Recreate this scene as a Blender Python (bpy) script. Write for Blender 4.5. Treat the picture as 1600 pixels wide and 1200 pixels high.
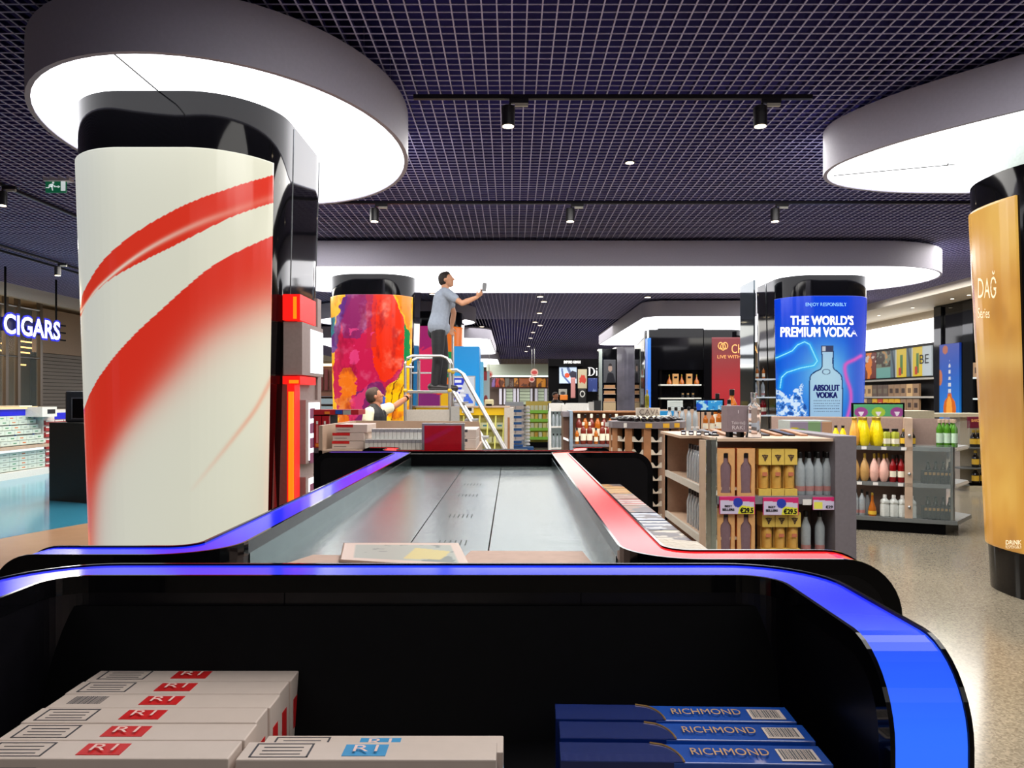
import bpy, bmesh, math, random
import numpy as np
from mathutils import Matrix, Vector
random.seed(7)
for _o in list(bpy.data.objects): bpy.data.objects.remove(_o)
SC = bpy.context.scene
EYE = 1.55; F = 1200.0; HX = 800.0; HY = 622.0
# ---------------------------------------------------------------- camera, world, exposure, large lights
cd = bpy.data.cameras.new('camera'); cam = bpy.data.objects.new('camera', cd); SC.collection.objects.link(cam)
cam.location = (0, 0, EYE); cam.rotation_euler = (math.pi/2, 0, 0)
cd.sensor_width = 36; cd.lens = 27.0; cd.shift_y = 22/1600; cd.clip_start = 0.02; cd.clip_end = 200
SC.camera = cam
SC.view_settings.view_transform = 'Standard'; SC.view_settings.look = 'None'
SC.view_settings.gamma = 1; SC.view_settings.use_curve_mapping = False
SC.view_settings.exposure = 0.0
try:
    SC.cycles.use_denoising = True; SC.cycles.max_bounces = 8; SC.cycles.transparent_max_bounces = 12
    SC.cycles.sample_clamp_indirect = 4
except Exception: pass
W_ = bpy.data.worlds.new('world'); SC.world = W_; W_.use_nodes = True
W_.node_tree.nodes['Background'].inputs[0].default_value = (0.55, 0.6, 0.75, 1)
W_.node_tree.nodes['Background'].inputs[1].default_value = 0.5
def area(loc, sx, sy, power, col=(1, .97, .92), rot=(0, 0, 0)):  # added fill light without a fixture
    l = bpy.data.lights.new('added_fill', 'AREA'); l.shape = 'RECTANGLE'; l.size = sx; l.size_y = sy; l.energy = power; l.color = col
    o = bpy.data.objects.new('added_fill', l); o.location = loc; o.rotation_euler = rot; SC.collection.objects.link(o); return o
CANOPY_E = 3.5
area((0.5, -3.5, 4.0), 8, 3, 130)            # added fill, stands in for unseen canopies behind the viewer
area((-7.2, 15, 4.06), 1.6, 6, 400, (1, .95, .86))           # added fill over the cigar hall
area((2.2, 3.0, 4.06), 5, 3.2, 260); area((1.6, 8.3, 4.06), 7, 1.6, 380); area((-12.45, 15, 3.7), .6, 4, 110, (1, .8, .55)); area((-3.5, 10.5, 4.06), 2.5, 2, 120)           # added fill over the aisles and behind the shop glass
area((8.2, 15.5, 4.06), 2.5, 9, 520, (1, .95, .86))  # added fill along the right side
area((2.5, 33, 4.0), 8, 14, 1100, (1, .96, .88))  # added fill over the middle distance
area((-1.0, 50, 3.6), 14, 5, 800, (1, .97, .88))  # added fill at the far end

# ---------------------------------------------------------------- helpers
def P(px, py, Y): return Vector(((px-HX)/F*Y, Y, EYE+(HY-py)/F*Y))
def PX(px, py, X):
    Y = X*F/(px-HX); return Vector((X, Y, EYE+(HY-py)/F*Y))
def PZ(px, py, Z):
    Y = (EYE-Z)*F/(py-HY); return Vector(((px-HX)/F*Y, Y, Z))
def lin(c):
    a = np.asarray(c, dtype=float)/255.0
    return np.where(a <= 0.04045, a/12.92, ((a+0.055)/1.055)**2.4)
def new_mat(name):
    m = bpy.data.materials.new(name); m.use_nodes = True
    return m, m.node_tree, m.node_tree.nodes['Principled BSDF']
_mc = {}
def M(name, rgb, rough=.5, metal=0, emit=0, coat=0, trans=0, var=.06, scale=40, bump=0, alpha=1, ecol=None, spec=None):
    if name in _mc: return _mc[name]
    m, nt, b = new_mat(name); c = lin(rgb)
    n = nt.nodes.new('ShaderNodeTexNoise'); n.inputs['Scale'].default_value = scale; n.inputs['Detail'].default_value = 3
    tc = nt.nodes.new('ShaderNodeTexCoord'); nt.links.new(tc.outputs['Object'], n.inputs['Vector'])
    r = nt.nodes.new('ShaderNodeValToRGB'); nt.links.new(n.outputs['Fac'], r.inputs[0])
    r.color_ramp.elements[0].position = .3; r.color_ramp.elements[1].position = .7
    r.color_ramp.elements[0].color = (*(c*(1-var)), 1); r.color_ramp.elements[1].color = (*np.minimum(c*(1+var), 1), 1)
    nt.links.new(r.outputs[0], b.inputs['Base Color'])
    b.inputs['Roughness'].default_value = rough; b.inputs['Metallic'].default_value = metal
    if spec is not None: b.inputs['Specular IOR Level'].default_value = spec
    if emit:
        b.inputs['Emission Strength'].default_value = emit
        b.inputs['Emission Color'].default_value = (*(lin(ecol) if ecol is not None else c), 1)
    if coat: b.inputs['Coat Weight'].default_value = coat; b.inputs['Coat Roughness'].default_value = .04
    if trans: b.inputs['Transmission Weight'].default_value = trans; b.inputs['IOR'].default_value = 1.3
    if bump:
        bp = nt.nodes.new('ShaderNodeBump'); bp.inputs['Strength'].default_value = bump; bp.inputs['Distance'].default_value = .01
        nt.links.new(n.outputs['Fac'], bp.inputs['Height']); nt.links.new(bp.outputs[0], b.inputs['Normal'])
    if alpha < 1: b.inputs['Alpha'].default_value = alpha
    _mc[name] = m; return m
def print_mat(name, emit=0, rough=.3, coat=0, base=1, spec=None):
    if name in _mc: return _mc[name]
    m, nt, b = new_mat(name); a = nt.nodes.new('ShaderNodeAttribute'); a.attribute_name = 'Col'
    mx = nt.nodes.new('ShaderNodeMix'); mx.data_type = 'RGBA'; mx.blend_type = 'MULTIPLY'; mx.inputs[0].default_value = 1
    mx.inputs[7].default_value = (base, base, base, 1)
    nt.links.new(a.outputs['Color'], mx.inputs[6]); nt.links.new(mx.outputs[2], b.inputs['Base Color'])
    b.inputs['Roughness'].default_value = rough
    if spec is not None: b.inputs['Specular IOR Level'].default_value = spec
    if coat: b.inputs['Coat Weight'].default_value = coat; b.inputs['Coat Roughness'].default_value = .03
    if emit:
        nt.links.new(a.outputs['Color'], b.inputs['Emission Color']); b.inputs['Emission Strength'].default_value = emit
    _mc[name] = m; return m
WM = {}
def link(o, parent=None, W=None):
    SC.collection.objects.link(o); WM[o] = W if W is not None else Matrix.Identity(4)
    if parent is not None:
        o.parent = parent; o.matrix_parent_inverse = WM[parent].inverted()
    return o
def setp(o, label=None, cat=None, group=None, kind=None):
    if label: o['label'] = label
    if cat: o['category'] = cat
    if group: o['group'] = group
    if kind: o['kind'] = kind
    return o
def thing(name, label, cat, loc=(0, 0, 0), rz=0, group=None, kind=None):
    o = bpy.data.objects.new(name, None); o.empty_display_size = .1
    o.location = loc; o.rotation_euler = (0, 0, rz)
    link(o, None, Matrix.Translation(loc) @ Matrix.Rotation(rz, 4, 'Z')); return setp(o, label, cat, group, kind)
def dup(root, loc, rz=0, label=None, group=None, scale=None):
    def cp(o, par):
        c = o.copy(); SC.collection.objects.link(c)
        if par is not None: c.parent = par
        for ch in KIDS.get(o, []): KIDS.setdefault(c, []).append(cp(ch, c))
        return c
    r = cp(root, None); r.location = loc; r.rotation_euler = (0, 0, rz)
    if scale: r.scale = (scale,)*3 if not hasattr(scale, '__len__') else scale
    if label: r['label'] = label
    if group: r['group'] = group
    return r
KIDS = {}
class B:
    def __init__(s): s.v = []; s.f = []
    def add(s, vs, fs):
        n = len(s.v); s.v += [tuple(v) for v in vs]; s.f += [tuple(i+n for i in f) for f in fs]; return s
    def box(s, x0, x1, y0, y1, z0, z1, m=None):
        vs = [Vector((x, y, z)) for z in (z0, z1) for y in (y0, y1) for x in (x0, x1)]
        if m is not None: vs = [m @ v for v in vs]
        return s.add(vs, [(0, 2, 3, 1), (4, 5, 7, 6), (0, 1, 5, 4), (2, 6, 7, 3), (0, 4, 6, 2), (1, 3, 7, 5)])
    def hexa(s, p): # bottom 4 ccw, top 4
        return s.add(p, [(3, 2, 1, 0), (4, 5, 6, 7), (0, 1, 5, 4), (1, 2, 6, 5), (2, 3, 7, 6), (3, 0, 4, 7)])
    def prism(s, poly, z0, z1):
        n = len(poly); vs = [(x, y, z0) for x, y in poly]+[(x, y, z1) for x, y in poly]
        return s.add(vs, [tuple(range(n-1, -1, -1)), tuple(range(n, 2*n))]+[(i, (i+1) % n, n+(i+1) % n, n+i) for i in range(n)])
    def lathe(s, prof, n=16, c=(0, 0, 0), sq=0):
        vs = []; fs = []
        for r, z in prof:
            for i in range(n):
                a = 2*math.pi*(i+.5)/n; k = 1
                if sq: k = 1/(abs(math.cos(a))**sq+abs(math.sin(a))**sq)**(1/sq)
                vs.append((c[0]+r*k*math.cos(a), c[1]+r*k*math.sin(a), c[2]+z))
        for j in range(len(prof)-1):
            for i in range(n): fs.append((j*n+i, j*n+(i+1) % n, (j+1)*n+(i+1) % n, (j+1)*n+i))
        fs.append(tuple(range(n-1, -1, -1))); m = (len(prof)-1)*n; fs.append(tuple(range(m, m+n)))
        return s.add(vs, fs)
    def tube(s, pts, r, n=8, r2=None):
        pts = [Vector(p) for p in pts]; vs = []; fs = []; N = len(pts)
        for k, p in enumerate(pts):
            t = (pts[min(k+1, N-1)]-pts[max(k-1, 0)]).normalized()
            a = t.cross(Vector((0, 0, 1)) if abs(t.z) < .9 else Vector((1, 0, 0))).normalized(); b = t.cross(a)
            rr = r if r2 is None else r+(r2-r)*k/(N-1)
            vs += [p+rr*(a*math.cos(2*math.pi*i/n)+b*math.sin(2*math.pi*i/n)) for i in range(n)]
        for k in range(N-1):
            for i in range(n): fs.append((k*n+i, k*n+(i+1) % n, (k+1)*n+(i+1) % n, (k+1)*n+i))
        fs.append(tuple(range(n-1, -1, -1))); fs.append(tuple(range((N-1)*n, N*n)))
        return s.add(vs, fs)
    def ball(s, c, r, n=10, sc=(1, 1, 1)):
        pr = [(max(1e-4, r*math.sin(math.pi*k/n)), -r*math.cos(math.pi*k/n)) for k in range(n+1)]
        b = B().lathe(pr, 12); return s.add([(c[0]+x*sc[0], c[1]+y*sc[1], c[2]+z*sc[2]) for x, y, z in b.v], b.f)
    def capsule(s, a, b, ra, rb, n=10):
        a = Vector(a); b = Vector(b); s.tube([a, b], ra, n, rb); s.ball(a, ra); return s.ball(b, rb)
    def build(s, name, mat, parent=None, smooth=False, bevel=0, sub=0):
        me = bpy.data.meshes.new(name); me.from_pydata(s.v, [], s.f); me.materials.append(mat)
        bm = bmesh.new(); bm.from_mesh(me); bmesh.ops.recalc_face_normals(bm, faces=bm.faces); bm.to_mesh(me); bm.free()
        if smooth:
            me.polygons.foreach_set('use_smooth', [True]*len(me.polygons))
            try: me.set_sharp_from_angle(angle=math.radians(40))
            except Exception: pass
        o = bpy.data.objects.new(name, me); link(o, parent)
        if parent is not None: KIDS.setdefault(parent, []).append(o)
        if bevel:
            md = o.modifiers.new('b', 'BEVEL'); md.width = bevel; md.segments = 2; md.limit_method = 'ANGLE'
        return o
def structure(o): o['kind'] = 'structure'; return o
# --- painted (printed) surfaces: python paints colours onto a fine grid
def surf(name, S, nu, nv, paint, mat, parent=None, thick=.01, Sback=None):
    """S(u,v)->(x,y,z) arrays. paint(px,py,u,v)->rgb 0..255"""
    u, v = np.meshgrid(np.linspace(0, 1, nu+1), np.linspace(0, 1, nv+1)); pt = S(u, v); pt = np.stack(pt, -1).reshape(-1, 3)
    uu = u.ravel(); vv = v.ravel()
    px = HX+F*pt[:, 0]/np.maximum(pt[:, 1], .01); py = HY-F*(pt[:, 2]-EYE)/np.maximum(pt[:, 1], .01)
    col = lin(np.clip(paint(px, py, uu, vv), 0, 255))
    i = np.arange(nv)[:, None]*(nu+1)+np.arange(nu)[None]; i = i.ravel()
    faces = np.stack([i, i+1, i+nu+2, i+nu+1], 1)
    # back rim
    ring = list(range(nu+1))+[k*(nu+1)+nu for k in range(1, nv+1)]+[nv*(nu+1)+k for k in range(nu-1, -1, -1)]+[k*(nu+1) for k in range(nv-1, 0, -1)]
    bk = np.stack(Sback(u, v), -1).reshape(-1, 3)[ring] if Sback else None
    if bk is None:
        c = (len(pt)//2); e1 = pt[nu]-pt[0]; e2 = pt[nv*(nu+1)]-pt[0]; nn = np.cross(e1, e2); nn /= np.linalg.norm(nn)+1e-9
        bk = pt[ring]-nn*thick
    n0 = len(pt); allv = np.vstack([pt, bk]); R = len(ring)
    fl = [tuple(f) for f in faces.tolist()]+[(ring[k], n0+k, n0+(k+1) % R, ring[(k+1) % R]) for k in range(R)]
    fl.append(tuple(n0+k for k in range(R-1, -1, -1)))
    me = bpy.data.meshes.new(name); me.from_pydata(allv.tolist(), [], fl); me.materials.append(mat)
    ca = me.color_attributes.new('Col', 'FLOAT_COLOR', 'POINT')
    cc = np.ones((len(allv), 4)); cc[:n0, :3] = col; cc[n0:, :3] = col[ring]
    ca.data.foreach_set('color', cc.ravel())
    sm = [True]*len(faces)+[False]*(R+1); me.polygons.foreach_set('use_smooth', sm)
    o = bpy.data.objects.new(name, me); link(o, parent)
    if parent is not None: KIDS.setdefault(parent, []).append(o)
    return o
def quad(bl, br, tr, tl):
    bl, br, tr, tl = [np.array(p, float) for p in (bl, br, tr, tl)]
    def S(u, v):
        q = [(bl[k]*(1-u)+br[k]*u)*(1-v)+(tl[k]*(1-u)+tr[k]*u)*v for k in range(3)]; return q
    return S
def rect(px0, py0, px1, py1, Y): return (P(px0, py1, Y), P(px1, py1, Y), P(px1, py0, Y), P(px0, py0, Y))
def rectX(px0, py0, px1, py1, X, py0b=None, py1b=None):
    return (PX(px0, py1, X), PX(px1, py1b or py1, X), PX(px1, py0b or py0, X), PX(px0, py0, X))
def slab(name, q, mat, parent=None, thick=.02, bevel=0):
    q = [Vector(p) for p in q]; n = (q[1]-q[0]).cross(q[3]-q[0]).normalized()
    return B().hexa([p-n*thick for p in q]+list(q)).build(name, mat, parent, bevel=bevel)
def flat(rgb): return lambda px, py, u, v: np.tile(np.array(rgb, float), (len(px), 1))
def inpoly(px, py, poly):
    r = np.zeros(len(px), bool); n = len(poly)
    for i in range(n):
        x1, y1 = poly[i]; x2, y2 = poly[(i+1) % n]
        if y1 == y2: continue
        c = ((y1 > py) != (y2 > py)) & (px < (x2-x1)*(py-y1)/(y2-y1)+x1); r ^= c
    return r
def pdist(px, py, pts):
    d = np.full(len(px), 1e9)
    for (x1, y1), (x2, y2) in zip(pts[:-1], pts[1:]):
        L = (x2-x1)**2+(y2-y1)**2+1e-9; t = np.clip(((px-x1)*(x2-x1)+(py-y1)*(y2-y1))/L, 0, 1)
        d = np.minimum(d, np.hypot(px-x1-t*(x2-x1), py-y1-t*(y2-y1)))
    return d
def mixc(c, m, col):
    m = np.clip(np.asarray(m, float), 0, 1)[:, None]; return c*(1-m)+np.array(col, float)*m
def crom(pts, k=6, closed=False):
    pts = [np.array(p, float) for p in pts]; n = len(pts); out = []
    for i in range(n if closed else n-1):
        g = (lambda j: pts[j % n]) if closed else (lambda j: pts[min(max(j, 0), n-1)])
        p0, p1, p2, p3 = g(i-1), g(i), g(i+1), g(i+2)
        for s in range(k):
            t = s/k; out.append(.5*((2*p1)+(-p0+p2)*t+(2*p0-5*p1+4*p2-p3)*t*t+(-p0+3*p1-3*p2+p3)*t**3))
    if not closed: out.append(pts[-1])
    return [tuple(p) for p in out]
def vnoise(x, y, seed):
    xi = np.floor(x).astype(np.int64); yi = np.floor(y).astype(np.int64); fx = x-xi; fy = y-yi; fx = fx*fx*(3-2*fx); fy = fy*fy*(3-2*fy)
    def h(a, b):
        n = (a*374761393+b*668265263+seed*1274126177) & 0xffffffff; n = ((n ^ (n >> 13))*1274126177) & 0xffffffff; return ((n ^ (n >> 16)) & 0xffff)/32767.5-1
    return (h(xi, yi)*(1-fx)+h(xi+1, yi)*fx)*(1-fy)+(h(xi, yi+1)*(1-fx)+h(xi+1, yi+1)*fx)*fy
def wob(px, py, s, seed=0):
    px = np.asarray(px, float); py = np.asarray(py, float); o = 0; q = s*2.0
    for k in range(4): o = o+vnoise(px/q+seed*7.3, py/q+3.1*seed, seed+k)/(1.8**k); q /= 2
    return o
# --- text
_tc = {}
def text2d(s, bold=0):
    k = (s, bold)
    if k in _tc: return _tc[k]
    cu = bpy.data.curves.new('t', 'FONT'); cu.body = s; cu.offset = bold; cu.resolution_u = 3; cu.fill_mode = 'FRONT' if hasattr(cu, 'fill_mode') else cu.fill_mode
    o = bpy.data.objects.new('t', cu); SC.collection.objects.link(o); bpy.context.view_layer.update()
    me = o.evaluated_get(bpy.context.evaluated_depsgraph_get()).to_mesh()
    v = np.array([x.co[:2] for x in me.vertices]); f = [tuple(p.vertices) for p in me.polygons]
    bpy.data.objects.remove(o); bpy.data.curves.remove(cu)
    if len(v): v = (v-v.min(0))/np.maximum(v.max(0)-v.min(0), 1e-6)
    _tc[k] = (v, f); return v, f
def lettering(s, q, mat, parent, bold=0, name='lettering', off=.002, mapf=None, th=0, fat=None):
    v, f = text2d(s, bold)
    if fat:
        cp = [(a*fat[0], c*fat[1]) for a in (-1, 0, 1) for c in (-1, 1)]; n0 = len(v); f = [tuple(i+k*n0 for i in fc) for k in range(len(cp)) for fc in f]; v = np.vstack([v*(1-2*np.array(fat))+np.array(fat)+np.array(c) for c in cp])
    if mapf: pts = [tuple(mapf(a, b)) for a, b in v]
    else:
        q = [Vector(p) for p in q]; n = (q[1]-q[0]).cross(q[3]-q[0]).normalized()*off
        pts = [(q[0]*(1-a)+q[1]*a)*(1-b)+(q[3]*(1-a)+q[2]*a)*b+n for a, b in v]
    if th:
        nn = n.normalized()*th; N = len(pts); top = [p+nn for p in pts]; ed = {}
        for fc in f:
            for i in range(len(fc)):
                e = (fc[i], fc[(i+1) % len(fc)]); ed[e] = 1
        sides = [(a, b, b+N, a+N) for a, b in ed if (b, a) not in ed]
        pts = list(pts)+top; f = [tuple(i+N for i in fc) for fc in f]+sides
    me = bpy.data.meshes.new(name); me.from_pydata([tuple(p) for p in pts], [], list(f)); me.materials.append(mat)
    o = bpy.data.objects.new(name, me); link(o, parent)
    if parent is not None: KIDS.setdefault(parent, []).append(o)
    return o
def nth(i, n, side='left'):
    w = ['', 'second', 'third', 'fourth', 'fifth', 'sixth', 'seventh', 'eighth', 'ninth', 'tenth', 'eleventh', 'twelfth']
    other = 'right' if side == 'left' else 'left'
    if i == 0: return side+'most'
    if i == n-1: return other+'most'
    if i <= (n-1)/2: return w[i]+' from '+side
    return w[n-1-i]+' from '+other
# ---------------------------------------------------------------- materials
BLACK = M('gloss_black', (10, 10, 13), .06, var=.2, spec=.22)
BLACKM = M('matt_black', (6, 6, 9), .5, var=.15, spec=.08)
BLACKS = M('satin_black', (12, 11, 16), .32, var=.2, spec=.3)
WHITE = M('white_paint', (225, 222, 214), .5)
GREY = M('grey_laminate', (112, 106, 112), .5)
WOODL = M('pale_wood', (186, 160, 138), .45, var=.08, scale=9)
WOOD = M('oak_wood', (160, 112, 76), .45, var=.15, scale=12)
STEEL = M('steel', (185, 188, 190), .28, 1)
ALU = M('aluminium', (205, 205, 205), .35, .9)
FASCIA = M('canopy_fascia', (168, 166, 184), .6, var=.03)
GLASS = M('clear_glass', (235, 245, 242), .03, trans=.95, var=.01)
PANE = M('glass_pane', (200, 215, 212), .05, alpha=.09, var=.02, spec=.25)
PRINT = print_mat('print', 0, .35); PRINTL = print_mat('lit_print', .4, .3, base=.55); PRINTG = print_mat('gloss_print', 0, .3, 0, 1, .3)
PRINTB = print_mat('backlit_print', .72, .2, 0, .38, .4)
TWHITE = M('white_ink', (245, 245, 245), .5, emit=.5); TBLACK = M('dark_ink', (20, 20, 30), .5)
# ---------------------------------------------------------------- shell
fm, nt, b_ = new_mat('terrazzo')
tc = nt.nodes.new('ShaderNodeTexCoord'); vo = nt.nodes.new('ShaderNodeTexVoronoi'); vo.inputs['Scale'].default_value = 90
nt.links.new(tc.outputs['Object'], vo.inputs['Vector'])
nz = nt.nodes.new('ShaderNodeTexNoise'); nz.inputs['Scale'].default_value = 1.3; nz.inputs['Detail'].default_value = 5; nt.links.new(tc.outputs['Object'], nz.inputs['Vector'])
r1 = nt.nodes.new('ShaderNodeValToRGB'); nt.links.new(vo.outputs['Color'], r1.inputs[0])
r1.color_ramp.elements[0].color = (*lin((112, 104, 90)), 1); r1.color_ramp.elements[1].color = (*lin((172, 162, 142)), 1)
r2 = nt.nodes.new('ShaderNodeValToRGB'); nt.links.new(nz.outputs['Fac'], r2.inputs[0]); r2.color_ramp.elements[0].color = (.75, .75, .75, 1); r2.color_ramp.elements[1].color = (1, 1, 1, 1)
mx = nt.nodes.new('ShaderNodeMix'); mx.data_type = 'RGBA'; mx.blend_type = 'MULTIPLY'; mx.inputs[0].default_value = 1
nt.links.new(r1.outputs[0], mx.inputs[6]); nt.links.new(r2.outputs[0], mx.inputs[7]); nt.links.new(mx.outputs[2], b_.inputs['Base Color'])
b_.inputs['Roughness'].default_value = .16
fl = structure(B().box(-15, 13, -6, 58, -.1, 0).build('floor', fm))
FB = M('blue_vinyl', (60, 142, 172), .12, var=.05, scale=2)
bz = crom([(-5.85, 7.2), (-5.65, 8.4), (-5.3, 9.4), (-4.9, 10.5), (-4.9, 13), (-5.2, 17)], 5)
structure(B().prism([(-3.2, 5.2), (-3.2, 12), (-3.9, 17), (-9.6, 17), (-9.6, 5.2)], 0, .002).build('floor_inlay', M('tan_vinyl', (186, 146, 112), .2, var=.05, scale=3), fl))
structure(B().prism(bz+[(-9.6, 17), (-9.6, 7.2)], 0, .004).build('floor_inlay', FB, fl))
# ceiling: dark blue void, open grid of bars
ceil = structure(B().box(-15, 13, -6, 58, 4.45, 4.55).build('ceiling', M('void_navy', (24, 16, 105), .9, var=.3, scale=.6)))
g = B(); GZ = 4.11
for i in range(210):
    x = -11.2+i*.1; g.box(x-.005, x+.005, -2, 57, GZ, GZ+.007)
for j in range(270):
    y = -2+j*.1; g.box(-11.2, 9.7, y-.004, y+.004, GZ+.0005, GZ+.0065)
gr = g.build('ceiling_grid', M('grid_bars', (188, 186, 230), .55, var=.05), ceil); gr['kind'] = 'stuff'
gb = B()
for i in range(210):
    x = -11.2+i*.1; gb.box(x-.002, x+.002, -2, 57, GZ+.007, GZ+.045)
gg = gb.build('shaded_grid_webs', M('shaded_grid_webs', (34, 26, 105), .8), ceil); gg['kind'] = 'stuff'  # webs coloured dark navy: shade on the blade faces put into the paint
structure(B().box(-15, 13, 57, 57.2, 0, 4.5).build('wall_back', M('back_wall', (150, 135, 118), .7)))
structure(B().box(11.5, 11.7, -2, 57, 0, 4.5).build('wall_right', M('right_wall', (172, 158, 138), .7)))
structure(B().box(-13.2, -13, -2, 57, 0, 4.5).build('wall_left', M('left_wall', (176, 152, 128), .7)))
wf = structure(B().box(-12, 12, -5.2, -5, 0, 4.5).build('wall_front', M('rear_wall', (120, 112, 110), .7)))
# header bands along both sides
structure(B().box(-11.35, -11.2, 4, 57, 3.83, 4.45).build('trim_1', M('header_white', (214, 208, 198), .6)))
structure(B().box(-13, -11.35, 4, 57, 4.0, 4.06).build('trim_2', M('soffit_left', (205, 190, 168), .6)))
structure(B().box(9.7, 9.82, -2, 57, 3.93, 4.45).build('trim_3', M('header_white', (214, 208, 198), .6)))
structure(B().box(9.82, 11.5, -2, 57, 3.95, 4.0).build('trim_4', M('soffit_right', (216, 204, 184), .6)))

# ---------------------------------------------------------------- canopies
CE = M('canopy_diffuser', (255, 253, 248), .5, emit=CANOPY_E, var=.01, ecol=(250, 250, 255))
def canopy(poly, label, z0=3.65, h=.4, seams=(), c=None, group='round edged light canopies hung from the grid ceiling'):
    cx = sum(p[0] for p in poly)/len(poly); cy = sum(p[1] for p in poly)/len(poly)
    t = thing('light_canopy', label, 'ceiling light', (cx, cy, z0), group=group)
    n = len(poly); b = B(); inn = []
    A = sum(poly[i][0]*poly[(i+1) % n][1]-poly[(i+1) % n][0]*poly[i][1] for i in range(n))
    for i in range(n):
        x0, y0 = poly[i-1]; x1, y1 = poly[(i+1) % n]; dx, dy = x1-x0, y1-y0; L = math.hypot(dx, dy)+1e-9; s = 1 if A > 0 else -1
        inn.append((poly[i][0]-s*dy/L*.035, poly[i][1]+s*dx/L*.035))
    b.v = [(x, y, z) for z in (z0, z0+h) for x, y in poly]+[(x, y, z) for z in (z0, z0+h) for x, y in inn]
    for i in range(n):
        j = (i+1) % n; b.f += [(i, j, n+j, n+i), (2*n+i, 3*n+i, 3*n+j, 2*n+j), (i, 2*n+i, 2*n+j, j), (n+i, n+j, 3*n+j, 3*n+i)]
    b.build('fascia', FASCIA, t, smooth=True)
    B().prism(inn, z0+.012, z0+.04).build('diffuser', CE, t)
    B().prism(inn, z0+h-.03, z0+h-.01).build('top_board', BLACKM, t)
    for (a, e) in seams:
        B().tube([(*a, z0+.01), (*e, z0+.01)], .007, 4).build('seam_strip', M('seam', (120, 124, 124), .6), t)
    for k in range(0, n, max(1, n//5)):
        px_, py_ = inn[k]; B().tube([(px_*.93+cx*.07, py_*.93+cy*.07, z0+h-.02), (px_*.93+cx*.07, py_*.93+cy*.07, 4.45)], .004, 4).build('hanging_wire', STEEL, t)
    return t
def ellipse(cx, cy, a, b, n=64): return [(cx+a*math.cos(2*math.pi*i/n), cy+b*math.sin(2*math.pi*i/n)) for i in range(n)]
def rrect(x0, x1, y0, y1, r, n=10):
    o = []
    for (cx, cy, a0) in ((x1-r, y1-r, 0), (x0+r, y1-r, 90), (x0+r, y0+r, 180), (x1-r, y0+r, 270)):
        for k in range(n+1):
            a = math.radians(a0+90*k/n); o.append((cx+r*math.cos(a), cy+r*math.sin(a)))
    return o
canopy(ellipse(-2.3, 6.5, 1.4, 1.85), 'large oval light canopy over the column with red swooshes on cream', seams=[((-2.44, 4.66), (-2.43, 5.33))])
rc = crom([(2.9, 7.0), (2.98, 7.35), (3.25, 7.64), (3.76, 7.84), (4.3, 7.9), (4.9, 7.85), (5.6, 7.4), (6.2, 6.5), (6.4, 5.5), (6.0, 4.7), (5.2, 4.4), (4.5, 4.75), (3.72, 5.58), (3.22, 6.2), (2.98, 6.66)], 5, True)
canopy(rc[::-1], 'large rounded light canopy over the golden column', seams=[((3.05, 7.28), (4.0, 6.93)), ((3.92, 6.9), (3.95, 6.97))])
canopy(rrect(-4.6, 7.5, 12.2, 15.4, 1.6, 14), 'long straight light canopy spanning from the painted column to the vodka column')
canopy(ellipse(-3.2, 21.3, 2.2, 1.7), 'small oval light canopy seen behind the man on the ladder')
canopy(rrect(-7.5, -.75, 26.8, 37.2, 1.0), 'rounded light canopy above the plain cyan column')
canopy(rrect(-7.5, -.75, 41, 52, 1.0), 'farthest light canopy, behind the one above the cyan column')
canopy(rrect(3.4, 10.4-1.2, 19.7, 30.6, .55), 'light canopy with a straight slanting edge over the black whisky column')

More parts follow.
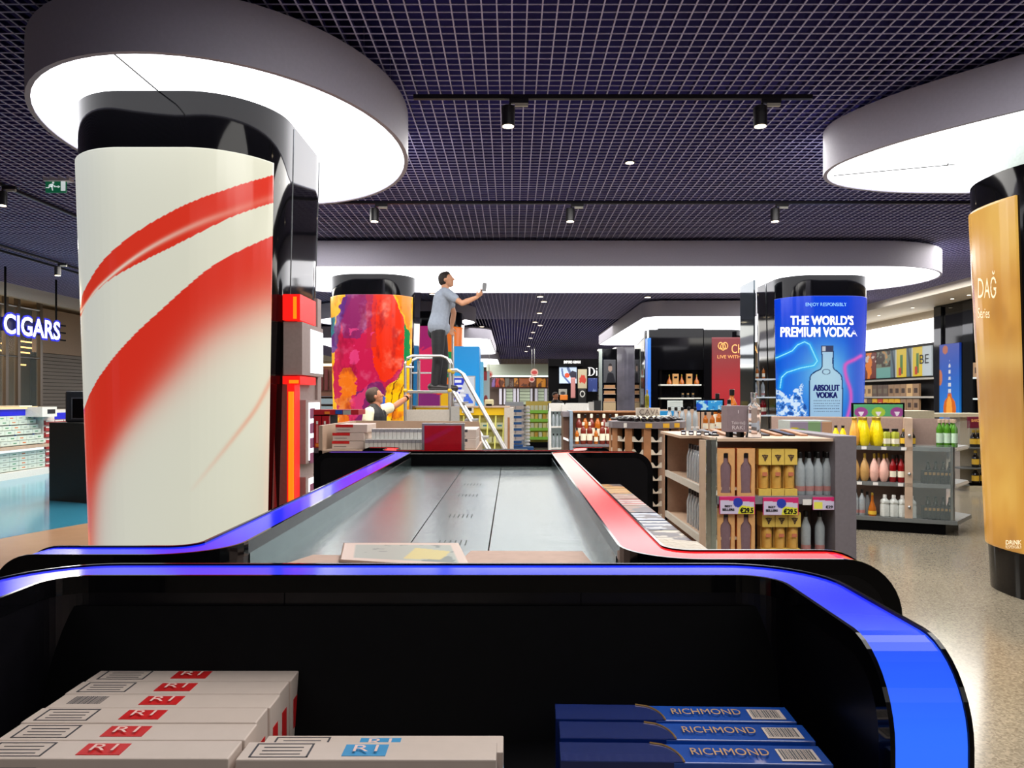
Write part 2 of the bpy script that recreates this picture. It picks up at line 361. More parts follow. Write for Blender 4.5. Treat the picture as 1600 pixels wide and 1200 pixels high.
# ---------------------------------------------------------------- columns
def unit_profile(hw, hl, r, n=14):
    """closed outline starting at the middle of the left side, through the front (towards -y)"""
    pts = [(-hw, 0)]
    for (cx, cy, a0) in ((-hw+r, -hl+r, 180), (hw-r, -hl+r, 270), (hw-r, hl-r, 0), (-hw+r, hl-r, 90)):
        for k in range(n+1):
            a = math.radians(a0+90*k/n); pts.append((cx+r*math.cos(a), cy+r*math.sin(a)))
    return pts
class Col:
    def __init__(s, cx, cy, hw, hl, r, taper=.86, bulge=.06):
        s.c = (cx, cy); s.tp = taper
        p = np.array(unit_profile(hw, hl, r)+[(-hw, 0)])
        # slight convex front
        fr = p[:, 1] < -.2*hl; p[fr, 1] -= bulge*(1-(p[fr, 0]/hw)**2)*1.0
        d = np.r_[0, np.cumsum(np.hypot(*np.diff(p, axis=0).T))]; s.L = d[-1]; s.d = d/d[-1]; s.p = p
    def k(s, z): return s.tp+(1-s.tp)*np.clip(np.asarray(z, float)/3.65, 0, 1)
    def at(s, t, z, off=0):
        t = np.asarray(t, float) % 1; z = np.asarray(z, float)
        x = np.interp(t, s.d, s.p[:, 0]); y = np.interp(t, s.d, s.p[:, 1]); e = .004
        x1 = np.interp((t+e) % 1, s.d, s.p[:, 0]); y1 = np.interp((t+e) % 1, s.d, s.p[:, 1])
        x0 = np.interp((t-e) % 1, s.d, s.p[:, 0]); y0 = np.interp((t-e) % 1, s.d, s.p[:, 1])
        tx, ty = x1-x0, y1-y0; L = np.hypot(tx, ty)+1e-9; kk = s.k(z)
        return s.c[0]+x*kk+ty/L*off, s.c[1]+y*kk-tx/L*off, z+0*x
    def body(s, parent, z0=.0, z1=3.66, n=96, name='column_body', mat=None):
        b = B(); zs = np.linspace(z0, z1, 12)
        for z in zs:
            x, y, _ = s.at(np.arange(n)/n, z); b.v += [(float(a), float(c), float(z)) for a, c in zip(x, y)]
        for j in range(len(zs)-1):
            for i in range(n): b.f.append((j*n+i, j*n+(i+1) % n, (j+1)*n+(i+1) % n, (j+1)*n+i))
        b.f.append(tuple(range(n-1, -1, -1))); b.f.append(tuple(range(11*n, 12*n)))
        return b.build(name, mat or BLACK, parent, smooth=True)
    def find(s, px, z, lo=0, hi=.5):
        ts = np.linspace(lo, hi, 400); x, y, _ = s.at(ts, z); q = HX+F*x/y
        return float(ts[np.argmin(np.abs(q-px))])
    def map(s, px, py, lo, hi, off=.024):
        """the point of the skin that a pixel of the photograph shows"""
        y = s.c[1]-.7
        for _ in range(4):
            z = EYE+(HY-py)/F*y; t = s.find(px, z, lo, hi); x, y, _ = s.at(t, z, off); y = float(y)
        return (float(x), y, float(EYE+(HY-py)/F*y))
    def panel(s, t0, t1, z0, z1, paint, mat, parent, nu=150, nv=260, name='graphic_panel', off=.02):
        S = lambda u, v: s.at(t0+(t1-t0)*u, z0+(z1-z0)*v, off); Sb = lambda u, v: s.at(t0+(t1-t0)*u, z0+(z1-z0)*v, .001)
        return surf(name, S, nu, nv, paint, mat, parent, Sback=Sb)
# -- left column with red swooshes
CL = Col(-2.47, 6.28, .775, .93, .52, .88, .09)
tL = thing('graphic_column', 'wide black column wrapped in a cream panel with red swooshes', 'column', (-2.47, 6.28, 0), group='graphic columns')
CL.body(tL)
def paintL(px, py, u, v):
    c = np.tile(np.array([222., 224., 212.]), (len(px), 1))
    c = mixc(c, (u-.3)*.9, (232, 229, 200)); c = mixc(c, np.exp(-((u-.38)/.1)**2)*.25, (205, 210, 215))  # warmer to the right; the soft grey band is a painted reflection
    up = crom([(60, 640), (100, 540), (124, 485), (131, 455), (160, 408), (200, 372), (250, 340), (300, 315), (350, 297), (390, 284), (422, 275), (470, 262)], 4)
    lo = crom([(470, 306), (420, 319), (360, 340), (280, 380), (208, 416), (168, 440), (140, 468), (126, 495), (100, 560), (60, 660)], 4)
    red = (222, 56, 38); m = inpoly(px, py, up+lo); c = mixc(c, m, red)
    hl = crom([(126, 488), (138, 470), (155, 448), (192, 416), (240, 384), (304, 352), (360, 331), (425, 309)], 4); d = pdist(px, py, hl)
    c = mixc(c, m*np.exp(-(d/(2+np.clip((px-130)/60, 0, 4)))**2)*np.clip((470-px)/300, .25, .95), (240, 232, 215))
    up2 = crom([(40, 900), (95, 740), (120, 665), (132, 637), (142, 612), (161, 580), (199, 534), (245, 490), (320, 424), (370, 394), (418, 372), (480, 345)], 4)
    edge = crom([(480, 450), (415, 470), (370, 492), (320, 526), (268, 584), (215, 645), (180, 695), (155, 745), (146, 800), (142, 880), (135, 960)], 4)
    ins = inpoly(px, py, up2+edge); d = pdist(px, py, edge); w = 14+np.clip((px-150)*.13, 0, 30)
    sd = np.where(ins, d, -d); inside_any = inpoly(px, py, up2+[(700, 400), (700, 1000), (135, 1000)])
    m2 = 1/(1+np.exp(-sd/(w*.45))); m2 = np.where(inside_any, m2, ins*1.0)
    c = mixc(c, m2, (221, 52, 36))
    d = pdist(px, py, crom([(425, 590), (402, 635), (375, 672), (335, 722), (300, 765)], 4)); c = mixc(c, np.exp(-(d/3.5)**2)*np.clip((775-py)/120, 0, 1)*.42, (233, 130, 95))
    return c
t1 = CL.find(425, 3.2, .1, .5); t0 = .005
CL.panel(t0, t1, .16, 3.27, paintL, PRINTB, tL, 220, 420)
B().add(*(lambda p: (p, [(0, 1, 2, 3)]))([CL.at(t, z, .022) for t, z in ((t0-.004, .2), (t0, .2), (t0, 3.2), (t0-.004, 3.2))])) if False else None
for px_ in (456, 497):
    t = CL.find(px_, 2.9, t1, .72 if px_ == 497 else .6); pts = [tuple(float(q) for q in CL.at(t, z, .001)) for z in (.1, 1.2, 2.4, 3.64)]
    B().tube(pts, .004, 4).build('joint_strip', M('joint_steel', (120, 124, 128), .3, .8), tL)
# -- painted column
CP = Col(-2.45, 14.0, .74, .9, .5, .9, .07)
tP = thing('graphic_column', 'black column wrapped in a bright abstract painting behind the ladder', 'column', (-2.45, 14.0, 0), group='graphic columns')
CP.body(tP)
def paintP(px, py, u, v):
    n1 = wob(px, py, 9, 1); n2 = wob(px, py, 4, 2); n3 = wob(px, py, 18, 3); X = px+n2*1.6; Y = py+n1*4
    c = np.tile(np.array([250., 185., 20.]), (len(px), 1)); c = mixc(c, (n1 > .35), (250, 150, 15)); c = mixc(c, (Y < 560)*(X < 545), (240, 175, 40))
    c = mixc(c, (Y > 545)*(X > 600)*.6*(n3 > 0), (255, 205, 0))
    blob = crom([(556, 455), (541, 474), (530, 500), (524, 540), (521, 600), (527, 640), (540, 690), (590, 690), (598, 640), (604, 606), (622, 590), (632, 565), (635, 530), (629, 495), (618, 465), (610, 450)], 4)
    m = inpoly(X, Y, blob); c = mixc(c, m, (196, 28, 74))
    d = pdist(X, Y, crom([(550, 455), (537, 480), (527, 510), (521, 545)], 4)); c = mixc(c, d < 5+n1*2, (92, 44, 120))
    c = mixc(c, inpoly(X, Y, [(545, 455), (584, 455), (582, 505), (560, 525), (536, 530), (534, 500)])*.85, (128, 40, 100))
    c = mixc(c, inpoly(X, Y, crom([(586, 455), (612, 458), (628, 495), (634, 530), (630, 565), (608, 592), (592, 588), (583, 560), (580, 510)], 4, True)), (236, 48, 18))
    c = mixc(c, m*(X > 572)*(X < 588)*(Y < 540)*.6, (190, 40, 60))
    c = mixc(c, m*(Y > 515)*(Y < 600)*(X < 585)*(X > 545)*(n1 > .1)*.75, (226, 70, 130))
    c = mixc(c, inpoly(px+n2*4, py+n2*3, [(534, 575), (545, 572), (556, 590), (558, 610), (548, 640), (538, 655), (530, 640)])*.9, (240, 125, 20))
    c = mixc(c, inpoly(X, Y, [(556, 612), (584, 596), (598, 596), (604, 612), (596, 640), (580, 690), (552, 690)])*.85, (112, 38, 100))
    c = mixc(c, (Y > 620)*(X < 545)*(n1 > .0), (225, 110, 30)); c = mixc(c, inpoly(X, Y, [(548, 625), (575, 600), (566, 640), (545, 665)])*.8, (224, 60, 110))
    c = mixc(c, inpoly(X, Y, [(633, 505), (640, 525), (641, 560), (632, 570), (631, 540)]), (20, 135, 70))
    c = mixc(c, inpoly(X, Y, [(516, 492), (524, 492), (520, 530), (514, 530)]), (30, 130, 140))
    c = mixc(c, inpoly(X, Y, [(618, 455), (645, 455), (640, 520)])*.7, (242, 120, 30))
    c = mixc(c, inpoly(X, Y, [(594, 612), (602, 620), (604, 655), (598, 660)]), (60, 100, 200))
    for q in ([(612, 655), (622, 620), (634, 596)], [(605, 650), (616, 600), (628, 582)]): c = mixc(c, pdist(X, Y, q) < .8, (120, 60, 10))
    c = mixc(c, np.clip(wob(px, py, 9, 5)-.3, 0, 1)*.3, (255, 255, 255)); c = mixc(c, np.clip(-wob(px, py*.5, 6, 9)-.3, 0, 1)*.5, (120, 10, 40)); return c
a0 = .005; a1 = CP.find(643, 3.0, .1, .5)
CP.panel(a0, a1, .5, 3.31, paintP, PRINTB, tP, 200, 320)
# -- vodka column
CV = Col(5.47, 14.15, .80, .95, .5, .9, .07)
tV = thing('graphic_column', 'black column wrapped in a blue poster of a clear vodka bottle', 'column', (5.47, 14.15, 0), group='graphic columns')
CV.body(tV)
def paintV(px, py, u, v):
    c = np.tile(np.array([12., 62., 205.]), (len(px), 1)); c = mixc(c, np.clip((py-490)/120, 0, 1)*.6, (25, 130, 225))
    c = mixc(c, np.exp(-(((px-1290)/42)**2+((py-585)/55)**2))*.9, (130, 205, 235)); c = mixc(c, np.clip((px-1318)/20, 0, 1)*.5, (60, 70, 190))
    d = pdist(px, py, [(1210, 560), (1216, 558), (1238, 548), (1246, 539), (1257, 534), (1265, 538), (1277, 564), (1272, 571), (1251, 575), (1229, 582), (1221, 590), (1219, 606)])
    c = mixc(c, np.exp(-(d/4)**2)*.6, (40, 190, 250)); c = mixc(c, d < .7, (150, 240, 255))
    d = pdist(px, py, crom([(1345, 556), (1335, 562), (1321, 570), (1322, 588), (1329, 610), (1329, 632), (1323, 655)], 3)); c = mixc(c, np.exp(-(d/3.2)**2)*.9, (228, 90, 190))
    n = wob(px, py, 2.5, 8); s = inpoly(px+n*3, py+n*4, [(1210, 606), (1222, 614), (1234, 622), (1256, 602), (1254, 625), (1262, 640), (1258, 700), (1210, 700)])
    c = mixc(c, s*.8, (90, 150, 225)); c = mixc(c, s*(n > .15)*.85, (225, 240, 250)); c = mixc(c, s*(n < -.5)*.8, (15, 60, 140))
    body = crom([(1284, 549), (1284, 574), (1272, 582), (1265, 596), (1265, 664)], 4)+crom([(1316, 664), (1316, 596), (1310, 582), (1302, 574), (1302, 549)], 4)
    c = mixc(c, inpoly(px, py, body)*.75, (190, 214, 226)); d = pdist(px, py, body+[body[0]]); c = mixc(c, d < .9, (30, 60, 110))
    c = mixc(c, inpoly(px, py, [(1283, 540), (1302, 540), (1302, 550), (1283, 550)]), (60, 66, 96)); c = mixc(c, inpoly(px, py, [(1285, 541), (1290, 541), (1290, 549), (1285, 549)]), (190, 195, 205))
    d = np.abs(np.hypot(px-1291, (py-581)*1.5)-6); c = mixc(c, (d < .8)*(py > 576), (90, 110, 140))
    for k in range(5): c = mixc(c, (np.abs(py-626-k*4.2) < .6)*(px > 1271)*(px < 1312)*(np.sin(px*2.1+k) > -.4), (90, 110, 140))
    return c
v0 = CV.find(1212, 3.0, .05, .3); v1 = .495
CV.panel(v0, v1, .45, 3.30, paintV, PRINTB, tV, 260, 420)
def col_text(C, s, x0, y0, x1, y1, mat, parent, bold=0, lo=.1, hi=.5, name='lettering', fat=None):
    return lettering(s, None, mat, parent, bold, name, fat=fat, mapf=lambda a, b: C.map(x0+(x1-x0)*a, y1+(y0-y1)*b, lo, hi))
col_text(CV, 'ENJOY RESPONSIBLY', 1259, 473, 1322, 480, M('cyan_ink', (140, 200, 240), .5, emit=.5), tV)
col_text(CV, "THE WORLD'S", 1236, 493, 1333, 508, TWHITE, tV, 0, fat=(.006, .03))
col_text(CV, 'PREMIUM VODKA', 1221, 511, 1338, 526.5, TWHITE, tV, 0, fat=(.005, .03))
NAVY = M('navy_ink', (30, 45, 150), .5)
col_text(CV, 'ABSOLUT', 1270, 601, 1311, 611, NAVY, tV, 0, fat=(.016, .03)); col_text(CV, 'VODKA', 1274, 612.5, 1308, 622, NAVY, tV, 0, fat=(.02, .03))
for px_ in (1198, 1170):
    t = .5-0; ts = np.linspace(-.3, .2, 300); x, y, _ = CV.at(ts, 3.0); q = HX+F*x/y; t = float(ts[np.argmin(abs(q-px_)+(y > 14.9)*0)])
    B().tube([tuple(float(q) for q in CV.at(t, z, .003)) for z in (.1, 1.2, 2.4, 3.64)], .008, 4).build('joint_strip', STEEL, tV)
# -- golden column
CG = Col(4.54, 6.07, .79, .79, .74, .80, .0)
tG = thing('graphic_column', 'black column with a golden printed panel at the right edge', 'column', (4.54, 6.07, 0), group='graphic columns')
CG.body(tG, 0, 3.30)
B().lathe([(.66, 3.30), (.60, 3.66)], 40, (4.54, 6.07, 0)).build('neck', M('neck_glass', (176, 190, 182), .15), tG, smooth=True)
def paintG(px, py, u, v):
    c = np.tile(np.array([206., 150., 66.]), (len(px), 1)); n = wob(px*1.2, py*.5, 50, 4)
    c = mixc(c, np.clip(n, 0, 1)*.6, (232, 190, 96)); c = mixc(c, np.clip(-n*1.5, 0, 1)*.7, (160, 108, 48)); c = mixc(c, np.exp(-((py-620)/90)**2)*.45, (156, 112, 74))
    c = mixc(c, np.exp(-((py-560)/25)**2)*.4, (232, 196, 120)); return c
g1 = CG.find(1590, 3.0, -.15, .25); g0 = -.12
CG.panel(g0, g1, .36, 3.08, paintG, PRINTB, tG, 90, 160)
gt = M('cream_ink', (240, 226, 190), .5, emit=.35)
col_text(CG, 'DAĞ', 1533, 423, 1561, 466, gt, tG, 0, -.12, .25); col_text(CG, 'Series', 1533, 481, 1551, 497, gt, tG, 0, -.12, .25)
col_text(CG, 'DRINK', 1576, 844, 1600, 851, gt, tG, .03, -.12, .25); col_text(CG, 'RESPONSIBLY', 1576, 852, 1600, 857, gt, tG, 0, -.12, .25)
# ---------------------------------------------------------------- counters (rail height RZ)
RZ = 1.29; RT = .018
def arc(cx, cy, r, a0, a1, n=10): return [(cx+r*math.cos(math.radians(a0+(a1-a0)*k/n)), cy+r*math.sin(math.radians(a0+(a1-a0)*k/n))) for k in range(n+1)]
def seg(p, q, n): return [(p[0]+(q[0]-p[0])*k/n, p[1]+(q[1]-p[1])*k/n) for k in range(n+1)]
def drop_end(path, r, side, bottom):
    """append a waterfall (quarter round then vertical) to path end; returns list of (x,y,z,tx,ty)"""
    out = []
    P2 = [Vector(p) for p in path]; n = len(P2)
    for i, p in enumerate(P2):
        t = (P2[min(i+1, n-1)]-P2[max(i-1, 0)]).normalized(); out.append((p.x, p.y, RZ, t.x, t.y))
    def fall(p, t):
        o = []
        for k in range(1, 11):
            a = math.pi/2*k/10; q = p+t*(r*math.sin(a)); o.append((q.x, q.y, RZ-r*(1-math.cos(a)), t.x, t.y))
        q = p+t*r
        o.append((q.x, q.y, (RZ-r+bottom)/2, t.x, t.y)); o.append((q.x, q.y, bottom, t.x, t.y)); return o
    if side in ('end', 'both'): out += fall(P2[-1], (P2[-1]-P2[-2]).normalized())
    if side in ('start', 'both'):
        t = (P2[0]-P2[1]).normalized(); s = fall(P2[0], t); out = [(x, y, z, -a, -b) for x, y, z, a, b in s[::-1]]+out
    return out
def rail(name, pts, w, cols, parent, wall=True, mat=None, edge_top=True):
    """illuminated band along pts, black edge strips, black wall under it"""
    n = len(pts); R = []
    for i in range(n):
        x, y, z, tx, ty = pts[i]; s = Vector((ty, -tx, 0)); a = Vector(pts[max(i-1, 0)][:3]); b = Vector(pts[min(i+1, n-1)][:3]); T = (b-a).normalized()
        N = s.cross(T).normalized(); N = N if (N.z > 0 or abs(N.z) < 1e-3) else -N
        if abs(N.z) < 1e-3: # vertical part: outward
            out = Vector((tx, ty, 0)); N = out if i > n/2 else -out
        R.append((Vector((x, y, z)), s, N))
    def band(nm, o0, o1, h0, h1, m, colr=None, inset=0):
        b = B()
        for p, s, N in R: b.v += [tuple(p+s*o0+N*h0), tuple(p+s*o1+N*h0), tuple(p+s*o1+N*h1), tuple(p+s*o0+N*h1)]
        for i in range(n-1):
            for k in range(4): b.f.append((4*i+k, 4*i+(k+1) % 4, 4*i+4+(k+1) % 4, 4*i+4+k))
        b.f += [(0, 1, 2, 3), (4*n-1, 4*n-2, 4*n-3, 4*n-4)]
        o = b.build(nm, m, parent, smooth=False)
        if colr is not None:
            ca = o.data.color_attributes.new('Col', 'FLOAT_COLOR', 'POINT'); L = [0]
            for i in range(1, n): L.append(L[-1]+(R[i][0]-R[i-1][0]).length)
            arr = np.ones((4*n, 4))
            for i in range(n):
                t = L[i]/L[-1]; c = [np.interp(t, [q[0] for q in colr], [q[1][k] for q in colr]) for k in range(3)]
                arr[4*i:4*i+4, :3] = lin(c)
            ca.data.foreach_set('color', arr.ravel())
        return o
    h = w/2
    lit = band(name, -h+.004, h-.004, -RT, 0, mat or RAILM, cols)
    band('edge_strip', -h-.001, -h+.004, -RT-.004, .003, BLACK); band('edge_strip', h-.004, h+.001, -RT-.004, .003, BLACK)
    if wall:
        b = B()
        for p, s, N in R:
            q = p-N*(RT+.0005); b.v += [tuple(q-s*h), tuple(q+s*h), (q.x+s.x*h, q.y+s.y*h, .08), (q.x-s.x*h, q.y-s.y*h, .08)]
        for i in range(n-1):
            for k in range(4): b.f.append((4*i+k, 4*i+(k+1) % 4, 4*i+4+(k+1) % 4, 4*i+4+k))
        b.f += [(0, 1, 2, 3), (4*n-1, 4*n-2, 4*n-3, 4*n-4)]
        b.build('side_wall', BLACKS, parent)
    return lit
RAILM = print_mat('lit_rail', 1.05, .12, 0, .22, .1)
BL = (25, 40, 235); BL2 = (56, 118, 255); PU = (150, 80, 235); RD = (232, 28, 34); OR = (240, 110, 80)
# ---- counter with the blue rail in front
c1 = thing('counter', 'black shop counter with glowing blue rail and cigarette cartons inside', 'counter', (-.14, .95, 0), group='counters with lit rails')
path = seg((.42, .86), (.42, 1.06), 3)+arc(.325, 1.06, .095, 0, 90, 10)[1:]+seg((.325, 1.155), (-.605, 1.155), 14)[1:]+arc(-.605, 1.06, .095, 90, 180, 10)[1:]+seg((-.70, 1.06), (-.70, .86), 3)[1:]
pts = drop_end(path, .09, 'both', .1)
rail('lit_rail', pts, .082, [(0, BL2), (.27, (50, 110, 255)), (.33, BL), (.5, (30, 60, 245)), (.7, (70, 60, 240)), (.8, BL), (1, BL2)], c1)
B().box(-.66, .379, .70, 1.114, .08, 1.077).build('bay_floor', BLACKM, c1)
b = B(); b.hexa([(-.655, 1.06, 1.077), (.374, 1.06, 1.077), (.374, 1.114, 1.077), (-.655, 1.114, 1.077), (-.655, 1.107, 1.25), (.374, 1.107, 1.25), (.374, 1.114, 1.25), (-.655, 1.114, 1.25)]).build('back_board', BLACKM, c1)
for x in (.10, -.33): B().box(x-.0006, x+.0006, 1.1125, 1.1138, 1.1, 1.268).build('joint_line', BLACKM, c1)
B().box(-.66, .379, .75, 1.12, 0, .08).build('plinth', BLACKM, c1)
# ---- long counter with the metal deck
c2 = thing('counter', 'long pinched counter with metal deck between purple and red lit rails', 'counter', (-.145, 2.5, 0), group='counters with lit rails')
Lp = seg((-.79, 1.30), (-.60, 1.30), 8)+arc(-.60, 1.385, .085, -90, 0, 10)[1:]+seg((-.515, 1.385), (-.515, 3.60), 24)[1:]+arc(-.595, 3.60, .08, 0, 90, 8)[1:]+seg((-.595, 3.68), (-.87, 3.68), 4)[1:]
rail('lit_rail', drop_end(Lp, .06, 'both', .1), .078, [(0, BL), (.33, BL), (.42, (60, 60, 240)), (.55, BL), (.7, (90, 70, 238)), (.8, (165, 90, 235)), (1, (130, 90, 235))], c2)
Rp = seg((.53, 1.265), (.31, 1.265), 8)+arc(.31, 1.35, .085, 270, 180, 10)[1:]+seg((.225, 1.35), (.225, 3.60), 24)[1:]+arc(.305, 3.60, .08, 180, 90, 8)[1:]+seg((.305, 3.68), (.575, 3.68), 4)[1:]
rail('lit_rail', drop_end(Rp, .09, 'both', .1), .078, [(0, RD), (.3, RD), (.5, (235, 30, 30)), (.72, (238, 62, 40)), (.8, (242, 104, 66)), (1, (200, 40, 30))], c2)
DZ = 1.232
DECK, nt, b_ = new_mat('brushed_deck'); b_.inputs['Metallic'].default_value = .92; b_.inputs['Base Color'].default_value = (*lin((118, 134, 134)), 1)
tc = nt.nodes.new('ShaderNodeTexCoord'); mp = nt.nodes.new('ShaderNodeMapping'); mp.inputs['Scale'].default_value = (3, 160, 1); nz = nt.nodes.new('ShaderNodeTexNoise'); nz.inputs['Scale'].default_value = 1
nt.links.new(tc.outputs['Object'], mp.inputs[0]); nt.links.new(mp.outputs[0], nz.inputs['Vector']); mr = nt.nodes.new('ShaderNodeMapRange'); mr.inputs['To Min'].default_value = .13; mr.inputs['To Max'].default_value = .3
nt.links.new(nz.outputs['Fac'], mr.inputs[0]); nt.links.new(mr.outputs[0], b_.inputs['Roughness'])
bp = nt.nodes.new('ShaderNodeBump'); bp.inputs['Strength'].default_value = .12; bp.inputs['Distance'].default_value = .002; nt.links.new(nz.outputs['Fac'], bp.inputs['Height']); nt.links.new(bp.outputs[0], b_.inputs['Normal'])
for x0, x1 in ((-.476, -.2235), (-.2215, -.0505), (-.0485, .186)):
    B().box(x0, x1, 1.31, 3.60, DZ-.015, DZ).build('deck_panel', DECK, c2, bevel=.001)
B().box(-.476, -.474, 1.39, 3.61, DZ, RZ-.02).build('side_sheet', DECK, c2); B().box(.184, .186, 1.36, 3.61, DZ, RZ-.02).build('side_sheet', DECK, c2)
B().box(-.52, .23, 1.26, 3.66, .08, DZ-.016).build('base_body', BLACKM, c2)
B().box(-.55, .26, 3.62, 3.66, .08, RZ-.004).build('end_wall', BLACKM, c2)
B().box(-.56, .28, 1.235, 1.262, .08, RZ-.03).build('end_wall', BLACKM, c2)
B().box(-.50, .22, 1.3, 3.6, 0, .08).build('plinth', BLACKM, c2)
B().box(.266, .475, 1.31, 3.64, .08, 1.13).build('bay_shelf', BLACKM, c2); B().box(-.86, -.556, 1.34, 3.64, .08, 1.13).build('bay_shelf', BLACKM, c2)
sl = B()
for (px_, py_) in ((733, 774), (719, 806), (702, 848), (742, 757)):
    for k in range(6):
        p = PZ(px_-16+k*6.4*(py_-622)/190*1.1, py_, DZ+.0004); sl.box(p.x-.0012, p.x+.0012, p.y-.028, p.y+.028, DZ+.0001, DZ+.0006)
so = sl.build('vent_slots', M('slot_dark', (60, 70, 70), .6), c2); so['kind'] = 'stuff'
# ---- far counter with red rail
c3 = thing('counter', 'far counter with a thin red lit rail holding the cigarette tray', 'counter', (-.14, 4.4, 0), group='counters with lit rails')
p3 = seg((-.74, 4.0), (-.66, 4.0), 2)+arc(-.66, 3.95, .05, 90, 0, 5)[1:]+arc(-.54, 3.84, .07, 180, 270, 6)+seg((-.54, 3.77), (.27, 3.77), 10)[1:]+arc(.27, 3.84, .07, 270, 360, 6)[1:]+arc(.40, 3.95, .05, 180, 90, 5)+seg((.40, 4.0), (.47, 4.0), 2)[1:]
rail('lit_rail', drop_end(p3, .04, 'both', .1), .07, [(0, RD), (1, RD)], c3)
B().box(-.98, -.6, 4.04, 5.0, 0, 1.22).build('base_body', BLACKM, c3); B().box(-.6, .1, 3.82, 5.0, 0, 1.22).build('base_body', BLACKM, c3)
# ---- cigarette cartons in the front bay
CART = M('carton_white', (212, 196, 186), .35, var=.02); CARTB = M('carton_blue', (14, 34, 96), .22, coat=.4); CARTB2 = M('carton_midblue', (18, 74, 168), .22, coat=.4)
REDI = M('red_ink', (206, 34, 36), .4); REDL = M('label_blue', (60, 150, 205), .4); GREYI = M('grey_ink', (70, 68, 74), .5); GOLD = M('gold_ink', (190, 150, 90), .35, .4)
def topq(x0, x1, y0, y1, z): return (Vector((x0, y0, z)), Vector((x1, y0, z)), Vector((x1, y1, z)), Vector((x0, y1, z)))
def frameq(b, x0, x1, y0, y1, z, w):
    b.box(x0, x1, y0, y0+w*.6, z, z+.0004); b.box(x0, x1, y1-w*.6, y1, z, z+.0004); b.box(x0, x0+w, y0, y1, z, z+.0004); b.box(x1-w, x1, y0, y1, z, z+.0004)
def carton(x0, y0, ztop, label, mark, L=.28, T=.045, H=.088, warn='box', group='white cigarette cartons in the front bay'):
    t = thing('cigarette_carton', label, 'carton', (x0+L/2, y0+T/2, ztop-H), group=group)
    B().box(x0, x0+L, y0+.0006, y0+T-.0006, ztop-H, ztop).build('carton_box', CART, t, bevel=.0015)
    m0 = x0+L*.40; m1 = x0+L*.57
    slab('colour_mark', topq(m0, m1, y0+.009, y0+.036, ztop+.0006), mark, t, .0006)
    lettering('R1', topq(m0+.011, m1-.010, y0+.015, y0+.030, ztop+.0008), M('pale_mark_ink', (240, 205, 196), .5), t)
    if warn == 'box':
        b = B(); frameq(b, x0+.012, x0+.076, y0+.006, y0+.039, ztop+.0001, .0022)
        for k in range(3): b.box(x0+.022, x0+.066, y0+.013+k*.008, y0+.0145+k*.008, ztop+.0001, ztop+.0004)
        b.build('warning_frame', GREYI, t)
    else:
        b = B(); x = x0+.02
        while x < x0+.062: w = random.choice((.0006, .0012, .002)); b.box(x, x+w, y0+.012, y0+.036, ztop+.0001, ztop+.0004); x += w+.0012
        b.build('barcode', GREYI, t)
    b = B(); b.box(x0+L, x0+L+.0004, y0+.012, y0+.032, ztop-.07, ztop-.03); b.build('end_mark', mark, t)
    b = B(); b.box(x0+.006, x0+.075, y0-.0002, y0+.0008, ztop-.012, ztop-.0095); b.box(x0+.072, x0+.075, y0-.0002, y0+.0008, ztop-.06, ztop-.0095); b.build('warning_frame', GREYI, t)
    return t
for k in range(6):
    carton(-.582+(.001 if k % 2 else -.001), .819+k*.0452, 1.165+(k == 2)*.0006, 'white cigarette carton with a red mark, '+['nearest of the row', 'second nearest of the row', 'third nearest of the row', 'third farthest of the row, showing a barcode', 'second farthest of the row', 'farthest of the row'][k], REDI, warn='bar' if k == 3 else 'box')
carton(-.297, .823, 1.162, 'white cigarette carton with light blue mark, in front of its twin', REDL)
carton(-.290, .871, 1.148, 'white cigarette carton with light blue mark, mostly hidden behind its twin', REDL)
def richmond(x0, y0, ztop, label, rz):
    t = thing('cigarette_carton', label, 'carton', (x0, y0, ztop-.088), rz, group='dark blue cartons with gold arcs'); L = .288; T = .046
    def ch(o): o.matrix_parent_inverse = Matrix.Identity(4); return o
    ch(B().box(0, L, .0006, T-.0006, 0, .088).build('carton_box', CARTB2, t, bevel=.0015))
    dk = [(0, .001)]+[(.100+.030*math.sqrt(max(0, 1-(k/10)**2)), .001+.044*k/10) for k in range(11)]+[(0, .045)]
    ch(B().prism(dk, .0881, .0886).build('dark_field', CARTB, t)); ch(B().box(-.0002, .12, -.0002, .0006, .0, .0884).build('dark_field', CARTB, t))
    ar = [(x+.001, y, .089) for x, y in dk[1:-1]]; ch(B().tube(ar, .0012, 4).build('gold_arc', GOLD, t))
    ch(lettering('RICHMOND', topq(.142, .226, .014, .030, .0888), GOLD, t)); ch(slab('barcode_patch', topq(.236, .277, .006, .034, .0889), CART, t, .0004))
    b = B(); x = .239
    while x < .273: w = random.choice((.0005, .001, .0018)); b.box(x, x+w, .010, .032, .089, .0893); x += w+.0011
    ch(b.build('barcode', GREYI, t)); return t
richmond(.053, .925, 1.163, 'dark blue cigarette carton with a gold arc, farthest of the three', -.028)
richmond(.055, .873, 1.163, 'dark blue cigarette carton with a gold arc, middle of the three', -.028)
richmond(.052, .818, 1.163, 'dark blue cigarette carton with a gold arc, nearest of the three', -.028)
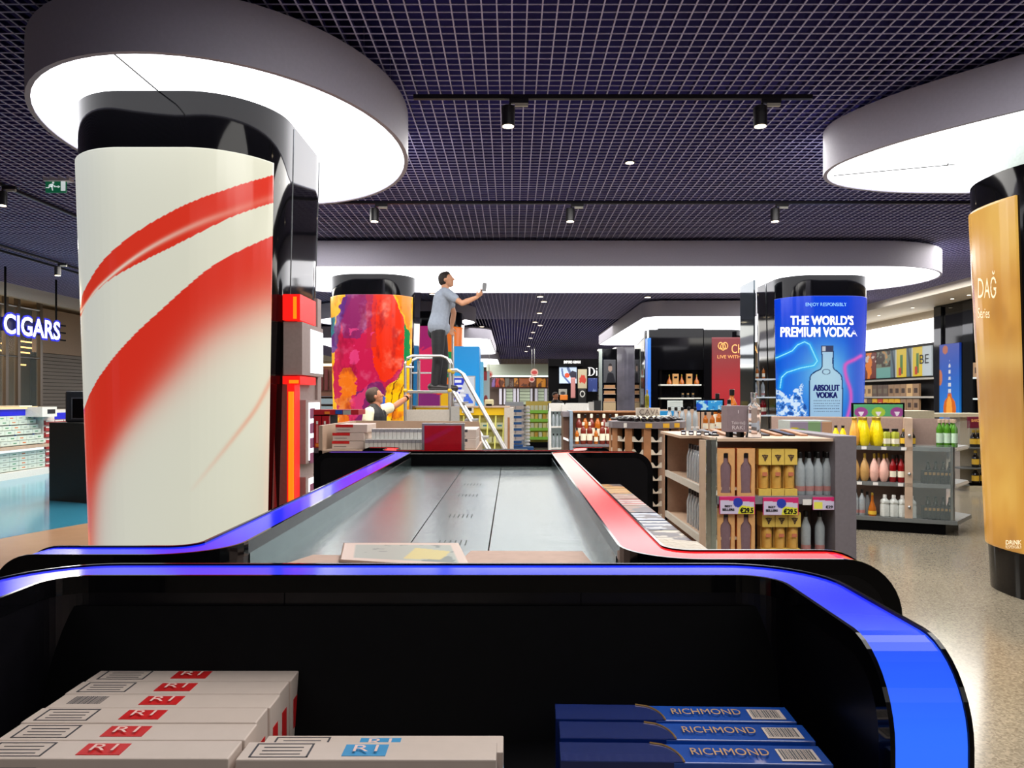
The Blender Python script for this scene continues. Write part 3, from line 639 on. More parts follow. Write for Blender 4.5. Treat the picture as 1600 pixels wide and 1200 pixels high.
# ---- sheets on the deck
CB = M('cardboard', (190, 160, 145), .7)
def sheet(name, pts, z, label, cat, mat, th=.003):
    b = B().prism(pts, z, z+th); o = b.build(name, mat); setp(o, label, cat); return o
sheet('cardboard_sheet', [(-.12, 1.36), (.16, 1.36), (.145, 1.58), (-.085, 1.585)], DZ, 'flat pink-brown cardboard sheet lying on the deck below the red rail', 'cardboard', CB)
sheet('cardboard_sheet', [(-.47, 1.36), (-.14, 1.36), (-.12, 1.52), (-.40, 1.545)], DZ, 'flat cardboard sheet under the magazine on the deck', 'cardboard', CB)
def pmag(px, py, u, v):
    c = np.tile(np.array([205., 180., 165.]), (len(px), 1)); i = (u > .1)*(u < .93)*(v > .15)*(v < .88); n = wob(u*60, v*60, 8, 3)
    c = mixc(c, i, (150, 158, 148)); c = mixc(c, i*(n > .2), (90, 105, 100)); c = mixc(c, i*inpoly(u, v, [(.5, .2), (.62, .75), (.9, .6), (.8, .25)]), (196, 178, 90)); return c
mg = surf('magazine', quad((-.33, 1.47, DZ+.009), (-.075, 1.40, DZ+.009), (-.115, 1.64, DZ+.009), (-.36, 1.64, DZ+.009)), 60, 40, pmag, PRINTG, thick=.005)
setp(mg, 'open magazine with grey and yellow pictures on the metal deck', 'magazine')
# ---- goods in the right side bay
mags = [('orange and yellow striped', (235, 150, 50), (250, 210, 120)), ('yellow', (240, 190, 60), (200, 90, 40)), ('brown and red', (170, 80, 50), (230, 200, 170)), ('red and white', (200, 70, 50), (235, 230, 220)), ('grey and orange', (150, 130, 120), (220, 130, 70)), ('white and blue', (215, 220, 228), (60, 90, 150)), ('blue edged white', (225, 225, 225), (30, 50, 110)), ('cream printed', (235, 222, 200), (150, 130, 110))]
for k, (nm, a, c_) in enumerate(mags):
    y0 = 3.22-k*.165; z = 1.131
    def pm(px, py, u, v, a=a, c_=c_, k=k):
        c = np.tile(np.array(a, float)*.8, (len(px), 1)); c = mixc(c, (np.sin(v*20+wob(u*20, v*20, 6, k)*2) > .3), np.array(c_)*.75); return mixc(c, wob(u*24, v*24, 5, k+9) > .45, (70, 56, 60))
    o = surf('magazine', quad((.275+.004*(k%3), y0-.078, z+.05), (.465, y0-.078, z+.05), (.465, y0+.078, z+.05), (.275+.004*(k%3), y0+.078, z+.05)), 24, 24, pm, PRINTG, thick=.05)
    setp(o, nm+' pack of cigars lying in the side bay behind the red rail', 'pack', 'packs in the side bay of the long counter'); o.rotation_euler = (0, 0, 0)
o = B().prism([(.275, 1.62), (.47, 1.60), (.465, 1.93), (.38, 1.97), (.28, 1.95)], 1.131, 1.19).build('paper_pile', M('crumpled_paper', (196, 186, 172), .7, bump=.8, scale=60)); setp(o, 'crumpled white papers at the near end of the side bay', 'paper')
# ---- wooden tray with packs on the far counter
tr = thing('carton_tray', 'open pale wooden tray filled with white cigarette packs', 'tray', (-.55, 4.6, 1.22))
x0, x1, ya, yb = -1.02, -.19, 4.05, 4.95
B().box(x0, x1, ya, yb, 1.22, 1.274).build('tray_bottom', WOODL, tr)
B().hexa([(x0, yb-.02, 1.235), (x1, yb-.02, 1.235), (x1, yb, 1.235), (x0, yb, 1.235), (x0+.02, yb-.02, 1.405), (x1-.02, yb-.02, 1.40), (x1-.02, yb, 1.40), (x0+.02, yb, 1.405)]).build('back_board', WOODL, tr)
B().hexa([(x0, ya, 1.235), (x0+.02, ya, 1.235), (x0+.02, yb-.021, 1.235), (x0, yb-.021, 1.235), (x0, ya, 1.405), (x0+.02, ya, 1.405), (x0+.02, yb-.021, 1.405), (x0, yb-.021, 1.405)]).build('side_board', WOODL, tr)
def boxcarton(x0, x1, y0, y1, z0, z1, label, stripe, group, lid=True):
    t = thing('cigarette_carton', label, 'carton', ((x0+x1)/2, (y0+y1)/2, z0), group=group)
    B().box(x0, x1, y0, y1, z0, z1).build('carton_box', CART, t, bevel=.002)
    B().box(x0-.0006, x0+(x1-x0)*.55, y0-.0008, y0+.002, z1-.014, z1+.0005).build('stripe', stripe, t)
    B().box(x0+.01, x0+(x1-x0)*.45, y0-.0008, y0, z0+.014, z0+.016).build('print_line', GREYI, t); return t
for k, nm in enumerate(('bottom', 'middle', 'top')):
    xx = (-.968, -.965, -.948)[k]
    boxcarton(xx, xx+.17, 4.13, 4.40, 1.275+k*.0445, 1.318+k*.0445, 'red-topped white carton in the tray, %s of the stack of three' % nm, REDI, 'red-topped cartons stacked in the wooden tray')
# cigarette packs in rows
pk = B().box(-.0105, .0105, -.044, .044, 0, .054)
pkm = pk.build('cigarette_pack', M('pack_white', (214, 214, 210), .35)); cap = B().box(-.0106, .0106, -.0445, -.0435, .036, .052).build('pack_print', M('pack_grey', (150, 152, 158), .5), pkm)
setp(pkm, 'white cigarette pack standing in the front rows of the wooden tray', 'pack', 'cigarette packs in the wooden tray')
first = True
for r_, (zz, xs, yy) in enumerate(((1.275, -.785, 4.14), (1.275, -.785, 4.23), (1.3295, -.77, 4.19))):
    nn = 17 if r_ == 0 else 15
    for i in range(nn):
        loc = (xs+.0226*i+.011*(r_ > 0)+.012, yy, zz); lb = 'white cigarette pack in the tray, %s row, %s' % (('front', 'rear', 'upper')[r_], nth(i, nn))
        if first: pkm.location = loc; pkm['label'] = lb; first = False
        else: dup(pkm, loc, 0, lb)
for k in range(2):
    boxcarton(-.30, -.195+.0*k, 4.18+.01*k, 4.62, 1.275+k*.052, 1.326+k*.052, 'grey-white carton behind the red sign, %s of two' % ('lower', 'upper')[k], GREYI, 'grey-white cartons at the right end of the tray')
# red sign in a silver frame
sg = thing('counter_sign', 'small plain red sign in a silver frame before the wooden tray', 'sign', (-.42, 4.1, 1.22))
q = rect(659, 661, 726, 709, 4.02); slab('frame', q, ALU, sg, .02, .003)
q = rect(663, 665, 721, 709, 4.018); slab('red_face', q, M('sign_red', (190, 14, 34), .3, coat=.5), sg, .004, .001)
# ---------------------------------------------------------------- bottles and boxes (prototypes stand at the origin, reused by copy)
USED = set()
def put(proto, loc, label, group=None, rz=0, scale=None):
    if proto not in USED:
        USED.add(proto); proto.location = loc; proto.rotation_euler = (0, 0, rz); proto['label'] = label
        if scale: proto.scale = (scale,)*3
        if group: proto['group'] = group
        WM[proto] = Matrix.Identity(4); return proto
    return dup(proto, loc, rz, label, group, scale)
def bottle(name, prof, mat, cap=None, capm=None, lab=None, labm=None, sq=0, n=14, cat='bottle'):
    """prof: list (r,z); cap: (r,z0,z1); lab: (r,z0,z1)"""
    o = B().lathe(prof, n, sq=sq).build(name, mat, smooth=True); o['category'] = cat
    if cap: B().lathe([(cap[0]*.96, cap[1]), (cap[0], cap[1]+.004), (cap[0], cap[2]-.003), (cap[0]*.9, cap[2])], 10).build('cap', capm, o)
    if lab: B().lathe([(lab[0], lab[1]), (lab[0], lab[2])], n, sq=sq).build('paper_label', labm, o)
    return o
BCLR = M('bottle_clear', (214, 224, 230), .03, trans=.55, spec=.9); BCLR.node_tree.nodes['Principled BSDF'].inputs['IOR'].default_value = 1.45; GCLR = M('display_glass', (236, 240, 246), .02, trans=.92, spec=.8); GCLR.node_tree.nodes['Principled BSDF'].inputs['IOR'].default_value = 1.45; CAPB = M('cap_black', (14, 13, 16), .3); CAPG = M('cap_gold', (178, 150, 60), .3, .6)
CAPW = M('cap_white', (230, 230, 228), .4); YEL = M('yellow_liqueur', (222, 200, 20), .15, emit=.03); ORL = M('peach_liqueur', (224, 164, 70), .2)
TAN = M('tan_ceramic', (186, 146, 88), .3); PINK = M('pink_ceramic', (226, 178, 164), .3); REDB = M('red_liqueur', (132, 14, 20), .12); LABW = M('label_cream', (232, 226, 205), .5)
AMB = M('amber_spirit', (170, 92, 24), .12); DARKG = M('dark_glass', (22, 16, 12), .1); GREENB = M('green_glass', (86, 150, 40), .1, trans=.3); LABY = M('label_yellow', (222, 178, 50), .5)
MILK = M('cloudy_glass', (196, 200, 196), .2); WINE = M('wine_dark', (26, 16, 18), .12); PALEY = M('pale_green_liquid', (168, 172, 60), .15)
LAVG = M('smoky_glass', (128, 104, 112), .12, trans=.1); OLIVE = M('olive_glass', (120, 116, 30), .1)
def sh(h, r, neck=.014, sh_=.62, top=.95): # simple shouldered bottle
    return [(r*.9, 0), (r, .008), (r, h*sh_), (r*.92, h*(sh_+.05)), (neck*1.3, h*(sh_+.16)), (neck, h*(sh_+.2)), (neck, h*top)]
vod = bottle('vodka_bottle', sh(.30, .034), BCLR, (.016, .262, .305), CAPB, (.0343, .03, .065), M('label_pink', (168, 116, 112), .4))
vods = bottle('clear_bottle', sh(.27, .028), BCLR, (.015, .235, .272), CAPB)
yel = bottle('liqueur_bottle', [(.036, 0), (.045, .01), (.058, .06), (.060, .12), (.050, .20), (.034, .255), (.026, .29), (.026, .31)], YEL, (.029, .30, .335), CAPG, (.0603, .10, .13), YEL)
yels = bottle('liqueur_bottle', [(.034, 0), (.042, .01), (.042, .10), (.034, .15), (.018, .19), (.016, .21)], YEL, (.018, .205, .235), CAPB, (.0425, .03, .08), YEL)
peach = bottle('liqueur_bottle', [(.036, 0), (.045, .01), (.056, .06), (.058, .12), (.048, .20), (.034, .25), (.026, .29), (.026, .31)], ORL, (.029, .30, .33), CAPG)
sqy = bottle('square_bottle', [(.036, 0), (.04, .005), (.04, .15), (.034, .165), (.022, .17), (.022, .18)], PALEY, (.036, .176, .205), CAPB, (.0404, .03, .09), LABW, sq=8, n=16)
drk = bottle('dark_bottle', [(.034, 0), (.04, .01), (.04, .10), (.034, .13), (.016, .155), (.016, .18)], DARKG, (.018, .172, .205), CAPG, (.0405, .035, .10), LABY)
amr = [(.026, 0), (.036, .01), (.052, .06), (.054, .12), (.044, .19), (.026, .235), (.014, .26), (.013, .29)]
tan = bottle('flask_bottle', amr, TAN, (.015, .27, .325), CAPG, (.0545, .10, .125), TAN); pnk = bottle('flask_bottle', amr, PINK, (.015, .27, .325), CAPG, (.0545, .10, .12), PINK)
redb = bottle('red_bottle', sh(.30, .036), REDB, (.017, .27, .31), CAPB, (.0366, .06, .13), LABW)
jug = bottle('plain_bottle', [(.036, 0), (.044, .008), (.044, .13), (.038, .15), (.044, .16), (.040, .19), (.02, .21), (.018, .225)], MILK, (.021, .222, .255), CAPW, sq=5, n=16)
cog = bottle('cognac_bottle', [(.04, 0), (.046, .02), (.042, .09), (.026, .14), (.014, .18), (.013, .25)], AMB, (.015, .24, .27), CAPG, (.047, .02, .06), LABY)
grn = bottle('green_bottle', sh(.29, .035, sh_=.7), GREENB, (.022, .275, .315), WOODL, (.0356, .05, .16), M('label_palegreen', (190, 215, 190), .5))
wne = bottle('wine_bottle', sh(.30, .037), WINE, (.0155, .26, .302), CAPB, (.0375, .06, .13), LABW)
ros = bottle('whisky_bottle', sh(.29, .038), M('rose_spirit', (112, 38, 28), .15), (.017, .25, .295), LABW, (.0386, .05, .14), LABW)
amb = bottle('spirit_bottle', sh(.29, .036), AMB, (.017, .25, .292), CAPB, (.0366, .05, .13), LABW)
olv = bottle('wine_bottle', sh(.31, .036), OLIVE, (.016, .265, .312), GOLD, (.0366, .05, .12), OLIVE)
dbx = B().box(-.036, .036, -.036, .036, 0, .15).build('dark_box', M('dark_box', (24, 24, 26), .3)); dbx['category'] = 'box'; B().box(-.03, .03, -.0364, -.036, .10, .13).build('gold_print', GOLD, dbx)
dbt = bottle('dark_bottle', sh(.24, .030), DARKG, (.014, .21, .242), CAPB, (.0305, .04, .09), M('label_dark', (70, 66, 60), .5))
# ---------------------------------------------------------------- nearest drinks gondola
gA = thing('display_gondola', 'pale wooden drinks gondola with grey end panel and pink price cards', 'shelf unit', (1.9, 6.0, 0))
AX0, AX1, AY0, AY1 = 1.34, 2.26, 5.40, 6.62; AT = 1.265
B().box(AX1, AX1+.15, AY0-.03, AY1, 0, 1.285).build('end_panel', GREY, gA, bevel=.004)
B().box(AX0+.13, AX1, AY0+.0, AY1-.02, 0, .16).build('plinth', GREY, gA)
B().box(AX0+.10, AX1, AY0+.42, AY0+.44, .16, AT).build('back_panel', M('taupe', (150, 126, 116), .5), gA)
for z in (.44, .86): B().box(AX0+.10, AX1, AY0+.02, AY0+.42, z-.03, z).build('shelf_board', GREY, gA); B().box(AX0+.10, AX1, AY0-.005, AY0+.02, z-.055, z).build('price_rail', M('rail_grey', (120, 118, 125), .4), gA)
B().box(AX0+.10, AX1, AY0, AY0+.42, AT-.02, AT).build('top_board', WOODL, gA)
B().box(AX0+.06, AX0+.10, AY0-.01, AY0+.03, .1, AT+.01).build('front_post', GLASS, gA)
B().box(AX0-.02, AX0+.02, AY0-.01, AY0+.02, .1, AT-.01).build('post', WOODL, gA)
B().box(AX0+.025, AX0+.095, AY0, AY0+.012, .1, AT-.01).build('mirror_strip', M('mirror', (200, 204, 200), .04, 1), gA)
B().box(AX0-.02, AX0+.0, AY1, AY1+.02, .1, AT).build('post', WOODL, gA)
B().box(AX0+.27, AX0+.29, AY0+.44, AY1, .12, AT).build('side_back', M('taupe_light', (170, 140, 120), .5), gA)
B().box(AX0-.02, AX0+.29, AY1+.0, AY1+.012, .12, AT).build('side_back', M('taupe_light', (170, 140, 120), .5), gA)
for z in (.16, .57, .92):
    B().box(AX0, AX0+.27, AY0+.02, AY1, z-.02, z).build('shelf_board', WOODL, gA); B().box(AX0-.02, AX0, AY0+.02, AY1, z-.04, z+.012).build('price_rail', M('rail_light', (188, 184, 176), .4), gA)
B().box(AX0-.02, AX0-.012, AY1+.03, AY1+.30, .1, AT).build('glass_side', PANE, gA)
def rowx(proto, x0, x1, y, z, n, desc, group, side='left', jit=0):
    for i in range(n):
        x = x0+(x1-x0)*i/max(1, n-1); put(proto, (x+random.uniform(-jit, jit), y+random.uniform(-jit, jit), z), desc+(', '+nth(i, n, side) if n > 1 else ''), group)
for zi, (z, nm) in enumerate(((.92, 'top'), (.57, 'middle'), (.16, 'bottom'))):
    for i in range(7):
        put(vods, (AX0+.06, AY0+.12+i*.085, z), 'small clear bottle, %s shelf of gondola side, %s from the mirror strip' % (nm, ['first', 'second', 'third', 'fourth', 'fifth', 'sixth', 'seventh'][i]), 'clear bottles on the side shelves of the nearest gondola')
# bottles in cut-out boxes
ORB = M('orange_box', (222, 122, 60), .5); TANB = M('tan_box', (212, 160, 104), .5)
def cutbox(x, z, label):
    w, h, d = .125, .335, .11; t = thing('gift_box', label, 'gift box', (x+w/2, AY0+.08, z), group='boxed vodka bottles with cut-out fronts')
    y = AY0+.012
    B().box(x, x+w, y+.012, y+d, z, z+h).build('box_body', ORB, t)
    b = B(); pr = [(0, .305), (.016, .30), (.018, .24), (.036, .215), (.040, .19), (.034, .05), (.038, .02)]
    L = [(x+w*.5-r, z+q) for r, q in pr]; R = [(x+w*.5+r, z+q) for r, q in pr]
    for k in range(len(pr)-1):
        (xa, za), (xb, zb) = L[k], L[k+1]; b.hexa([(x, y, zb), (xb, y, zb), (xb, y+.01, zb), (x, y+.01, zb), (x, y, za), (xa, y, za), (xa, y+.01, za), (x, y+.01, za)])
        (xa, za), (xb, zb) = R[k], R[k+1]; b.hexa([(xb, y, zb), (x+w, y, zb), (x+w, y+.01, zb), (xb, y+.01, zb), (xa, y, za), (x+w, y, za), (x+w, y+.01, za), (xa, y+.01, za)])
    b.box(x, x+w, y, y+.01, z, z+.02); b.box(x, x+w, y, y+.01, z+.305, z+h); b.build('front_card', TANB, t)
    bb = B().lathe([(.032, .01), (.036, .03), (.032, .06), (.038, .19), (.034, .215), (.017, .24), (.015, .30)], 12, (x+w/2, y+.016+.0, z)); 
    bb.v = [(p[0], y+.0115-.2*abs(min(0, p[1]-y-.016)) if p[1] < y+.0115 else min(p[1], y+.05), p[2]) for p in bb.v]
    bb.build('bottle_inside', LAVG, t, smooth=True); B().box(x+w/2-.015, x+w/2+.015, y+.004, y+.011, z+.27, z+.30).build('bottle_cap', CAPB, t)
for z, nm in ((.86, 'upper'), (.44, 'lower')):
    for i in range(2): cutbox(AX0+.105+i*.142, z, 'orange box with bottle-shaped window on %s shelf, %s one' % (nm, ('left', 'right')[i]))
YB = M('yellow_box', (214, 182, 84), .5); 
def gift(x, w, z, h, label):
    t = thing('gift_box', label, 'gift box', (x+w/2, AY0+.08, z), group='yellow gift boxes with two glasses in a window'); y = AY0+.03
    B().box(x, x+w, y, y+.12, z+h*.66, z+h).build('box_top', YB, t); B().box(x, x+w, y, y+.12, z, z+h*.14).build('box_base', YB, t)
    B().box(x+.002, x+w-.002, y+.05, y+.12, z+h*.14, z+h*.66).build('box_back', M('tan_inner', (170, 130, 60), .5), t)
    B().lathe([(w*.36, z+h*.15), (w*.38, z+h*.3), (w*.42, z+h*.55), (w*.3, z+h*.64)], 10, (x+w/2, y+.045, 0)).build('spirit_flask', M('golden_liquid', (206, 160, 80), .15), t, smooth=True)
    B().box(x+w*.3, x+w*.7, y+.002, y+.004, z+h*.42, z+h*.5).build('red_label', M('label_rosy', (190, 110, 80), .5), t)
    b = B(); 
    for dx, dz in ((-.012, .01), (.012, .01), (0, .0), (-.006, -.014), (.006, -.012), (0, -.026)): b.lathe([(.001, -.001), (.008, -.001), (.008, .001), (.001, .001)], 8, (0, 0, 0)); 
    b = B()
    for dx, dz in ((-.016, .012), (-.005, .014), (.006, .013), (.017, .011), (-.009, .002), (.003, .001), (.012, 0), (-.003, -.010), (.006, -.011), (.001, -.022)):
        b.prism([(x+w/2+dx+.0065*math.cos(k*math.pi/3), z+h*.82+dz+.0065*math.sin(k*math.pi/3)) for k in range(6)], y-.001, y)
    b.v = [(p[0], p[2], p[1]) for p in b.v]; b.build('grape_print', M('brown_print', (74, 52, 34), .6), t)
for i in range(3):
    gift(AX0+.405+i*.092, .088, .86, .33, 'yellow gift box with grape print on upper shelf, '+nth(i, 3)); gift(AX0+.43+i*.092, .088, .44, .30, 'yellow gift box with grape print on lower shelf, '+nth(i, 3))
for r_, (yy, n_) in enumerate(((AY0+.08, 4), (AY0+.17, 4))):
    for i in range(n_): put(vod, (AX0+.715+i*.064+.02*r_, yy, .86), 'clear vodka bottle with pink label on upper shelf, %s of the %s row' % (nth(i, n_), ('front', 'back')[r_]), 'vodka bottles on the upper shelf of the nearest gondola')
for i in range(2): put(vod, (AX0+.76+i*.10, AY0+.09, .44), 'clear vodka bottle alone on lower shelf, '+('left', 'right')[i]+' of the pair', 'vodka bottles on the lower shelf of the nearest gondola', 0, 1.0)
def pricecard(x, y, z, w, h, kind, parent, label=None):
    q = (Vector((x, y, z)), Vector((x+w, y, z)), Vector((x+w, y, z+h)), Vector((x, y, z+h)))
    def pp(px, py, u, v):
        c = np.tile(np.array([205., 196., 222.]), (len(px), 1)); c = mixc(c, v > .80-.12*u, (206, 40, 110)); c = mixc(c, (u < .03)+(u > .975)+(v < .03), (206, 40, 110))
        if kind == 'best': c = mixc(c, inpoly(u, v, [(.52, .03), (.56, .42), (.62, .5), (.97, .4), (.97, .03)]), (222, 220, 60)); c = mixc(c, np.hypot((u-.52)*w, (v-.66)*h) < h*.27, (40, 60, 170))
        else: c = mixc(c, (u > .05)*(u < .45)*(v < .62)*(v > .08), (226, 222, 90))
        return c
    t = surf('price_card', quad(*q), 60, 30, pp, PRINT, parent, .004)
    def sub(s, a0, b0, a1, b1, m, bold=0): lettering(s, (q[0]+Vector((w*a0, 0, h*b0)), q[0]+Vector((w*a1, 0, h*b0)), q[0]+Vector((w*a1, 0, h*b1)), q[0]+Vector((w*a0, 0, h*b1))), m, t, bold, fat=(.02, .03))
    if kind == 'best': sub('€29.5', .58, .07, .95, .38, TBLACK); sub('BEST', .15, .40, .36, .52, TBLACK); sub('SELLERS', .08, .2, .42, .33, TBLACK)
    else: sub('€29', .58, .12, .9, .36, TBLACK)
pricecard(AX0+.115, AY0-.012, .735, .25, .125, 'best', gA); pricecard(AX0+.42, AY0-.012, .728, .25, .125, 'best', gA); pricecard(AX0+.77, AY0-.012, .765, .155, .09, 'plain', gA)
for x in (.105, .40, .70): slab('price_tag', (Vector((AX0+x, AY0-.012, .40)), Vector((AX0+x+.16, AY0-.012, .40)), Vector((AX0+x+.16, AY0-.012, .44)), Vector((AX0+x, AY0-.012, .44))), M('tag_pink', (206, 60, 90), .5), gA, .003)
slab('price_tag', (Vector((AX0+.70, AY0-.012, .80)), Vector((AX0+.76, AY0-.012, .80)), Vector((AX0+.76, AY0-.012, .84)), Vector((AX0+.70, AY0-.012, .84))), M('tag_white', (225, 222, 218), .5), gA, .003)
# things on its top
sc_ = thing('cube_sign', 'taupe cube sign on two feet on top of the nearest gondola', 'sign', (1.56, 5.6, AT))
q = rect(1137, 634, 1169, 675, 5.55); B().box(q[0].x, q[1].x, 5.55, 5.72, q[0].z, q[2].z).build('cube_body', M('taupe_sign', (128, 112, 118), .5), sc_, bevel=.002)
for x in (1.58, 1.66): B().box(x, x+.025, 5.58, 5.68, AT, q[0].z).build('foot', BLACKM, sc_)
lettering('Tekirdağ', rect(1143, 658, 1164, 664, 5.545), M('pale_ink', (205, 196, 200), .5), sc_); lettering('RAKI', rect(1144, 665, 1163, 671, 5.545), M('pale_ink', (205, 196, 200), .5), sc_); lettering('|', rect(1153, 641, 1154, 646, 5.545), M('pale_ink', (205, 196, 200), .5), sc_)
big = bottle('display_bottle', [(.05, 0), (.05, .012), (.043, .05), (.047, .20), (.040, .225), (.018, .25), (.017, .29)], GCLR, (.02, .28, .325), GCLR, sq=5, n=16)
put(big, (1.745, 5.55, AT), 'large square clear display bottle beside the taupe cube sign')
for i in range(5): 
    o = B().box(0, .035, 0, .12, 0, .032).build('small_pack', M('navy_pack', (24, 22, 42), .3)); o.location = (AX0+.03+i*.05-.06, AY0+.55-.04*i, AT-.002+.0); o.rotation_euler = (0, 0, -.25); setp(o, 'small navy pack laid on the gondola top, '+nth(i, 5), 'pack', 'navy packs on the gondola top'); B().box(.004, .03, -.0005, .0, .008, .02).build('white_print', TWHITE, o)
    o.location.z = AT+.0
B().box(AX0-.06, AX0+.28, AY0+.43, AY1, AT-.02, AT-.001).build('top_board', WOODL, gA)
for i in range(8):
    x = 1.50+i*.095; b = B().hexa([(x, 5.75, AT), (x+.05, 5.75, AT), (x+.05, 6.2, AT), (x, 6.2, AT), (x, 5.75, AT+.012), (x+.05, 5.75, AT+.012), (x+.05, 6.2, AT+.035), (x, 6.2, AT+.035)])
    if x < 1.60 or x > 1.80 or True:
        b.box(0, 0, 0, 0, 0, 0) if False else None
    o = b.build('wood_slat', WOOD if i % 2 else CAPB); setp(o, ('oak' if i % 2 else 'black')+' display slat lying on the gondola top, '+nth(i, 8), 'slat', 'slats on top of the nearest gondola')
# ---------------------------------------------------------------- second gondola (liqueurs)
gB = thing('display_gondola', 'liqueur gondola with yellow and peach bottles and a glass corner', 'shelf unit', (4.6, 9.3, 0))
FLp, FRp, SRp, BRp, BLp = Vector((3.15, 9.42, 0)), Vector((4.97, 8.62, 0)), Vector((5.42, 9.12, 0)), Vector((5.2, 9.75, 0)), Vector((3.3, 10.2, 0))
poly = [(p.x, p.y) for p in (FLp, FRp, SRp, BRp, BLp)]
def insetp(poly, d):
    cx = sum(p[0] for p in poly)/len(poly); cy = sum(p[1] for p in poly)/len(poly); return [(cx+(x-cx)*d, cy+(y-cy)*d) for x, y in poly]
SHG = M('shelf_steel_grey', (112, 116, 116), .4, .2)
B().prism(insetp(poly, .9), 0, .14).build('plinth', BLACKM, gB)
BZ = (.17, .575, .99)
for k, z in enumerate(BZ): B().prism(insetp(poly, 1.03 if k == 0 else 1), z-.045, z).build('shelf_board', SHG, gB)
fd = (FRp-FLp).normalized(); fn = Vector((-fd.y, fd.x, 0)) # into the unit
def obx(b, o, a0, a1, d0, d1, z0, z1):
    p = [o+fd*a0+fn*d0, o+fd*a1+fn*d0, o+fd*a1+fn*d1, o+fd*a0+fn*d1]
    return b.hexa([(q.x, q.y, z0) for q in p]+[(q.x, q.y, z1) for q in p])
L_ = (FRp-FLp).length
obx(B(), FLp, 0, L_-.05, .34, .36, .17, 1.31).build('back_panel', M('taupe', (120, 98, 90), .5), gB)
obx(B(), FLp, 0, L_-.45, .345, .385, 1.27, 1.32).build('top_edge', WOODL, gB)
obx(B(), FLp, L_-.50, L_-.42, .0, .36, .17, 1.32).build('divider', WOODL, gB)
obx(B(), FLp, L_-.04, L_, .0, .04, .17, 1.0).build('corner_post', STEEL, gB)
obx(B(), FLp, L_-.42, L_-.02, -.012, -.006, .18, 1.02).build('glass_front', PANE, gB)
sd = (SRp-FRp).normalized()
p = [FRp, FRp+sd*.6]; 
for z in BZ:
    B().tube([(FRp.x, FRp.y, z-.02), (FRp.x+sd.x*.62, FRp.y+sd.y*.62, z-.02)], .022, 4).build('side_rail', ALU, gB)
B().hexa([(FRp.x, FRp.y, 1.0), (SRp.x, SRp.y, 1.0), (SRp.x+.01, SRp.y-.01, 1.0), (FRp.x+.01, FRp.y-.01, 1.0), (FRp.x, FRp.y, 1.28), (SRp.x, SRp.y, 1.28), (SRp.x+.01, SRp.y-.01, 1.28), (FRp.x+.01, FRp.y-.01, 1.28)]).build('glass_side', PANE, gB)
for z in (.3, .68, 1.12):
    q = FLp+fd*(L_-.46); B().ball((q.x, q.y-.012, z), .018).build('glass_bolt', STEEL, gB)
def pB(px, d=.06): # point on a shelf at photo column px, d behind the front edge
    o = FLp+fn*d; k = (px-HX)/F; s = (k*o.y-o.x)/(fd.x-k*fd.y); return o+fd*s
def placeB(proto, pxs, z, desc, d=.06, grp=None):
    for i, px in enumerate(pxs):
        q = pB(px, d); put(proto, (q.x, q.y, z), desc+(', '+nth(i, len(pxs)) if len(pxs) > 1 else ''), grp)
placeB(yels, (1306, 1317), .99, 'small bright yellow liqueur bottle with black cap', grp='small yellow liqueur bottles'); placeB(peach, (1335,), .99, 'peach coloured liqueur bottle beside the yellow ones')
placeB(yel, (1351, 1372), .99, 'tall yellow liqueur bottle with gold cap, front', grp='tall yellow liqueur bottles'); placeB(yel, (1345, 1366), .99, 'tall yellow liqueur bottle with gold cap, behind', .18, grp='tall yellow liqueur bottles')
placeB(sqy, (1384.5, 1398.5), .99, 'square pale green bottle with black lid', grp='square pale green bottles'); placeB(drk, (1412, 1424.5), .99, 'small dark bottle with yellow label', grp='small dark bottles on the top shelf')
placeB(tan, (1336, 1351), .575, 'tan flask-shaped bottle with gold neck', grp='flask-shaped bottles'); placeB(pnk, (1366, 1381), .575, 'pale pink flask-shaped bottle with gold neck', grp='flask-shaped bottles')
placeB(pnk, (1373, 1386), .575, 'pale pink flask-shaped bottle in the row behind', .18, grp='flask-shaped bottles'); placeB(redb, (1395, 1408, 1421), .575, 'dark red bottle with cream label', grp='dark red bottles'); placeB(redb, (1401, 1414), .575, 'dark red bottle in the row behind', .18, grp='dark red bottles')
placeB(vod, (1337, 1347), .17, 'clear bottle with black cap on the lowest liqueur shelf', grp='clear bottles on the lowest shelf'); placeB(cog, (1363,), .17, 'single amber cognac bottle with yellow label on the lowest shelf')
placeB(jug, (1382.5, 1396.5, 1410, 1424.5), .17, 'cloudy white bottle with white cap on the lowest shelf', grp='cloudy white bottles'); placeB(vods, (1355,), .17, 'small clear bottle left of the cognac bottle', .14)
placeB(grn, (1468, 1480, 1491), .99, 'green bottle with cork stopper behind glass', .12, grp='green bottles'); placeB(grn, (1474, 1487), .99, 'green bottle with cork stopper, back row', .24, grp='green bottles')
for z, nm in ((.575, 'middle'), (.17, 'lowest')):
    placeB(dbx, [1446+i*6.4 for i in range(7)], z, 'small dark box behind glass on the %s shelf' % nm, .06, 'small dark boxes behind glass')
    placeB(dbt, (1450, 1462, 1474, 1484), z, 'dark bottle standing behind the dark boxes on the %s shelf' % nm, .2, 'dark bottles behind the boxes')
for z in BZ:
    for px in ((1346, 1377, 1408) if z > .9 else (1339, 1364, 1403) if z > .5 else (1363, 1389)):
        q = pB(px, -.004); q2 = q+fd*.055; slab('price_tag', (Vector((q.x, q.y, z-.04)), Vector((q2.x, q2.y, z-.04)), Vector((q2.x, q2.y, z-.005)), Vector((q.x, q.y, z-.005))), M('tag_white', (225, 222, 218), .5), gB, .002)
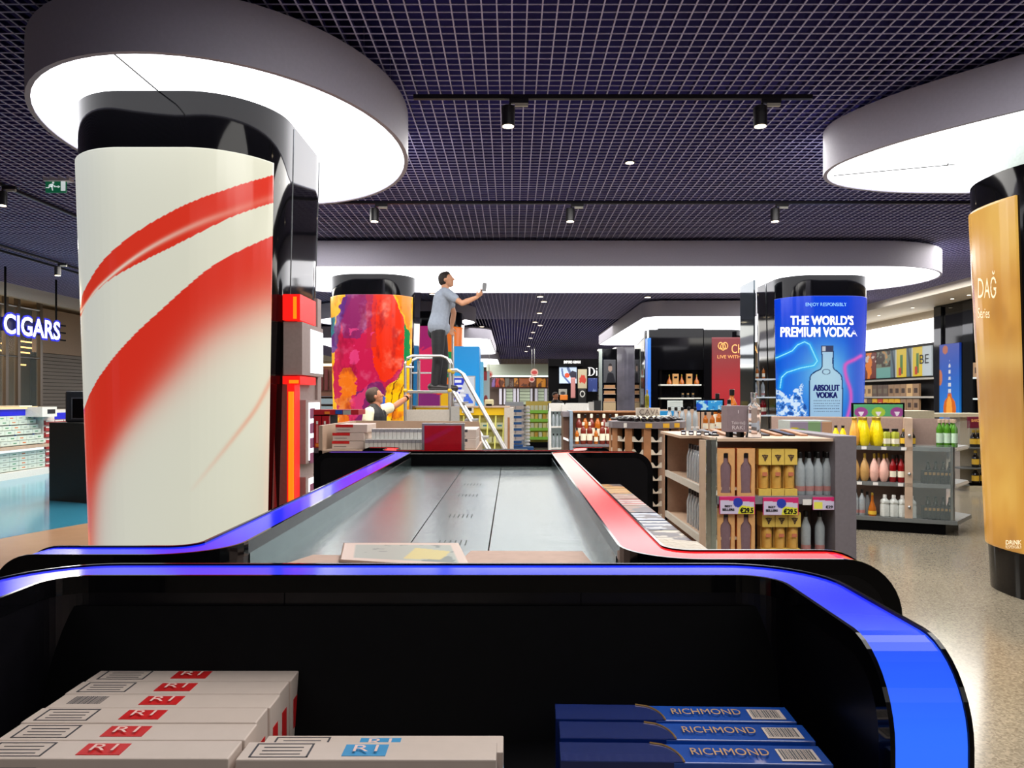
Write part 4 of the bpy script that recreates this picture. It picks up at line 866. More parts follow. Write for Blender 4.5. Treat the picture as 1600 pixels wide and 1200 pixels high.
# signs standing on it
def boardthing(name, label, cat, px0, py0, px1, py1, Y, paint, thick=.02, frame=None, nu=40, nv=30, mat=None, group=None, legs=None):
    q = rect(px0, py0, px1, py1, Y); t = thing(name, label, cat, ((q[0].x+q[1].x)/2, Y, q[0].z), group=group)
    if frame: slab('frame', (q[0]+Vector((-.02, .004, -.02)), q[1]+Vector((.02, .004, -.02)), q[2]+Vector((.02, .004, .02)), q[3]+Vector((-.02, .004, .02))), frame, t, thick)
    surf('face', quad(*q), nu, nv, paint, mat or PRINT, t, .004 if frame else thick)
    if legs is not None: 
        for x in (q[0].x+.05, q[1].x-.05): B().tube([(x, Y+.01, q[0].z-.01), (x, Y+.01, legs)], .006, 6).build('leg', BLACKM, t)
    return t
def pgreen(px, py, u, v):
    c = np.tile(np.array([84., 160., 110.]), (len(px), 1))
    for cx, col in ((.15, (150, 70, 140)), (.88, (150, 70, 140)), (.5, (160, 190, 60))): c = mixc(c, np.hypot((u-cx)*2.6, v-.45) < .36, col)
    for cx in (.15, .88, .5): c = mixc(c, inpoly(u, v, [(cx-.06, .5), (cx+.06, .5), (cx+.02, .2), (cx-.02, .2)]), (225, 215, 225))
    c = mixc(c, (v < .16), (190, 150, 150)); return c
boardthing('shelf_sign', 'green picture sign with cocktail glasses above the liqueur gondola', 'sign', 1334, 632, 1411, 654, 9.75, pgreen, .03, BLACKM, 80, 30, legs=1.27)
# colourful box display behind the nearest gondola
def pcol(px, py, u, v):
    c = np.tile(np.array([150., 140., 165.]), (len(px), 1)); c = mixc(c, (u > .42)*(u < .72), (126, 165, 120)); c = mixc(c, u > .76, (190, 150, 120)); c = mixc(c, np.hypot((u-.1)*1.5, v-.4) < .25, (205, 190, 50)); c = mixc(c, np.hypot((u-.25)*1.5, v-.3) < .28, (110, 160, 80)); return c
q = rect(1235, 659, 1300, 684, 7.6); cbx = thing('display_box', 'long pastel printed box display before the blue vodka poster', 'display', (2.97, 7.7, 1.15))
surf('front_print', quad(*q), 60, 24, pcol, PRINT, cbx, .01); B().box(q[0].x, q[1].x, 7.611, 7.95, q[0].z, q[2].z+.01).build('box_body', M('pastel_grey', (168, 176, 172), .5), cbx)
gD = thing('display_gondola', 'low wood gondola standing between the nearest gondola and the vodka column', 'shelf unit', (2.9, 8.0, 0))
B().box(2.8, 3.3, 7.5, 8.5, 0, q[0].z-.001).build('cabinet_body', WOODL, gD); B().box(2.79, 3.32, 7.48, 8.52, q[0].z-.03, q[0].z-.0005).build('top_board', GREY, gD)
# ---------------------------------------------------------------- octagonal wine rack
wr = thing('wine_rack', 'round many-sided oak wine rack with scalloped grey bottle cradles', 'wine rack', (1.29, 7.38, 0))
c0 = (1.29, 7.38); RR = .345; zt = 1.30
oc = [(c0[0]+RR*math.cos(math.radians(30*k-90-8)), c0[1]+RR*math.sin(math.radians(30*k-90-8))) for k in range(12)]
B().prism([(c0[0]+(x-c0[0])*.8, c0[1]+(y-c0[1])*.8) for x, y in oc], .0, zt-.03).build('dark_core', BLACKM, wr)
B().prism([(c0[0]+(x-c0[0])*1.08, c0[1]+(y-c0[1])*1.08) for x, y in oc], zt-.03, zt+.03).build('rim_board', GREY, wr)
B().prism(oc, .0, .10).build('plinth', WOOD, wr)
for k in range(12):
    a = Vector((*oc[k], 0)); b2 = Vector((*oc[(k+1) % 12], 0)); e = (b2-a); L = e.length; e.normalize(); n_ = Vector((e.y, -e.x, 0))
    def bx(s0, s1, d0, d1, z0, z1, b):
        p = [a+e*s0-n_*d1, a+e*s1-n_*d1, a+e*s1-n_*d0, a+e*s0-n_*d0]; return b.hexa([(q.x, q.y, z0) for q in p]+[(q.x, q.y, z1) for q in p])
    bx(-.034, .034, -.0, .07, .1, zt-.03, B()).build('oak_post', WOOD, wr)
    if k in (0, 11, 1, 10, 9, 2):
        for s0, s1 in ((.034, L-.034),):
            for j in range(9):
                z = zt-.155-j*.118; b = B(); n2 = 6; w = s1-s0
                for m in range(n2):
                    f0 = m/n2; f1 = (m+1)/n2; h0 = .05-.042*math.sin(math.pi*min(1, max(0, (f0-.15)/.7))); h1 = .05-.042*math.sin(math.pi*min(1, max(0, (f1-.15)/.7)))
                    p0 = a+e*(s0+w*f0)-n_*.004; p1 = a+e*(s0+w*f1)-n_*.003; r0 = p0-n_*.03; r1 = p1-n_*.03
                    b.hexa([(p0.x, p0.y, z), (p1.x, p1.y, z), (r1.x, r1.y, z), (r0.x, r0.y, z), (p0.x, p0.y, z+h0), (p1.x, p1.y, z+h1), (r1.x, r1.y, z+h1), (r0.x, r0.y, z+h0)])
                b.build('bottle_cradle', M('cradle_grey', (214, 206, 192), .5), wr)
for k in range(6):
    a = math.radians(-90-60+k*24); p = (c0[0]+RR*1.085*math.cos(a), c0[1]+RR*1.085*math.sin(a)); 
for k, px in enumerate((958, 982, 1014, 1042, 1060)):
    x = (px-HX)/F*7.0; yy = c0[1]-math.sqrt(max(.0, (RR*1.04)**2-(x-c0[0])**2))-.012; B().box(x-.03, x+.03, yy-.004, yy, zt-.022, zt+.018).build('price_tag', (M('tag_white', (225, 222, 218), .5) if k < 2 else M('tag_yellow', (222, 170, 40), .5)), wr)
wl = bottle('wine_bottle', sh(.30, .037), WINE, (.0155, .26, .302), CAPB, (.0375, .06, .13), LABW)
for k in range(13):
    a = math.radians(180+k*15); r0 = .125; o = put(wl, (c0[0]+r0*math.cos(a), c0[1]+r0*math.sin(a), zt+.060), 'wine bottle lying outward on the rack top, '+nth(k, 13) if k < 12 else 'wine bottle lying outward on the rack top, rightmost', 'wine bottles lying radially on the rack')
    o.rotation_euler = (0, math.radians(92), a); o.scale = (.68, .68, .72)
cv = thing('cylinder_sign', 'round beige CAVA sign on top of the wine rack', 'sign', (c0[0], c0[1], zt+.03))
cc_ = (1.305, 7.38); B().lathe([(.115, .0), (.115, .125)], 32, (cc_[0], cc_[1], zt+.03)).build('sign_drum', M('drum_beige', (188, 178, 166), .6), cv, smooth=True)

def drum(a, b): t = math.radians(-90-52+104*a); return (cc_[0]+.117*math.cos(t), cc_[1]+.117*math.sin(t), zt+.03+.062+.05*b)
lettering('CAVA', None, M('brown_ink', (110, 96, 90), .5), cv, 0, mapf=drum)
put(olv, (1.295, 7.36, zt+.155), 'olive green cava bottle standing on the CAVA drum', scale=.56)
# ---------------------------------------------------------------- bottles on glass shelves behind the rack
gl = thing('display_gondola', 'wood and glass gondola with clear and amber bottles before the whisky column', 'shelf unit', (2.15, 8.3, 0))
B().box(1.65, 2.75, 8.9, 8.95, 0, 1.42).build('back_panel', WOODL, gl); B().box(1.65, 2.75, 8.2, 8.9, 0, 1.155).build('cabinet_body', M('taupe_light', (170, 140, 120), .5), gl)
B().box(1.62, 2.78, 8.15, 8.96, 1.156, 1.18).build('glass_top', PANE, gl); B().box(2.39, 2.43, 8.2, 8.9, 1.18, 1.44).build('divider', WOODL, gl)
for r_ in range(2):
    for i in range(5): put(vods, (1.70+i*.07+.03*r_, 8.3+.12*r_, 1.18), 'slim clear bottle on the glass gondola top, %s of the %s row' % (nth(i, 5), ('front', 'back')[r_]), 'slim clear bottles on the glass gondola')
for i in range(2): put(amb, (2.09+i*.075, 8.3, 1.18), 'dark labelled bottle on the glass gondola, '+('left', 'right')[i], 'dark labelled bottles on the glass gondola', 0, .75)
for i in range(3): put(amb, (2.23+i*.06, 8.28, 1.18), 'amber bottle with tall neck on the glass gondola, '+nth(i, 3), 'amber bottles on the glass gondola', 0, .85)
for i in range(2): put(vods, (2.47+i*.07, 8.3, 1.18), 'slim clear bottle right of the divider, '+('left', 'right')[i], 'slim clear bottles on the glass gondola')
for k, px in enumerate((1082, 1089, 1101, 1119)): slab('price_tag', rect(px-2, 666, px+3, 669, 8.14), M('tag_white', (225, 222, 218), .5), gl, .003)
def pblue(px, py, u, v):
    n = wob(px, py, 3, 2); c = np.tile(np.array([40., 150., 220.]), (len(px), 1)); c = mixc(c, (n > .2)*(u < .45), (20, 80, 200)); c = mixc(c, (n < -.4), (170, 220, 240)); c = mixc(c, (n > .35)*(u > .6)*(v < .4), (30, 110, 190)); return c
boardthing('shelf_sign', 'bright blue sign with dark right edge above the glass gondola', 'sign', 1088, 626, 1129, 641, 8.6, pblue, .03, BLACKM, 60, 24, legs=1.18)
boardthing('shelf_sign', 'plain white paper sign in a thin stand left of the blue sign', 'sign', 1043, 626, 1067, 642, 8.5, lambda px, py, u, v: mixc(np.tile(np.array([218., 226., 222.]), (len(px), 1)), (np.sin(v*34) > .75)*(u > .15)*(u < .85), (185, 200, 198)), .008, None, 40, 30, legs=1.18)
boardthing('shelf_sign', 'small cyan sign low behind the CAVA drum', 'sign', 1030, 642, 1053, 654, 8.5, flat((35, 150, 215)), .02, legs=1.18)
put(amb, (2.34, 8.75, 1.18), 'tall amber bottle with long purple neck above the blue sign', scale=1.45); put(amb, (2.42, 8.45, 1.18), 'tallest amber bottle beside the cube sign', scale=1.6)
put(vods, (2.36, 8.15+.2, 1.18), 'clear bottle with black top between the tall amber bottles', scale=1.3)
# ---------------------------------------------------------------- whisky gondola left of the wine rack
gw = thing('display_gondola', 'dark gondola with rows of labelled whisky bottles left of the wine rack', 'shelf unit', (1.0, 10.3, 0))
YW = 10.2; xl, xr = P(895, 0, YW).x, P(960, 0, YW).x
B().box(xl, xr+.7, YW+.02, YW+.5, 0, .12).build('plinth', BLACKM, gw); B().box(xl, xr+.7, YW+.46, YW+.5, .12, 1.36).build('back_panel', WOOD, gw)
for z in (.50, .935): B().box(xl, xr+.7, YW, YW+.46, z-.03, z).build('shelf_board', GREY, gw)
B().box(xl, xr+.7, YW+.25, YW+.5, 1.355, 1.375).build('top_board', WOOD, gw); B().box(xl-.04, xl, YW, YW+.5, 0, 1.38).build('side_panel', M('silver_blue', (150, 170, 190), .3, .4), gw)
B().box(xl-.12, xl-.045, YW+.1, YW+.5, 0, 1.35).build('side_bay', M('dark_oak', (90, 62, 50), .5), gw); B().box(xl-.13, xl-.041, YW+.06, YW+.5, 1.30, 1.37).build('bay_header', GREY, gw)
B().hexa([(xl-.12, YW+.08, 1.0), (xl-.05, YW+.08, .97), (xl-.05, YW+.1, .97), (xl-.12, YW+.1, 1.0), (xl-.12, YW+.08, 1.03), (xl-.05, YW+.08, 1.0), (xl-.05, YW+.1, 1.0), (xl-.12, YW+.1, 1.03)]).build('paper_label', TWHITE, gw)
for i in range(8): put(ros if i % 3 else amb, (xl+.06+i*.085, YW+.06, .935), 'whisky bottle with pale label on the dark gondola, front row, '+nth(i, 8), 'rose whisky bottles on the dark gondola')
for i in range(7): put(amb if i % 2 else ros, (xl+.10+i*.085, YW+.22, .98+.0), 'whisky bottle with pale label on the dark gondola, back row, '+nth(i, 7), 'rose whisky bottles on the dark gondola', 0, 1.2)
B().box(xl, xr+.7, YW+.13, YW+.45, .935, .98).build('step_riser', GREY, gw)
for i in range(2): put(grn, (xl+.08+i*.09, YW+.08, .50), 'green bottle on the lower shelf of the dark gondola, '+('left', 'right')[i], 'green bottles on the dark gondola')
for i in range(3): put(wne, (xl+.28+i*.10, YW+.08, .50), 'dark wine bottle on the lower shelf of the dark gondola, '+nth(i, 3), 'wine bottles on the dark gondola')
# ---------------------------------------------------------------- white coolers
for (px0, px1, Y, lab) in ((858, 882, 15.0, 'white curved shelf stand with rows of clear bottles, the left one'), (884, 921, 16.2, 'white curved shelf stand partly hidden behind the whisky gondola')):
    t = thing('drinks_stand', lab, 'shelf unit', (P((px0+px1)/2, 0, Y).x, Y, 0), group='white curved bottle stands'); a0, a1 = P(px0, 0, Y).x, P(px1, 0, Y).x; top = EYE-8/F*Y
    for xx in (a0, a1-.04):
        B().add(*(lambda P_: ([(xx+dx, y, z) for dx in (0, .04) for y, z in P_], [tuple(range(len(P_)-1, -1, -1)), tuple(range(len(P_), 2*len(P_)))]+[(i, (i+1) % len(P_), len(P_)+(i+1) % len(P_), len(P_)+i) for i in range(len(P_))]))([(Y, 0), (Y-.06, .4), (Y, .9), (Y+.12, top), (Y+.5, top), (Y+.5, 0)])).build('side_panel', WHITE, t)
    B().box(a0, a1, Y+.1, Y+.5, top-.16, top).build('header', WHITE, t); B().box(a0+.04, a1-.04, Y+.44, Y+.48, .1, top-.16).build('back_panel', M('cool_white', (190, 205, 205), .5, emit=.15), t)
    for z in (.12, .58, 1.0): B().box(a0+.04, a1-.04, Y+.02, Y+.44, z-.03, z).build('shelf_board', WHITE, t)
    for z, nm in ((.58, 'middle'), (1.0, 'top'), (.12, 'bottom')):
        for i in range(3): put(vods, (a0+.09+i*.075, Y+.10, z), 'clear bottle with black cap on the %s shelf of the white stand, %s' % (nm, nth(i, 3)) if px0 == 858 else 'clear bottle on the %s shelf of the hidden white stand, %s' % (nm, nth(i, 3)), 'clear bottles on the white stands')
ct = thing('side_column', 'slim white pillar between the two white bottle stands', 'pillar', (1.2, 15.2, 0)); q = rect(878, 632, 886, 700, 15.0); B().box(q[0].x, q[1].x, 15.0, 15.3, 0, q[2].z).build('pillar_body', WHITE, ct)
for z in (1.2, .95): B().box(q[0].x+.02, q[1].x-.02, 14.99, 15.0, z, z+.08).build('black_mark', TBLACK, ct)
# ---------------------------------------------------------------- green and yellow snack gondola
gs = thing('display_gondola', 'snack gondola with green shelf edges and yellow packs', 'shelf unit', (1.1, 24, 0)); Yg = 24.0
a0, a1 = P(822, 0, Yg).x, P(862, 0, Yg).x
B().box(a0, a1, Yg+.3, Yg+.5, 0, 1.45).build('back_panel', M('snack_back', (214, 186, 90), .6), gs); B().box(a0, a1, Yg, Yg+.3, 0, .16).build('plinth', BLACKM, gs)
LIME = M('lime_edge', (130, 190, 60), .4, emit=.1)
for k, z in enumerate((.34, .62, .90, 1.17)): B().box(a0, a1, Yg-.02, Yg+.3, z-.09, z).build('shelf_board', LIME, gs)
sn = [B().box(-.05, .05, -.03, .03, 0, .15).build('snack_pack', M('snack_%d' % k, c, .5)) for k, c in enumerate(((226, 190, 80), (232, 214, 150), (214, 160, 60), (225, 220, 190)))]
for o in sn: o['category'] = 'packet'
for k, z in enumerate((.34, .62, .90, 1.17)):
    for i in range(6): put(sn[(i*k+i+k) % 4], (a0+.07+i*.125, Yg+.06, z), 'small pale yellow packet, %s green-edged shelf, %s' % (('lowest', 'second', 'third', 'top')[k], nth(i, 6)), 'packets on the green-edged shelves')
# ---------------------------------------------------------------- blue-shelved unit
gb_ = thing('display_gondola', 'pale unit with blue shelf backs and white cartons', 'shelf unit', (0, 23, 0)); Yb = 23.0
q = rect(789, 628, 818, 692, Yb); x0, x1 = q[0].x, q[1].x; zt_ = q[2].z
B().box(x0, x1, Yb+.06, Yb+.6, .0, zt_).build('cabinet_body', M('pale_grey_unit', (176, 180, 184), .5), gb_)
B().box(x0+.02, x1-.02, Yb+.0, Yb+.06, .1, .16).build('base_edge', M('deep_blue', (40, 96, 160), .4), gb_)
B().box(x0, x1+.3, Yb-.25, Yb+.5, .0, .08).build('base_edge', M('deep_blue', (40, 96, 160), .4), gb_)
for k in range(6):
    z = .2+k*.185; B().box(x0+.08, x1-.06, Yb+.0, Yb+.059, z, z+.08).build('blue_strip', M('deep_blue', (40, 96, 160), .4), gb_); B().box(x0+.08, x1-.06, Yb-.02, Yb+.059, z+.078, z+.1).build('shelf_edge', WHITE, gb_)
wc = B().box(-.12, .12, -.02, .02, 0, .085).build('small_carton', CART); wc['category'] = 'carton'
for k in range(6):
    for i in range(2): put(wc, (x0+.19+i*.26, Yb+.0, .303+k*.185-.0), 'white carton on the blue-backed unit, %s shelf from the floor, %s' % (('lowest', 'second', 'third', 'fourth', 'fifth', 'sixth')[k], ('left', 'right')[i]), 'cartons on the blue-backed unit')
b = B()
for k in range(12): b.lathe([(.09, .12+k*.1), (.11, .15+k*.1), (.09, .2+k*.1)], 12, (x1+.1, Yb+.2, 0))
b.build('round_end_shelves', WHITE, gb_)
# ---------------------------------------------------------------- yellow counter
gy = thing('display_gondola', 'yellow-topped tobacco unit with slanted glass racks behind the ladder', 'shelf unit', (-.9, 14, 0)); Yy = 14.0
x0, x1 = P(650, 0, Yy).x, P(788, 0, Yy).x
YELM = M('sun_yellow', (245, 200, 20), .4, emit=.15)
B().box(x0, x1, Yy+.1, Yy+.9, 0, 1.36).build('cabinet_body', M('rack_olive', (176, 172, 100), .5), gy)
B().box(x0, x1, Yy-.02, Yy+.1, 1.24, 1.375).build('yellow_band', YELM, gy); B().box(x0-.05, x1+.1, Yy-.08, Yy+.95, 1.376, 1.40).build('counter_top', WOODL, gy)
B().box(x1, x1+.17, Yy-.1, Yy+.9, 0, 1.375).build('end_panel', M('warm_white', (205, 196, 184), .5), gy); B().box(x1+.06, x1+.10, Yy-.105, Yy-.1, .1, 1.2).build('wood_inlay', WOOD, gy)
q = rect(722, 632, 740, 645, Yy-.05); B().box(q[0].x, q[1].x, Yy-.07, Yy-.025, q[0].z, q[2].z).build('white_plate', WHITE, gy); q = rect(727, 636, 737, 642, Yy-.08); B().box(q[0].x, q[1].x, Yy-.075, Yy-.07, q[0].z, q[2].z).build('dark_slot', TBLACK, gy)
xs = np.linspace(x0+.1, x1-.05, 11)
for x in xs:
    B().hexa([(x-.012, Yy-.08, .1), (x+.012, Yy-.08, .1), (x+.012, Yy-.06, .1), (x-.012, Yy-.06, .1), (x+.03, Yy-.0, 1.23), (x+.054, Yy-.0, 1.23), (x+.054, Yy+.02, 1.23), (x+.03, Yy+.02, 1.23)]).build('rack_rod', M('rod_cream', (228, 226, 120), .4, emit=.1), gy)
for k in range(4):
    z = .2+k*.26; yy = Yy-.05+.05*k/3; B().box(x0, x1, yy, Yy+.1, z, z+.02).build('rack_shelf', M('rack_olive', (176, 172, 100), .5), gy)
yc = B().box(-.12, .12, -.02, .02, 0, .10).build('small_carton', M('carton_pale', (206, 206, 170), .4)); yc['category'] = 'carton'; B().box(-.04, .04, -.0205, -.02, .03, .06).build('mark', M('teal_mark', (70, 130, 140), .5), yc)
for k in range(4):
    for i in range(6): put(yc, (x0+.2+i*.265, Yy+.045, .222+k*.26), 'pale carton in the rack of the yellow unit, %s row, %s' % (('lowest', 'second', 'third', 'top')[k], nth(i, 6)), 'cartons in the yellow unit')
def pposter(px, py, u, v):
    c = np.tile(np.array([205., 212., 222.]), (len(px), 1)); i = (u > .05)*(u < .95)*(v > .04)*(v < .96); c = mixc(c, i*inpoly(u, v, [(.05, .04), (.4, .45), (.62, .96), (.05, .96)]), (36, 60, 205)); c = mixc(c, i*inpoly(u, v, [(.45, .04), (.7, .4), (.95, .1), (.95, .04)]), (60, 110, 225))
    for k in range(4): c = mixc(c, (np.abs(v-.84+k*.17) < .045)*(np.abs(u-.3-.06*k) < .14), (235, 240, 250)); c = mixc(c, (np.abs(v-.5+k*.13) < .03)*(np.abs(u-.65) < .1)*(k > 0), (90, 120, 220))
    return c
boardthing('poster_stand', 'blue and white diagonal poster on the yellow unit counter', 'poster', 705, 589, 741, 632, 14.5, pposter, .03, ALU, 60, 60, PRINTL)
cyc = thing('graphic_column', 'plain bright cyan square column behind the ladder rails', 'column', (-.95, 18, 0)); q = rect(709, 541, 749, 640, 17.5)
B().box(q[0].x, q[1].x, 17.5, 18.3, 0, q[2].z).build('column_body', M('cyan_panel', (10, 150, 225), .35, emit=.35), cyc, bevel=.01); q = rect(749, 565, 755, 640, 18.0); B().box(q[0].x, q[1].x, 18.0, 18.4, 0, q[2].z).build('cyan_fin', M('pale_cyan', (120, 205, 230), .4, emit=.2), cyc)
wp = boardthing('poster_stand', 'narrow white totem with red spots beside the cyan column', 'poster', 755, 580, 765, 640, 19.0, lambda px, py, u, v: mixc(mixc(np.tile(np.array([215., 222., 215.]), (len(px), 1)), np.hypot((u-.4)*.4, v-.25) < .13, (176, 60, 50)), (v > .75)*(u < .6), (205, 60, 60)), .05, None, 20, 60)
B().box(-.7, -.56, 19, 19.06, 0, EYE-18/F*19).build('stand_base', WHITE, wp)
tb = thing('counter_till', 'small cream till with dark base on the yellow unit', 'till', (-.55, 14.4, 1.4)); q = rect(757, 624, 771, 636, 14.35); B().box(q[0].x, q[1].x, 14.35, 14.6, 1.41, q[2].z).build('till_body', M('till_cream', (200, 192, 150), .5), tb, bevel=.02); B().box(q[0].x+.03, q[1].x-.03, 14.33, 14.58, 1.401, 1.44).build('till_base', BLACKM, tb)
# second painted column behind the ladder
CQ = Col(-1.98, 19.6, .74, .9, .5, .9, .07); tQ = thing('graphic_column', 'farther column with a similar abstract painting, seen through the ladder frame', 'column', (-1.98, 19.6, 0), group='graphic columns'); CQ.body(tQ)
def paintQ(px, py, u, v):
    n = wob(px, py, 5, 6); X = px+n*2; c = np.tile(np.array([222., 50., 96.]), (len(px), 1)); c = mixc(c, (X > 690), (242, 120, 30)); c = mixc(c, (X > 680)*(py+n*5 > 560)*(X < 697), (232, 60, 40)); c = mixc(c, (py+n*5 > 612), (130, 45, 110)); c = mixc(c, (X > 688)*(py > 612), (240, 180, 20)); c = mixc(c, (X > 698)*(py > 550)*(py < 590), (30, 150, 80)); c = mixc(c, (X < 678)*(py+n*6 < 545), (170, 40, 110)); return c
CQ.panel(.005, .5*.97, .5, 3.3, paintQ, PRINTB, tQ, 60, 120)
# ---------------------------------------------------------------- far shop front
SW = thing('wall_display', 'long pale wall display with a row of small orange and brown pictures', 'shelf unit', (2, 44, 0)); YF = 44.0
def bq(px0, py0, px1, py1, Y, mat, par, d=.1, name='panel'):
    q = rect(px0, py0, px1, py1, Y); return B().box(q[0].x, q[1].x, Y, Y+d, max(0, q[0].z), q[2].z).build(name, mat, par)
bq(760, 569, 872, 589, YF+.3, M('sage_wall', (176, 182, 164), .6), SW, .3, 'header'); bq(765, 586.5, 868, 589, YF+.1, M('cool_glow', (225, 240, 235), .5, emit=1.2), SW, .1, 'light_strip')
bq(762, 589, 872, 692, YF+.5, M('wall_dark', (96, 78, 68), .6), SW, .1, 'back_panel')
pics = [(768, 774, (140, 110, 170)), (774, 781, (190, 60, 50)), (781, 789, (200, 120, 60)), (789, 796, (120, 115, 105)), (796, 803, (118, 100, 90)), (803, 811, (225, 150, 60)), (811, 828, (176, 96, 50)), (828, 838, (120, 80, 62)), (838, 853, (232, 150, 50)), (854, 868, (190, 130, 90))]
for k, (a, b2, c_) in enumerate(pics):
    q = rect(a+.4, 591, b2-.4, 605, YF); o = surf('picture', quad(*q), 10, 10, (lambda c_, k: lambda px, py, u, v: mixc(np.tile(np.array(c_, float), (len(px), 1)), (wob(u*10, v*10, 3, k) > .2)*.8, (80, 40, 26)))(c_, k), PRINTL, SW, .05)
bq(763, 605.5, 872, 607, YF-.1, M('brown_ledge', (70, 34, 32), .5), SW, .5, 'ledge')
for k, (a, b2) in enumerate(((780, 784), (787, 790), (802, 806), (808, 811), (829, 832), (836, 840), (851, 855))): bq(a, 607, b2, 632, YF-.05, M('pilaster', (225, 222, 235), .5, emit=.25), SW, .4, 'pilaster')
for k, (a, b2) in enumerate(((791, 801), (812, 828), (841, 850), (856, 869))):
    bq(a, 607, b2, 632, YF+.2, M('mint_back', (214, 226, 200), .5, emit=.2), SW, .2, 'lit_bay')
    for j in range(4): bq(a, 611+j*5, b2, 612+j*5, YF+.1, M('mint_shelf', (150, 165, 140), .5), SW, .1, 'shelf_board')
for k, (px, py, Y, r_) in enumerate(((764, 585, 40, 6), (835, 582, 38, 6), (831, 593, 38.6, 4.5))):
    p = P(px, py, Y); t = thing('hanging_sign', 'round red and white hanging sign, '+('dark one at the far left', 'larger one over the wall display', 'smaller one below the larger')[k], 'sign', p, group='round hanging signs'); rr = r_/F*Y
    b = B().lathe([(rr, 0), (rr, .04)], 20); b.v = [(x+p.x, z+p.y, y+p.z) for x, y, z in b.v]; b.build('disc', M('sign_pink', (190, 150, 140), .5), t)
    b = B().lathe([(rr*.7, -.01), (rr*.7, .0)], 16); b.v = [(x+p.x, z+p.y, y*.7+p.z) for x, y, z in b.v]; b.build('red_mark', M('sign_dullred', (166, 50, 50), .5), t); B().tube([(p.x, p.y+.02, p.z+rr), (p.x, p.y+.02, 4.1)], .015, 4).build('wire', STEEL, t)
dk = thing('perfume_shop', 'black perfume shop front with small white lettering and a bright screen', 'shop front', (4, 40, 0)); YD = 40.0
bq(857, 561, 940, 700, YD+.2, BLACKM, dk, .4, 'black_wall'); bq(857, 561, 912, 572, YD-.4, BLACKM, dk, .5, 'fascia')
lettering('EMPORIO ARMANI', rect(881, 563.5, 907, 568, YD-.41), TWHITE, dk, .03)
def pscreen(px, py, u, v):
    c = np.tile(np.array([205., 222., 245.]), (len(px), 1)); c = mixc(c, pdist(u, v, [(.15, .9), (.2, .5), (.6, .0)]) < .05, (90, 110, 160)); c = mixc(c, pdist(u, v, [(.5, .95), (.65, .6)]) < .08, (90, 110, 150)); c = mixc(c, inpoly(u, v, [(.55, .6), (.75, .8), (1, .7), (1, .3), (.7, .3)]), (40, 40, 60)); c = mixc(c, np.hypot(u-.45, v-.5) < .15, (220, 80, 40)); return c
surf('screen', quad(*rect(874, 574, 901, 599, YD)), 50, 50, pscreen, print_mat('screen_print', 1.0, .3, 0, .3), dk, .1)
boardthing('poster_stand', 'beige sale poster with a red flower-like mark', 'poster', 903, 577, 917, 607, 38.5, legs=0, paint=lambda px, py, u, v: mixc(np.tile(np.array([186., 176., 150.]), (len(px), 1)), np.hypot((u-.5)*.7, v-.5)+.12*wob(u*20, v*20, 3, 1) < .25, (190, 60, 46)), thick=.05, nu=30, nv=40)
bq(903, 607, 908, 695, 38.6, BLACKM, None, .1, 'poster_post').update_tag() if False else None
boardthing('poster_stand', 'black totem with a white ring mark', 'poster', 904, 608, 916, 633, 37, legs=0, paint=lambda px, py, u, v: mixc(np.tile(np.array([20., 20., 22.]), (len(px), 1)), np.abs(np.hypot((u-.5)*.6, v-.7)-.17) < .035, (200, 200, 200)), thick=.05, nu=30, nv=40)
boardthing('poster_stand', 'dark blue evening poster under the white serif lettering', 'poster', 919, 591, 934, 612, 39.5, legs=0, paint=lambda px, py, u, v: mixc(np.tile(np.array([40., 60., 130.]), (len(px), 1)), wob(u*20, v*20, 5, 3) > .2, (110, 130, 190)), thick=.05, nu=20, nv=20)
boardthing('poster_stand', 'orange framed counter card beneath the bright screen', 'poster', 875, 617, 887, 625, 39, flat((214, 120, 40)), .04, None, 8, 8, legs=0)
boardthing('poster_stand', 'grey portrait card under the bright screen', 'poster', 873, 608, 886, 617, 39.4, legs=0, paint=lambda px, py, u, v: mixc(np.tile(np.array([150., 150., 145.]), (len(px), 1)), np.hypot(u-.5, v-.3) < .3, (50, 50, 55)), thick=.04, nu=16, nv=16)
boardthing('poster_stand', 'pink bottle-shaped totem between the screen and the sale poster', 'poster', 892, 590, 899, 622, 37.5, flat((190, 130, 130)), .06, None, 8, 16, legs=0)
# serif Di sign
di = thing('shop_sign', 'large white serif letters on the black shop wall', 'sign', P(927, 587, YD), group=None); s0 = P(919, 587, YD+.15); sc2 = 1/F*YD
def pl(pts, nm):
    b = B(); n = len(pts); b.v = [(s0.x+x*sc2, YD+.1, s0.z+y*sc2) for x, y in pts]+[(s0.x+x*sc2, YD+.19, s0.z+y*sc2) for x, y in pts]; b.f = [tuple(range(n)), tuple(range(2*n-1, n-1, -1))]+[(i, (i+1) % n, n+(i+1) % n, n+i) for i in range(n)]; b.build('letter_stroke', M('letter_white', (245, 245, 245), .4, emit=1), di)
pl([(0, 0), (4, 0), (4, .8), (0, .8)], 'a'); pl([(0, 12.2), (4, 12.2), (4, 13), (0, 13)], 'a'); pl([(1, .8), (3, .8), (3, 12.2), (1, 12.2)], 'a')
o_ = arc(4, 6.5, 6.5, -90, 90, 12); i_ = arc(4, 6.5, 5.7, 90, -90, 12); 
for k in range(12): a_, b_2 = o_[k], o_[k+1]; c_2, d_2 = [(4+(x-4)*(.72), 6.5+(y-6.5)*.9) for x, y in (o_[k+1], o_[k])]; pl([a_, b_2, c_2, d_2], 'a')
pl([(12.2, 0), (15, 0), (15, .7), (12.2, .7)], 'a'); pl([(12.8, .7), (14.4, .7), (14.4, 8), (12.2, 8), (12.2, 7.4), (12.8, 7.4)], 'a'); pl([(13.6+1*math.cos(k), 11+1*math.sin(k)) for k in np.linspace(0, 5.5, 8)], 'a')
